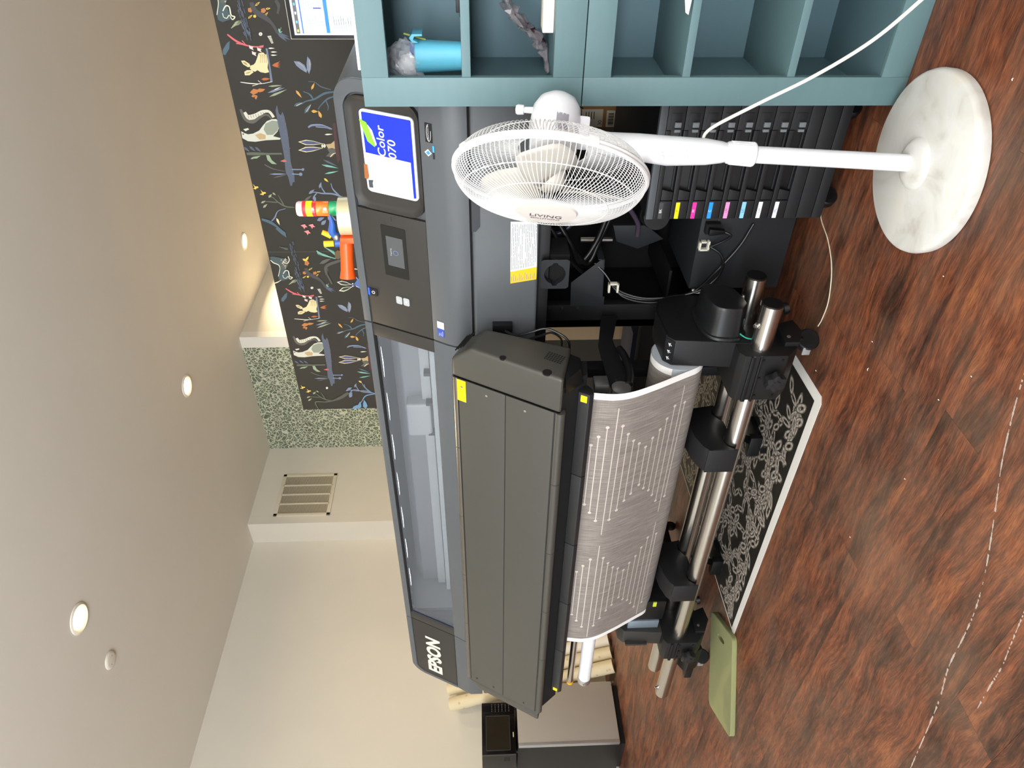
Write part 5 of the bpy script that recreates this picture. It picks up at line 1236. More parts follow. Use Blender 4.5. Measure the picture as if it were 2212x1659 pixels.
('rust',0,[(-1.355,2.333),(-1.362,2.319),(-1.36,2.303),(-1.352,2.281),(-1.347,2.301),(-1.347,2.317)]),
('white',0.005,[(-1.371,2.454),(-1.378,2.399),(-1.38,2.342),(-1.369,2.276)]),
('white',0.004,[(-1.392,2.391),(-1.378,2.342)]),
('white',0.004,[(-1.362,2.353),(-1.378,2.335)]),
('sage',0,[(-1.394,2.302),(-1.398,2.278),(-1.395,2.253),(-1.389,2.219),(-1.387,2.252),(-1.388,2.276)]),
('slate2',0,[(-1.431,2.313),(-1.428,2.28),(-1.418,2.249),(-1.402,2.207),(-1.408,2.25),(-1.416,2.282)]),
('sage',0,[(-1.454,2.308),(-1.447,2.273),(-1.433,2.24),(-1.411,2.196),(-1.424,2.242),(-1.435,2.276)]),
('pale',0,[(-1.417,2.278),(-1.413,2.261),(-1.406,2.245),(-1.396,2.224),(-1.402,2.246),(-1.408,2.262)]),
('dteal',0.012,[(-1.425,1.922),(-1.435,1.985),(-1.467,2.048),(-1.48,2.101),(-1.496,2.13)]),
('dteal',0.01,[(-1.467,2.056),(-1.439,2.073),(-1.424,2.106)]),
('dteal',0.009,[(-1.453,1.937),(-1.468,1.976),(-1.504,2.018),(-1.526,2.036)]),
('dteal',0.007,[(-1.475,1.984),(-1.511,1.975),(-1.533,1.982)]),
('slate',0.006,[(-1.414,1.946),(-1.396,2.001),(-1.371,2.033),(-1.368,2.068)]),
('dteal',0,[(-1.507,2.175),(-1.51,2.156),(-1.502,2.139),(-1.485,2.118),(-1.487,2.143),(-1.491,2.16)]),
('dteal',0,[(-1.551,2.12),(-1.54,2.097),(-1.521,2.084),(-1.493,2.071),(-1.511,2.097),(-1.527,2.114)]),
('yellow2',0,[(-1.537,2.079),(-1.547,2.069),(-1.546,2.057),(-1.54,2.039),(-1.532,2.054),(-1.529,2.065)]),
('yellow2',0,[(-1.578,2.025),(-1.561,2.02),(-1.548,2.025),(-1.533,2.037),(-1.553,2.039),(-1.568,2.037)]),
('yellow2',0,[(-1.414,2.058),(-1.405,2.045),(-1.393,2.039),(-1.375,2.034),(-1.388,2.048),(-1.399,2.056)]),
('yellow2',0,[(-1.416,2.148),(-1.433,2.146),(-1.445,2.137),(-1.46,2.121),(-1.439,2.127),(-1.425,2.134)]),
('cream',0.004,[(-1.505,2.16),(-1.49,2.125)]),
('cream',0.004,[(-1.54,2.108),(-1.502,2.076)]),
('sq',0,[(-1.655,2.513),(-1.697,2.515),(-1.716,2.486),(-1.72,2.442),(-1.711,2.38),(-1.707,2.293),(-1.698,2.287),(-1.686,2.33),(-1.659,2.299),(-1.629,2.282),(-1.599,2.28),(-1.583,2.292),(-1.584,2.318),(-1.595,2.349),(-1.621,2.377),(-1.651,2.405),(-1.67,2.446),(-1.674,2.477),(-1.666,2.497)]),
('sqg',0,[(-1.678,2.366),(-1.644,2.378),(-1.61,2.36),(-1.592,2.319),(-1.595,2.287),(-1.622,2.282),(-1.652,2.297),(-1.678,2.329)]),
('tan',0,[(-1.678,2.437),(-1.667,2.401),(-1.678,2.373),(-1.704,2.378),(-1.706,2.416)]),
('pale',0.03,[(-1.543,2.47),(-1.572,2.455),(-1.565,2.409),(-1.54,2.36),(-1.54,2.324),(-1.573,2.304)]),
('dgrey',0.02,[(-1.525,2.488),(-1.584,2.472),(-1.599,2.431),(-1.569,2.381),(-1.558,2.342),(-1.58,2.317)]),
('dgrey',0.004,[(-1.563,2.453),(-1.58,2.451)]),
('dgrey',0.004,[(-1.56,2.437),(-1.577,2.435)]),
('dgrey',0.004,[(-1.557,2.422),(-1.574,2.42)]),
('dgrey',0.004,[(-1.554,2.407),(-1.571,2.405)]),
('dgrey',0.004,[(-1.551,2.392),(-1.568,2.389)]),
('dgrey',0.004,[(-1.543,2.375),(-1.558,2.373)]),
('dgrey',0.004,[(-1.543,2.361),(-1.558,2.358)]),
('dgrey',0.004,[(-1.543,2.346),(-1.558,2.343)]),
('dgrey',0.004,[(-1.543,2.332),(-1.558,2.329)]),
('pale',0,[(-1.643,2.498),(-1.636,2.469),(-1.644,2.463),(-1.655,2.487)]),
('dark',0,[(-1.672,2.5),(-1.676,2.502),(-1.677,2.506),(-1.676,2.508),(-1.672,2.509),(-1.669,2.507),(-1.668,2.504),(-1.669,2.501)]),
('slate',0,[(-1.5,2.272),(-1.547,2.27),(-1.562,2.262),(-1.54,2.247),(-1.569,2.241),(-1.66,2.239),(-1.76,2.245),(-1.848,2.254),(-1.937,2.247),(-1.979,2.253),(-1.979,2.264),(-2.004,2.274),(-2.003,2.284),(-1.945,2.287),(-1.912,2.297),(-1.815,2.287),(-1.713,2.287),(-1.637,2.287),(-1.532,2.286)]),
('rust2',0,[(-1.569,2.261),(-1.572,2.263),(-1.572,2.265),(-1.569,2.266),(-1.567,2.265),(-1.567,2.262)]),
('rust2',0,[(-1.59,2.251),(-1.592,2.253),(-1.592,2.255),(-1.59,2.256),(-1.588,2.254),(-1.588,2.252)]),
('rust2',0,[(-1.611,2.239),(-1.614,2.24),(-1.614,2.243),(-1.611,2.244),(-1.609,2.242),(-1.609,2.24)]),
('rust2',0,[(-1.632,2.254),(-1.635,2.255),(-1.635,2.258),(-1.632,2.259),(-1.63,2.257),(-1.63,2.255)]),
('rust2',0,[(-1.654,2.247),(-1.656,2.248),(-1.656,2.251),(-1.654,2.252),(-1.651,2.25),(-1.651,2.248)]),
('rust2',0,[(-1.675,2.25),(-1.677,2.252),(-1.677,2.255),(-1.675,2.256),(-1.673,2.254),(-1.673,2.251)]),
('rust2',0,[(-1.696,2.239),(-1.699,2.241),(-1.699,2.243),(-1.696,2.244),(-1.694,2.242),(-1.694,2.24)]),
('rust2',0,[(-1.718,2.256),(-1.72,2.257),(-1.72,2.26),(-1.718,2.261),(-1.716,2.259),(-1.716,2.257)]),
('rust2',0,[(-1.74,2.27),(-1.742,2.272),(-1.742,2.275),(-1.74,2.275),(-1.737,2.274),(-1.737,2.271)]),
('rust2',0,[(-1.762,2.24),(-1.764,2.242),(-1.764,2.244),(-1.762,2.245),(-1.759,2.243),(-1.759,2.241)]),
('rust2',0,[(-1.784,2.265),(-1.786,2.267),(-1.786,2.269),(-1.784,2.27),(-1.781,2.268),(-1.781,2.266)]),
('rust2',0,[(-1.806,2.262),(-1.808,2.264),(-1.808,2.267),(-1.806,2.268),(-1.803,2.266),(-1.803,2.263)]),
('rust2',0,[(-1.828,2.278),(-1.831,2.28),(-1.831,2.282),(-1.828,2.283),(-1.826,2.281),(-1.826,2.279)]),
('rust2',0,[(-1.851,2.264),(-1.853,2.266),(-1.853,2.268),(-1.851,2.269),(-1.848,2.267),(-1.848,2.265)]),
('rust2',0,[(-1.873,2.259),(-1.876,2.261),(-1.876,2.263),(-1.873,2.264),(-1.871,2.262),(-1.871,2.26)]),
('rust2',0,[(-1.896,2.26),(-1.899,2.261),(-1.899,2.264),(-1.896,2.265),(-1.894,2.263),(-1.894,2.26)]),
('red2',0,[(-1.842,2.318),(-1.831,2.29),(-1.843,2.275),(-1.849,2.293)]),
('sageD',0.02,[(-1.794,2.51),(-1.795,2.427),(-1.795,2.298)]),
('slate',0,[(-1.751,2.52),(-1.766,2.516),(-1.774,2.505),(-1.783,2.489),(-1.765,2.497),(-1.755,2.505)]),
('slate',0,[(-1.747,2.485),(-1.762,2.481),(-1.771,2.471),(-1.779,2.454),(-1.762,2.462),(-1.751,2.47)]),
('slate',0,[(-1.751,2.452),(-1.766,2.448),(-1.775,2.438),(-1.783,2.421),(-1.766,2.429),(-1.755,2.437)]),
('green',0,[(-1.828,2.495),(-1.828,2.481),(-1.822,2.469),(-1.81,2.453),(-1.813,2.471),(-1.817,2.483)]),
('green',0,[(-1.824,2.471),(-1.825,2.457),(-1.818,2.445),(-1.807,2.429),(-1.809,2.447),(-1.813,2.46)]),
('green',0,[(-1.803,2.395),(-1.803,2.376),(-1.835,2.367),(-1.862,2.341),(-1.859,2.371),(-1.835,2.393)]),
('dgrey',0.008,[(-1.863,2.418),(-1.891,2.37),(-1.908,2.304)]),
('slate2',0,[(-1.926,2.401),(-1.931,2.368),(-1.93,2.334),(-1.925,2.288),(-1.921,2.332),(-1.92,2.366)]),
('dgrey',0,[(-1.949,2.381),(-1.947,2.354),(-1.941,2.328),(-1.93,2.292),(-1.934,2.328),(-1.939,2.354)]),
('slate2',0.012,[(-1.896,2.255),(-1.897,2.19)]),
('slate2',0,[(-1.897,2.179),(-1.903,2.183),(-1.906,2.189),(-1.903,2.195),(-1.896,2.196),(-1.89,2.192),(-1.888,2.186),(-1.89,2.18)]),
('slate2',0.012,[(-1.925,2.26),(-1.929,2.211)]),
('slate2',0,[(-1.928,2.196),(-1.936,2.2),(-1.939,2.209),(-1.936,2.216),(-1.927,2.218),(-1.919,2.213),(-1.916,2.205),(-1.919,2.198)]),
('cream',0,[(-1.721,2.187),(-1.741,2.146),(-1.742,2.1),(-1.734,2.038),(-1.716,2.094),(-1.709,2.138)]),
('navy',0,[(-1.722,2.178),(-1.737,2.14),(-1.738,2.099),(-1.733,2.044),(-1.719,2.095),(-1.714,2.135)]),
('cream',0,[(-1.774,2.196),(-1.787,2.151),(-1.78,2.104),(-1.761,2.042),(-1.752,2.102),(-1.753,2.148)]),
('navy',0,[(-1.773,2.186),(-1.782,2.146),(-1.776,2.104),(-1.763,2.048),(-1.757,2.103),(-1.758,2.144)]),
('pale',0,[(-1.747,2.025),(-1.754,2.027),(-1.759,2.033),(-1.761,2.04),(-1.759,2.047),(-1.754,2.051),(-1.747,2.052),(-1.74,2.049),(-1.735,2.043),(-1.733,2.036),(-1.735,2.03),(-1.74,2.025)]),
('dark',0,[(-1.739,2.035),(-1.742,2.036),(-1.743,2.039),(-1.742,2.042),(-1.739,2.042),(-1.736,2.041),(-1.735,2.038),(-1.737,2.035)]),
('dark',0,[(-1.758,2.036),(-1.761,2.038),(-1.762,2.04),(-1.761,2.043),(-1.758,2.044),(-1.755,2.042),(-1.754,2.039),(-1.755,2.037)]),
('tan',0,[(-1.738,2.023),(-1.734,1.992),(-1.715,1.967),(-1.726,1.961),(-1.75,1.972),(-1.769,1.963),(-1.761,1.989),(-1.765,2.012)]),
('dgrey',0,[(-1.765,2.02),(-1.765,1.974),(-1.789,1.966),(-1.817,1.997),(-1.813,2.034),(-1.789,2.008)]),
('cream',0.006,[(-1.817,2.008),(-1.797,1.986),(-1.792,1.966)]),
('slate2',0.012,[(-1.634,2.112),(-1.621,2.088),(-1.619,2.035),(-1.63,2.),(-1.645,1.972)]),
('slate2',0.008,[(-1.63,2.067),(-1.634,2.015),(-1.645,1.98)]),
('pale',0,[(-1.678,2.022),(-1.682,2.007),(-1.68,1.992),(-1.675,1.972),(-1.672,1.992),(-1.672,2.007)]),
('slate',0,[(-1.834,2.054),(-1.853,2.033),(-1.865,2.007),(-1.878,1.971),(-1.855,2.002),(-1.841,2.026)]),
('teal',0,[(-1.866,2.069),(-1.88,2.041),(-1.885,2.01),(-1.89,1.967),(-1.875,2.006),(-1.867,2.036)]),
('teal',0,[(-1.926,2.059),(-1.926,2.032),(-1.92,2.005),(-1.908,1.969),(-1.911,2.005),(-1.915,2.032)]),
('plum',0,[(-1.611,1.963),(-1.604,1.947),(-1.833,1.949),(-1.857,1.968),(-1.777,1.972)]),
('yellow',0,[(-1.989,2.514),(-2.006,2.503),(-2.006,2.486),(-2.015,2.484),(-2.019,2.498),(-2.027,2.504),(-2.02,2.526),(-2.014,2.508)]),
('yellow',0,[(-2.027,2.475),(-2.044,2.464),(-2.044,2.447),(-2.053,2.445),(-2.057,2.459),(-2.066,2.465),(-2.059,2.487),(-2.052,2.469)]),
('sageD',0.01,[(-2.151,2.285),(-2.144,2.339),(-2.114,2.381),(-2.083,2.407),(-2.07,2.436)]),
('sageD',0.008,[(-2.115,2.382),(-2.113,2.413),(-2.109,2.46),(-2.117,2.489)]),
('sageD',0.008,[(-2.14,2.347),(-2.096,2.362),(-2.066,2.372)]),
('sage',0,[(-2.083,2.435),(-2.08,2.423),(-2.072,2.416),(-2.058,2.41),(-2.064,2.424),(-2.07,2.432)]),
('sage',0,[(-2.12,2.49),(-2.12,2.478),(-2.114,2.469),(-2.103,2.458),(-2.105,2.472),(-2.108,2.482)]),
('sage',0,[(-2.152,2.484),(-2.15,2.471),(-2.141,2.462),(-2.126,2.451),(-2.131,2.467),(-2.138,2.478)]),
('sage',0,[(-2.049,2.405),(-2.059,2.403),(-2.063,2.397),(-2.066,2.387),(-2.056,2.39),(-2.049,2.395)]),
('slate2',0.011,[(-2.091,1.948),(-2.061,2.024),(-2.056,2.094),(-2.047,2.14),(-2.055,2.173)]),
('slate2',0.01,[(-2.082,1.979),(-2.031,2.02),(-1.989,2.029)]),
('slate2',0.008,[(-2.051,2.125),(-2.081,2.15),(-2.107,2.15)]),
('slate2',0.008,[(-2.06,2.071),(-2.022,2.089),(-1.988,2.092)]),
('yellow',0,[(-1.955,2.067),(-1.968,2.064),(-1.974,2.056),(-1.98,2.042),(-1.966,2.048),(-1.957,2.055)]),
('slate2',0,[(-2.022,2.106),(-2.012,2.093),(-1.999,2.089),(-1.98,2.087),(-1.994,2.1),(-2.006,2.107)]),
('slate2',0,[(-2.059,2.178),(-2.057,2.162),(-2.046,2.15),(-2.028,2.137),(-2.035,2.157),(-2.043,2.17)]),
('slate2',0,[(-2.072,2.151),(-2.089,2.159),(-2.101,2.154),(-2.116,2.143),(-2.095,2.138),(-2.082,2.138)]),
('dgrey',0,[(-2.106,2.213),(-2.102,2.194),(-2.089,2.178),(-2.068,2.159),(-2.078,2.184),(-2.088,2.201)])]
EXTRA=[
('dteal2',0,[(-2.508,2.513),(-2.552,2.498),(-2.573,2.467),(-2.606,2.462),(-2.66,2.483),(-2.685,2.483),(-2.696,2.462),(-2.681,2.412),(-2.631,2.416),(-2.601,2.423),(-2.563,2.401),(-2.524,2.409),(-2.515,2.445),(-2.505,2.489)]),
('dgrey',0,[(-2.533,2.448),(-2.524,2.396),(-2.563,2.398),(-2.601,2.419),(-2.601,2.449)]),
('pale',0,[(-2.579,2.415),(-2.582,2.418),(-2.581,2.422),(-2.576,2.421),(-2.575,2.417)]),
('pale',0,[(-2.532,2.436),(-2.536,2.439),(-2.534,2.442),(-2.53,2.441),(-2.529,2.437)]),
('pale',0,[(-2.594,2.42),(-2.598,2.423),(-2.596,2.426),(-2.592,2.425),(-2.59,2.421)]),
('pale',0,[(-2.559,2.431),(-2.563,2.434),(-2.561,2.438),(-2.557,2.437),(-2.555,2.433)]),
('pale',0,[(-2.55,2.415),(-2.554,2.418),(-2.552,2.421),(-2.548,2.421),(-2.546,2.417)]),
('pale',0,[(-2.549,2.424),(-2.553,2.427),(-2.552,2.431),(-2.547,2.43),(-2.546,2.426)]),
('pale',0,[(-2.569,2.428),(-2.572,2.431),(-2.571,2.434),(-2.566,2.433),(-2.565,2.429)]),
('pale',0,[(-2.554,2.428),(-2.557,2.431),(-2.556,2.434),(-2.551,2.434),(-2.55,2.43)]),
('pale',0,[(-2.53,2.404),(-2.534,2.407),(-2.533,2.41),(-2.528,2.409),(-2.527,2.405)]),
('pale',0,[(-2.578,2.421),(-2.582,2.424),(-2.581,2.428),(-2.576,2.427),(-2.575,2.423)]),
('pale',0,[(-2.543,2.426),(-2.547,2.429),(-2.546,2.432),(-2.541,2.431),(-2.54,2.427)]),
('pale',0,[(-2.545,2.405),(-2.548,2.408),(-2.547,2.412),(-2.542,2.411),(-2.541,2.407)]),
('pale',0,[(-2.558,2.433),(-2.561,2.436),(-2.56,2.44),(-2.555,2.439),(-2.554,2.435)]),
('pale',0,[(-2.535,2.408),(-2.539,2.411),(-2.538,2.414),(-2.533,2.414),(-2.532,2.41)]),
('pale2',0.007,[(-2.532,2.511),(-2.554,2.494),(-2.571,2.464),(-2.601,2.461),(-2.66,2.483)]),
('pale2',0.007,[(-2.641,2.447),(-2.616,2.426),(-2.621,2.408),(-2.661,2.407),(-2.669,2.389),(-2.683,2.406),(-2.661,2.417),(-2.676,2.433),(-2.671,2.449),(-2.651,2.451)]),
('pale2',0.006,[(-2.505,2.389),(-2.534,2.386),(-2.558,2.403),(-2.552,2.427),(-2.519,2.408)]),
('pale2',0.008,[(-2.715,2.52),(-2.705,2.494),(-2.69,2.47)]),
('slate',0.006,[(-2.51,2.353),(-2.536,2.35)]),
('slate',0.006,[(-2.707,2.344),(-2.734,2.342)]),
('slate',0.006,[(-2.716,2.353),(-2.742,2.351)]),
('slate',0.006,[(-2.516,2.342),(-2.541,2.34)]),
('slate',0.006,[(-2.728,2.343),(-2.754,2.341)]),
('slate',0.006,[(-2.474,2.361),(-2.499,2.358)]),
('slate',0.006,[(-2.589,2.356),(-2.615,2.353)]),
('slate',0.006,[(-2.697,2.331),(-2.723,2.329)]),
('slate',0.006,[(-2.459,2.356),(-2.484,2.354)]),
('slate',0.006,[(-2.697,2.338),(-2.723,2.335)]),
('slate',0.006,[(-2.697,2.348),(-2.723,2.345)]),
('slate',0.006,[(-2.439,2.356),(-2.464,2.354)]),
('slate',0.006,[(-2.692,2.35),(-2.718,2.348)]),
('slate',0.006,[(-2.52,2.35),(-2.545,2.347)]),
('slate',0.006,[(-2.547,2.349),(-2.573,2.347)]),
('slate',0.006,[(-2.742,2.353),(-2.768,2.351)]),
('slate',0.006,[(-2.393,2.336),(-2.418,2.333)]),
('slate',0.006,[(-2.726,2.325),(-2.753,2.323)]),
('slate',0.006,[(-2.553,2.331),(-2.579,2.329)]),
('slate',0.006,[(-2.744,2.351),(-2.771,2.349)]),
('slate',0.006,[(-2.673,2.332),(-2.699,2.329)]),
('slate',0.006,[(-2.641,2.343),(-2.667,2.341)]),
('slate',0.006,[(-2.498,2.353),(-2.523,2.351)]),
('slate',0.006,[(-2.475,2.362),(-2.5,2.36)]),
('slate',0.006,[(-2.612,2.352),(-2.638,2.35)]),
('slate',0.006,[(-2.698,2.358),(-2.724,2.356)]),
('slate',0.006,[(-2.735,2.335),(-2.762,2.333)]),
('slate',0.006,[(-2.743,2.328),(-2.77,2.325)]),
('slate',0.006,[(-2.734,2.339),(-2.76,2.337)]),
('slate',0.006,[(-2.396,2.342),(-2.421,2.34)]),
('slate',0.006,[(-2.455,2.355),(-2.479,2.353)]),
('slate',0.006,[(-2.641,2.343),(-2.667,2.341)]),
('slate',0.006,[(-2.545,2.332),(-2.571,2.329)]),
('slate',0.006,[(-2.621,2.35),(-2.647,2.347)]),
('slate',0.006,[(-2.485,2.336),(-2.51,2.333)]),
('slate',0.006,[(-2.569,2.336),(-2.595,2.334)]),
('slate',0.006,[(-2.522,2.357),(-2.547,2.355)]),
('slate',0.006,[(-2.591,2.334),(-2.617,2.332)]),
('slate',0.006,[(-2.455,2.339),(-2.479,2.337)]),
('slate',0.006,[(-2.743,2.331),(-2.769,2.328)]),
('slate',0.006,[(-2.703,2.359),(-2.73,2.357)]),
('slate',0.006,[(-2.628,2.332),(-2.653,2.33)]),
('slate',0.006,[(-2.41,2.357),(-2.434,2.355)]),
('slate',0.006,[(-2.491,2.347),(-2.516,2.344)]),
('slate',0.006,[(-2.549,2.347),(-2.574,2.345)]),
('slate',0.006,[(-2.685,2.36),(-2.711,2.358)]),
('slate',0.006,[(-2.411,2.362),(-2.436,2.36)]),
('slate',0.006,[(-2.437,2.363),(-2.462,2.361)]),
('slate',0.006,[(-2.764,2.329),(-2.791,2.326)]),
('slate',0.006,[(-2.423,2.349),(-2.448,2.347)]),
('slate',0.006,[(-2.508,2.353),(-2.533,2.351)]),
('slate',0.006,[(-2.522,2.342),(-2.547,2.34)]),
('dgrey',0.006,[(-2.433,2.434),(-2.443,2.378)]),
('dgrey',0.006,[(-2.439,2.423),(-2.448,2.378)]),
('dgrey',0.006,[(-2.444,2.413),(-2.452,2.379)]),
('dgrey',0.006,[(-2.45,2.402),(-2.457,2.38)]),
('dteal',0.022,[(-2.23,2.507),(-2.253,2.456),(-2.29,2.415),(-2.331,2.382)]),
('dteal',0,[(-2.285,2.414),(-2.327,2.373),(-2.365,2.373),(-2.34,2.4),(-2.299,2.433)]),
('slate2',0.008,[(-2.244,2.447),(-2.218,2.421),(-2.174,2.393),(-2.157,2.342)]),
('cream',0,[(-2.222,2.412),(-2.241,2.415),(-2.256,2.41),(-2.274,2.4),(-2.25,2.399),(-2.234,2.401)]),
('pink2',0,[(-2.277,2.266),(-2.271,2.251),(-2.268,2.236),(-2.279,2.232),(-2.29,2.223),(-2.291,2.239),(-2.304,2.246),(-2.288,2.252)]),
('pink2',0,[(-2.275,2.216),(-2.27,2.2),(-2.267,2.185),(-2.278,2.182),(-2.289,2.172),(-2.29,2.189),(-2.303,2.196),(-2.286,2.201)]),
('pink2',0,[(-2.321,2.252),(-2.315,2.236),(-2.312,2.221),(-2.323,2.218),(-2.334,2.208),(-2.336,2.225),(-2.348,2.232),(-2.332,2.237)]),
('teal',0,[(-2.464,2.188),(-2.476,2.191),(-2.486,2.189),(-2.499,2.185),(-2.485,2.184),(-2.474,2.184)]),
('teal',0,[(-2.468,2.181),(-2.479,2.183),(-2.489,2.181),(-2.502,2.177),(-2.487,2.176),(-2.477,2.176)]),
('teal',0,[(-2.473,2.173),(-2.483,2.175),(-2.492,2.173),(-2.504,2.169),(-2.49,2.168),(-2.481,2.168)]),
('teal',0,[(-2.477,2.165),(-2.487,2.167),(-2.495,2.165),(-2.506,2.161),(-2.493,2.16),(-2.485,2.161)]),
('teal',0,[(-2.482,2.157),(-2.491,2.159),(-2.498,2.157),(-2.508,2.153),(-2.496,2.152),(-2.488,2.153)]),
('teal',0,[(-2.486,2.15),(-2.494,2.152),(-2.501,2.15),(-2.51,2.145),(-2.499,2.144),(-2.492,2.145)]),
('teal',0,[(-2.49,2.142),(-2.498,2.144),(-2.504,2.142),(-2.512,2.137),(-2.502,2.136),(-2.495,2.137)]),
('teal',0,[(-2.495,2.134),(-2.502,2.136),(-2.507,2.134),(-2.514,2.129),(-2.505,2.128),(-2.499,2.129)]),
('teal',0,[(-2.499,2.127),(-2.506,2.128),(-2.511,2.126),(-2.516,2.121),(-2.508,2.12),(-2.502,2.122)]),
('teal',0,[(-2.504,2.119),(-2.51,2.12),(-2.514,2.117),(-2.518,2.112),(-2.51,2.113),(-2.506,2.114)]),
('teal',0,[(-2.508,2.111),(-2.514,2.112),(-2.517,2.109),(-2.52,2.104),(-2.513,2.105),(-2.509,2.106)]),
('teal',0,[(-2.513,2.103),(-2.518,2.104),(-2.52,2.101),(-2.522,2.096),(-2.516,2.097),(-2.513,2.098)]),
('teal',0,[(-2.517,2.096),(-2.522,2.096),(-2.524,2.093),(-2.524,2.088),(-2.519,2.089),(-2.516,2.091)]),
('teal',0,[(-2.521,2.088),(-2.526,2.087),(-2.527,2.085),(-2.526,2.08),(-2.521,2.082),(-2.519,2.084)]),
('teal',0.01,[(-2.464,2.192),(-2.5,2.154),(-2.526,2.073)]),
('teal',0,[(-2.509,2.071),(-2.493,2.07),(-2.479,2.074),(-2.461,2.081),(-2.481,2.079),(-2.496,2.077)]),
('teal',0,[(-2.501,2.077),(-2.486,2.077),(-2.474,2.081),(-2.458,2.088),(-2.476,2.086),(-2.489,2.084)]),
('teal',0,[(-2.493,2.084),(-2.48,2.084),(-2.469,2.088),(-2.455,2.095),(-2.471,2.093),(-2.483,2.09)]),
('teal',0,[(-2.485,2.09),(-2.473,2.091),(-2.464,2.095),(-2.452,2.102),(-2.467,2.1),(-2.477,2.097)]),
('teal',0,[(-2.478,2.097),(-2.467,2.097),(-2.459,2.102),(-2.449,2.109),(-2.462,2.107),(-2.471,2.103)]),
('teal',0,[(-2.47,2.103),(-2.46,2.104),(-2.454,2.109),(-2.446,2.116),(-2.457,2.113),(-2.465,2.11)]),
('teal',0,[(-2.462,2.109),(-2.454,2.111),(-2.449,2.116),(-2.443,2.123),(-2.453,2.12),(-2.459,2.116)]),
('teal',0,[(-2.454,2.116),(-2.447,2.118),(-2.443,2.123),(-2.44,2.13),(-2.448,2.126),(-2.453,2.123)]),
('teal',0,[(-2.447,2.122),(-2.441,2.125),(-2.438,2.13),(-2.437,2.137),(-2.444,2.133),(-2.447,2.129)]),
('brown',0,[(-2.48,2.075),(-2.461,2.052),(-2.471,2.032),(-2.523,2.039),(-2.533,2.062),(-2.518,2.076)]),
('shadow2',0.022,[(-2.529,1.998),(-2.552,2.077),(-2.581,2.14),(-2.625,2.155),(-2.685,2.139),(-2.726,2.127)]),
('dgrey',0,[(-2.565,2.189),(-2.565,2.16),(-2.55,2.134),(-2.523,2.102),(-2.53,2.139),(-2.54,2.166)]),
('yellow',0,[(-2.525,2.296),(-2.539,2.292),(-2.543,2.282),(-2.545,2.266),(-2.531,2.274),(-2.523,2.282)]),
('yellow',0,[(-2.54,2.277),(-2.535,2.264),(-2.524,2.257),(-2.506,2.251),(-2.516,2.266),(-2.525,2.275)]),
('orange',0,[(-2.56,2.255),(-2.566,2.259),(-2.568,2.264),(-2.566,2.269),(-2.559,2.271),(-2.553,2.267),(-2.551,2.262),(-2.553,2.257)]),
('orange',0,[(-2.57,2.264),(-2.576,2.267),(-2.578,2.273),(-2.576,2.277),(-2.569,2.279),(-2.563,2.275),(-2.561,2.27),(-2.563,2.265)]),
('orange',0,[(-2.566,2.273),(-2.572,2.276),(-2.574,2.282),(-2.572,2.287),(-2.565,2.288),(-2.559,2.285),(-2.557,2.279),(-2.559,2.274)]),
('orange',0,[(-2.553,2.271),(-2.559,2.274),(-2.562,2.28),(-2.559,2.285),(-2.553,2.286),(-2.547,2.283),(-2.544,2.277),(-2.547,2.272)]),
('orange',0,[(-2.549,2.26),(-2.555,2.263),(-2.558,2.269),(-2.555,2.274),(-2.549,2.275),(-2.543,2.272),(-2.54,2.266),(-2.543,2.261)]),
('pale2',0,[(-2.711,2.092),(-2.734,2.066),(-2.738,2.035),(-2.733,1.99),(-2.71,2.027),(-2.701,2.057)]),
('dark2',0,[(-2.712,2.082),(-2.729,2.06),(-2.733,2.033),(-2.732,1.997),(-2.715,2.028),(-2.707,2.053)]),
('pale2',0,[(-2.783,2.088),(-2.79,2.055),(-2.777,2.026),(-2.75,1.988),(-2.75,2.029),(-2.756,2.059)]),
('dark2',0,[(-2.778,2.076),(-2.781,2.051),(-2.772,2.027),(-2.753,1.997),(-2.754,2.029),(-2.759,2.053)]),
('navy',0,[(-2.736,1.968),(-2.744,1.97),(-2.75,1.976),(-2.752,1.983),(-2.75,1.99),(-2.744,1.994),(-2.736,1.995),(-2.728,1.992),(-2.722,1.987),(-2.72,1.979),(-2.722,1.973),(-2.728,1.968)]),
('white',0,[(-2.726,1.981),(-2.729,1.983),(-2.731,1.986),(-2.729,1.989),(-2.726,1.99),(-2.722,1.988),(-2.721,1.985),(-2.722,1.982)]),
('white',0,[(-2.745,1.982),(-2.749,1.983),(-2.75,1.987),(-2.749,1.99),(-2.745,1.99),(-2.741,1.989),(-2.74,1.985),(-2.742,1.983)]),
('blue',0,[(-2.723,1.971),(-2.688,1.945),(-2.688,1.928),(-2.769,1.938),(-2.754,1.958)]),
('pale',0,[(-2.738,1.969),(-2.759,1.939),(-2.751,1.962)]),
('pale',0,[(-2.604,1.978),(-2.612,1.964),(-2.613,1.948),(-2.612,1.927),(-2.605,1.947),(-2.602,1.962)]),
('slate2',0,[(-2.662,1.968),(-2.68,1.962),(-2.691,1.951),(-2.703,1.934),(-2.683,1.944),(-2.669,1.953)]),
('slate2',0,[(-2.243,2.155),(-2.248,2.137),(-2.239,2.122),(-2.221,2.103),(-2.22,2.126),(-2.224,2.142)]),
('slate2',0,[(-2.274,2.132),(-2.273,2.113),(-2.261,2.103),(-2.239,2.094),(-2.245,2.115),(-2.254,2.127)]),
('slate2',0,[(-2.212,2.082),(-2.235,2.083),(-2.249,2.072),(-2.264,2.053),(-2.237,2.056),(-2.22,2.063)]),
('slate2',0,[(-2.208,2.069),(-2.227,2.062),(-2.238,2.048),(-2.248,2.026),(-2.226,2.039),(-2.213,2.05)]),
('blue2',0,[(-3.893,2.136),(-3.896,2.108),(-3.877,2.086),(-3.841,2.061),(-3.847,2.095),(-3.859,2.119)]),
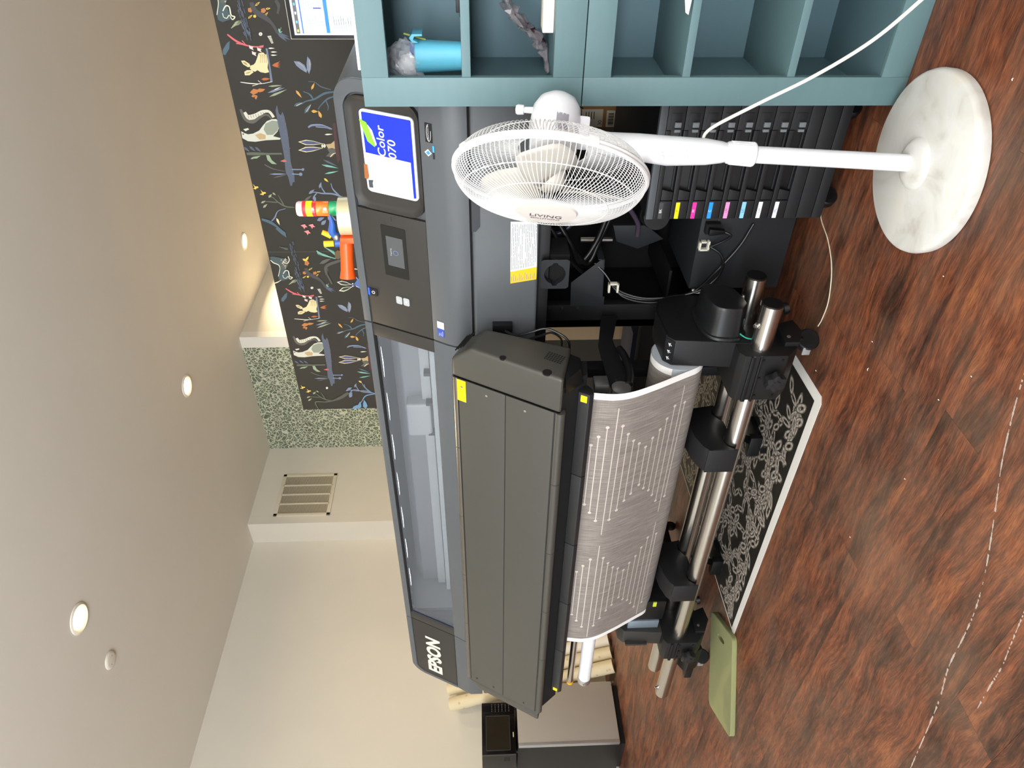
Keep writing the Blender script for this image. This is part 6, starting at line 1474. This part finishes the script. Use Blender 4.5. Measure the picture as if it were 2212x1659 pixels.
('blue2',0,[(-3.894,2.082),(-3.872,2.062),(-3.845,2.058),(-3.808,2.062),(-3.84,2.081),(-3.865,2.09)]),
('blue2',0,[(-3.893,2.027),(-3.858,2.01),(-3.827,2.015),(-3.79,2.03),(-3.834,2.043),(-3.866,2.046)]),
('slate2',0,[(-3.767,2.14),(-3.758,2.12),(-3.739,2.115),(-3.71,2.113),(-3.727,2.133),(-3.742,2.143)]),
('slate2',0,[(-3.683,2.149),(-3.69,2.134),(-3.682,2.122),(-3.665,2.108),(-3.663,2.125),(-3.666,2.138)]),
('blue2',0.01,[(-3.733,1.94),(-3.751,2.011),(-3.802,2.046),(-3.841,2.071)]),
('slate2',0.009,[(-3.727,1.94),(-3.712,2.026),(-3.685,2.081),(-3.697,2.121)]),
('slate2',0.008,[(-3.706,1.986),(-3.648,2.018),(-3.597,2.032)]),
('shadow2',0.028,[(-3.715,2.143),(-3.759,2.198),(-3.79,2.261),(-3.808,2.332)]),
('sageD',0.01,[(-3.808,2.332),(-3.806,2.41),(-3.873,2.401),(-3.886,2.388)]),
('white',0,[(-3.664,2.292),(-3.67,2.294),(-3.674,2.298),(-3.676,2.302),(-3.674,2.306),(-3.67,2.309),(-3.664,2.309),(-3.658,2.307),(-3.654,2.303),(-3.653,2.299),(-3.655,2.295),(-3.659,2.292)]),
('dark',0,[(-3.664,2.298),(-3.668,2.3),(-3.668,2.303),(-3.664,2.304),(-3.661,2.302),(-3.661,2.299)])]
MC = dict(cream='e3d2a4', tan='b79f74', tan2='b9a57c', slate='565f70', slate2='7886a0', red='d2686e', red2='c0685e', pink='eccfcb', pink2='e58e90', white='ece8dc', dark='24221e', dark2='3a4038',
          orange='b87847', yellow='e2c25a', yellow2='cf9f4c', teal='79b5a6', sage='98a283', sageD='5e6354', pale='cfcdbd', pale2='d9d9c4', rust='b5663c', rust2='a8584a', dteal='4d6472', dteal2='47585c',
          sq='c9cbbd', sqg='8b9385', dgrey='5d5d57', green='8fa486', navy='4d587c', blue='5a74b4', blue2='6b93b5', plum='4d3336', brown='6d5b3e', shadow='48484a', shadow2='54544f')
groups_ = {}
_k = 0
def put(col, wdt, pts, dx, dz):
    global _k
    P_ = [(x+dx, z+dz) for x, z in pts]
    cx_ = sum(p[0] for p in P_)/len(P_); cz_ = sum(p[1] for p in P_)/len(P_)
    if not (-3.88 < cx_ < 1.5 and .2 < cz_ < 2.51): return
    _k += 1; y = YW-.0003-_k*7e-6
    g = groups_.setdefault(col, G())
    cl_ = lambda p: (max(-3.886, p[0]), y, min(2.519, p[1]))
    if wdt == 0: g.poly([cl_(p) for p in P_])
    else:
        sp = spline([(a, 0, b) for a, b in P_], 5) if len(P_) > 2 else [V((a, 0, b)) for a, b in P_]
        L_, R_ = [], []
        for i, p in enumerate(sp):
            d = (sp[min(i+1, len(sp)-1)]-sp[max(i-1, 0)]).normalized(); n = V((-d.z, 0, d.x))
            t = i/(len(sp)-1); h = wdt*.5*(.55+.45*math.sin(math.pi*min(1, t*1.3+.12)))
            L_.append(cl_((p.x+n.x*h, p.z+n.z*h))); R_.append(cl_((p.x-n.x*h, p.z-n.z*h)))
        for i in range(len(sp)-1): g.poly([L_[i], L_[i+1], R_[i+1], R_[i]])
for ox, oz in ((0, 0), (-1.644, -.017), (1.644, .017)):
    for c, w_, p in UNIT: put(c, w_, p, ox, oz)
for c, w_, p in EXTRA: put(c, w_, p, 0, 0)
for c, w_, p in EXTRA[:70]: put(c, w_, p, 1.644, .017)
for c, g in groups_.items(): ob('printed_motif', g, mat('motif_'+c, MC[c], .7), wp_, smooth=False)

# ================================================================ MONITOR ON A DESK BEHIND THE PRINTER
DK = mat('desk_top_white', 'd8d6d0', .5); DKL = mat('desk_leg', '6f6f6d', .5)
dsk = thing('desk', 'plain white desk behind the printer carrying the monitor', 'desk', (-.1, 3.5, 0))
ob('desk_top', G().box(-.95, .85, 3.15, 3.85, .715, .745), DK, dsk, bevel=.003)
for x in (-.9, .77):
    for y in (3.19, 3.77): ob('leg', G().box(x, x+.04, y, y+.04, 0, .715), DKL, dsk, bevel=.003)
mn = thing('computer_monitor', 'flat monitor showing a bright document window behind the printer', 'monitor', (-.5, 3.36, .745))
MX0, MX1, MZ0, MZ1, MY = -.868, -.05, 1.40, 1.880, 3.352
ob('bezel', G().box(MX0, MX1, MY, MY+.022, MZ0, MZ1), mat('bezel_black', '17171c', .3), mn, bevel=.003)
ob('outer_trim', G().box(MX0-.003, MX1+.003, MY+.006, MY+.026, MZ0-.003, MZ1+.003), mat('trim_pale', 'cfc8b8', .4), mn, bevel=.002)
sc = ob('screen', G().box(MX0+.016, MX1-.016, MY-.0015, MY+.002, MZ0+.02, MZ1-.018), mat('screen_white', 'd6e6e8', .3, emit=.30, ecol='cfe6ea'), mn, smooth=False)
def sq(name, x0, x1, z0, z1, col, e=.6, lay=1): ob(name, G().box(x0, x1, MY-.0015-.0004*lay, MY-.0014, z0, z1), mat('scr_'+col, col, .4, emit=e, ecol=col), sc, smooth=False)
sq('toolbar', MX0+.022, MX1-.02, 1.838, 1.853, '55585a', .25); sq('title_line', MX0+.022, -.62, 1.822, 1.8275, '2f62d8', .5); sq('title_line', -.60, MX1-.02, 1.822, 1.8275, '2f62d8', .5)
sq('blue_band', MX0+.024, MX1-.02, 1.712, 1.727, '1f6fe0', .6)
for i, c in enumerate(('e6c83a', '5aa8d8', 'c7d6d6', '4fa0d0', 'e8eef0', '6fc0d8', 'dfe8ea')): sq('tool_icon', MX0+.028+i*.034, MX0+.038+i*.034, 1.842, 1.849, c, .5, 2)
g = G(); rg = random.Random(2)
for i in range(9):
    z = 1.805-i*.0098
    for x in (MX0+.05, MX0+.11, MX0+.2, MX0+.3): g.box(x, x+rg.uniform(.015, .05), MY-.0021, MY-.0014, z, z+.0016)
for i in range(26):
    z = 1.69-i*.0098
    for x in (MX0+.03, MX0+.055, MX0+.17, MX0+.3, MX0+.42): g.box(x, x+rg.uniform(.012, .06), MY-.0021, MY-.0014, z, z+.0016)
ob('screen_text_lines', g, mat('scr_text', '8b97a2', .5, emit=.12), sc, smooth=False)
g = G()
for i in range(10): g.box(MX0+.155, MX0+.160, MY-.0022, MY-.0014, 1.655-i*.011, 1.660-i*.011+.003)
g.box(MX0+.118, MX0+.122, MY-.0022, MY-.0014, 1.738, 1.770); ob('screen_marks', g, mat('scr_navy', '2a2f80', .5, emit=.2), sc, smooth=False)
ob('stand', G().box(-.52, -.40, MY+.03, MY+.05, .76, 1.55).box(-.60, -.32, MY-.08, MY+.14, .745, .76), mat('stand_black', '1c1c1f', .4), mn, bevel=.004)

# ================================================================ THINGS ON TOP OF THE PRINTER
ZT = 1.514
tw = thing('signal_tower_light', 'red amber and green signal tower lamp with red lit on printer', 'signal lamp', (-1.232, 2.52, ZT))
TX, TY = -1.238, 2.52
def seg(name, z0, z1, m, r=.0275): return ob(name, G().lathe([(0, r*.97), (.002, r), (z1-z0-.002, r), (z1-z0, r*.97)], (TX, TY, z0), (0, 0, 1), 32), m, tw)
seg('tower_base', ZT+.0005, 1.592, mat('tower_base_grey', 'b9b7b0', .4))
seg('green_lens', 1.5925, 1.651, mat('lens_green', '129a62', .12, spec=.8, coat=.6)); seg('amber_lens', 1.652, 1.697, mat('lens_amber', 'd9701a', .12, spec=.8, coat=.6, emit=.25, ecol='e06a10'))
seg('red_lens', 1.698, 1.747, mat('lens_red', 'e8202c', .12, coat=.6, emit=1.6, ecol='ff1a1a'))
ob('lit_bulb', G().lathe([(0, .0278), (.022, .0279)], (TX, TY, 1.712), (0, 0, 1), 32, cap=False), mat('bulb_glow', 'ffb21a', .3, emit=2.6, ecol='ff8a08'), tw)
ob('top_cap', G().lathe([(0, .0275), (.016, .0275), (.022, .024), (.024, .001)], (TX, TY, 1.7475), (0, 0, 1), 32), mat('cap_pale_pink', 'e6cdd2', .4), tw)
l = bpy.data.lights.new('signal_red_light', 'POINT'); l.energy = .8; l.color = (1, .12, .08); l.shadow_soft_size = .03
o = bpy.data.objects.new('signal_red_light', l); COL.objects.link(o); o.location = (TX, TY-.05, 1.722); o.parent = tw; o.matrix_parent_inverse = Matrix.Translation(-V(tw.location))
OR = mat('tape_gun_orange', 'e8581a', .35)
tg = thing('packing_tape_dispenser', 'orange tape dispenser with a wide clear tape roll lying on printer', 'tape dispenser', (-1.2, 2.31, ZT))
ob('tape_roll', G().lathe([(0.0005, .040), (.0005, .064), (.060, .064), (.060, .040)], (-1.163, 2.31, ZT), (0, 0, 1), 48), mat('tape_clear_gold', 'cfc6a2', .22, .25, spec=.7), tg)
ob('dispenser_block', G().box(-1.252, -1.229, 2.275, 2.345, ZT+.001, ZT+.066), OR, tg, bevel=.005)
ob('dispenser_cheek', G().box(-1.275, -1.163, 2.345, 2.372, ZT+.001, ZT+.045), OR, tg, bevel=.004)
ob('handle', G().lathe([(0, .021), (.03, .0235), (.07, .0225), (.115, .024), (.138, .028), (.143, .028), (.143, .024), (.09, .018)], (-1.245, 2.31, ZT+.050), (-.93, -.36, .03), 30, cap=False), OR, tg)
pl_ = thing('blue_yellow_pliers', 'blue handled pliers with yellow tips standing behind tape dispenser', 'pliers', (-1.33, 2.47, ZT))
PB = mat('plier_blue', '2f5fae', .4); PY = mat('plier_yellow', 'e8c81e', .4)
ob('handle_grip', G().tube(spline([(-1.335, 2.47, ZT+.03), (-1.347, 2.465, ZT+.09), (-1.350, 2.46, ZT+.125)], 5), [.015]*11, 12), PB, pl_)
ob('handle_grip', G().tube(spline([(-1.335, 2.47, ZT+.10), (-1.310, 2.468, ZT+.128), (-1.272, 2.466, ZT+.124), (-1.235, 2.466, ZT+.128)], 5), [.010, .012, .014, .015, .016, .016, .016, .015, .014, .013, .012, .010, .009, .007, .005, .003], 12), PB, pl_)
ob('yellow_tip', G().tube([(-1.350, 2.46, ZT+.128), (-1.351, 2.458, ZT+.165)], .0115, 12), PY, pl_); ob('yellow_tip', G().tube([(-1.322, 2.466, ZT+.136), (-1.305, 2.464, ZT+.166)], [.011, .009], 12), PY, pl_)
ob('jaw', G().box(-1.352, -1.310, 2.455, 2.485, ZT+.0005, ZT+.07), BK, pl_, bevel=.006); ob('pivot', G().ball((-1.325, 2.458, ZT+.115), .014, .010, .014), mat('pivot_steel', 'a8abab', .3, .9), pl_)

# ================================================================ CARTONS, PANEL AND BITS BEHIND THE STAND
KR = mat('kraft_cardboard', '9b7448', .8, noise=.08, nscale=20)
bx1 = thing('cardboard_carton', 'brown cardboard carton with script lettering behind the ink unit', 'box', (-.84, 3.02, 0))
ob('carton_body', G().box(-1.115, -.68, 2.99, 3.13, 0.0, .735), KR, bx1, bevel=.003)
g = G(); text(g, 'clean', (-1.00, 2.989, .690), (1, 0, 0), (0, 0, 1), .075, shear=.35); ob('script_lettering', g, mat('box_ink', '2c2018', .7), bx1, smooth=False)
ob('shipping_label', G().box(-1.112, -1.040, 2.988, 2.990, .585, .672), mat('label_cream', 'd9cdb8', .7), bx1, smooth=False)
ob('barcode_label', G().box(-1.112, -1.045, 2.988, 2.990, .535, .570), mat('label_cream', 'd9cdb8', .7), bx1, smooth=False)
g = G()
for i in range(12): g.box(-1.105+i*.0042, -1.1035+i*.0042+.0008*(i % 3), 2.9872, 2.9885, .54, .562)
text(g, '30', (-1.095, 2.9876, .595), (1, 0, 0), (0, 0, 1), .022)
for i in range(4): g.box(-1.08, -1.05, 2.9872, 2.9885, .62+i*.011, .623+i*.011)
ob('label_print', g, mat('box_ink', '2c2018', .7), bx1, smooth=False)
bx2 = thing('dark_cardboard_carton', 'open carton in shade-darkened kraft brown below the script carton', 'box', (-.9, 2.8, 0))
ob('carton_body', G().box(-1.02, -.68, 2.685, 2.965, 0.0, .505), mat('kraft_shaded', '4a3826', .85, noise=.08, nscale=18), bx2, bevel=.003)  # kraft brown with the shade behind the ink unit painted into it
ob('carton_flap', G().extrude([(-1.02, 2.69, .505), (-.70, 2.69, .505), (-.72, 2.70, .60), (-.99, 2.70, .58)], (0, .004, 0)), mat('kraft_shaded', '4a3826', .85), bx2, smooth=False)
ob('beige_board', G().box(-2.655, -1.75, 3.60, 3.625, 0, .78), mat('board_beige', 'c9b79a', .7, noise=.03, nscale=4), bevel=.002, label='plain beige board standing behind the printer stand', cat='board')
nb = thing('navy_patterned_carton', 'navy carton with fine line pattern low behind the white tension bar', 'box', (-2.55, 3.2, 0))
ob('carton_body', G().box(-2.85, -2.25, 3.10, 3.35, 0, .30), mat('navy_card', '1c2340', .7), nb, bevel=.003)
g = G()
for i in range(14):
    x = -2.83+i*.043
    pts = [(x+.02*math.cos(t), 3.098, .2+.02*math.sin(t)) for t in (math.pi*k/3 for k in range(7))]; g.tube(pts, .0009, 4); g.tube([(p[0], p[1], p[2]-.05) for p in pts], .0009, 4)
ob('line_pattern', g, mat('navy_line', '3c4a78', .7), nb)

# ================================================================ MINI FRIDGE, MICROWAVE AND PAPER ROLLS BY THE LEFT WALL
FD = mat('fridge_black', '1f2021', .45); FS = mat('fridge_steel', 'b0aaa2', .42, .25, noise=.03, nscale=30, stretch=(1, 60, 1))
fr = thing('mini_fridge', 'black mini fridge with grey steel door against the cream wall', 'fridge', (-6.17, 2.875, 0))
ob('cabinet_body', G().box(-6.43, -5.965, 2.62, 3.128, .03, .868), FD, fr, bevel=.006)
ob('plinth', G().box(-6.40, -5.975, 2.63, 3.12, .0, .03), FD, fr)
dr_ = ob('door', G().box(-5.958, -5.918, 2.640, 3.128, .05, .862), FS, fr, bevel=.003)
ob('door_edge_trim', G().box(-5.957, -5.914, 2.616, 2.640, .05, .862), mat('trim_aluminium', 'c5c7ca', .3, .7), dr_, bevel=.004)
ob('door_seal', G().box(-5.966, -5.957, 2.625, 3.12, .05, .86), GAP, fr, smooth=False)
ob('foot_screw', G().lathe([(0, .010), (.012, .010)], (-5.93, 3.12, .035), (1, 0, 0), 12), CHR, fr)
MWB = mat('microwave_black', '0f0f10', .18, spec=.6)
mw = thing('microwave_oven', 'black microwave oven standing on top of the mini fridge', 'microwave', (-6.14, 2.77, .87))
ob('oven_body', G().box(-6.36, -5.945, 2.566, 2.98, .880, 1.152), FD, mw, bevel=.005)
for y in (2.60, 2.95):
    for x in (-6.33, -5.97): ob('rubber_foot', G().lathe([(0, .012), (.0115, .012)], (x, y, .8685), (0, 0, 1), 12), RUB, mw)
dd = ob('oven_door', G().box(-5.944, -5.920, 2.560, 2.885, .885, 1.150), MWB, mw, bevel=.003)
ob('door_window', G().box(-5.9205, -5.9185, 2.595, 2.860, .93, 1.115), mat('oven_window', '2b261e', .12, spec=.6, noise=.3, nscale=12), dd, smooth=False)
ob('window_rim', G().box(-5.9205, -5.917, 2.588, 2.867, 1.115, 1.119).box(-5.9205, -5.917, 2.588, 2.867, .925, .929).box(-5.9205, -5.917, 2.588, 2.592, .925, 1.119).box(-5.9205, -5.917, 2.863, 2.867, .925, 1.119), mat('rim_grey', '5c5c5a', .3, .5), dd, smooth=False)
ob('door_mark', G().box(-5.9205, -5.9182, 2.69, 2.73, .896, .903), mat('mark_cream', 'd9d2b8', .5), dd, smooth=False)
kp = ob('keypad', G().box(-5.944, -5.921, 2.888, 2.978, .885, 1.150), MWB, mw, bevel=.003)
g = G()
for i in range(5):
    for j in range(6): g.box(-5.9212, -5.9200, 2.903+i*.014, 2.909+i*.014, .925+j*.028, .931+j*.028)
ob('keypad_print', g, mat('keypad_print', '6b6b68', .6), kp, smooth=False)
g = G()
for i in range(4):
    for j in range(5): g.box(-5.99-i*.018, -6.002-i*.018, 2.5652, 2.5668, .93+j*.010, .936+j*.010)
ob('side_vent', g, GAP, mw, smooth=False)
RL = mat('roll_cream', 'dccfae', .7, noise=.05, nscale=6); RW = mat('roll_white', 'e6e0d2', .65); RSP = mat('roll_blush_print', 'cdb597', .7)
def roll(lab, bx, by, tx, ty, tz, r, m, dots):
    a, b_ = V((bx, by, r*.30)), V((tx, ty, tz)); ax_ = (b_-a).normalized(); Ln = (b_-a).length
    t = thing('wallpaper_roll', lab, 'paper roll', (bx, by, 0), 'wallpaper rolls leaning on the left wall')
    ob('paper', G().lathe([(0, r*.35), (0, r), (Ln, r), (Ln, r*.35)], a, ax_, 30), m, t)
    ob('core', G().lathe([(.002, r*.36), (Ln-.004, r*.36)], a, ax_, 20), mat('core_kraft', '9c8866', .8), t)
    if dots:
        g = G(); o_ = ax_.orthogonal().normalized(); p_ = ax_.cross(o_); rg = random.Random(int(by*100))
        for k in range(dots):
            q = rg.uniform(0, 6.28); s = (k+.5)/dots*Ln*.96+.02
            c = [a+ax_*(s+ds)+(o_*math.cos(q+dq)+p_*math.sin(q+dq))*(r+.0012) for ds, dq in ((-.009, -.16), (-.009, .16), (.009, .16), (.009, -.16))]; g.poly(c)
        ob('blush_print', g, RSP, t, smooth=False)
roll('cream wallpaper roll with blush dots standing nearest the mini fridge', -5.86, 3.235, -6.345, 3.19, 1.43, .058, RL, 60)
roll('cream wallpaper roll standing second from the mini fridge', -5.86, 3.36, -6.35, 3.335, 1.45, .055, RL, 26)
roll('white wallpaper roll standing third from the mini fridge', -5.87, 3.485, -6.36, 3.48, 1.40, .058, RW, 0)
roll('white wallpaper roll standing farthest from the mini fridge', -5.86, 3.615, -6.36, 3.62, 1.38, .060, RW, 14)
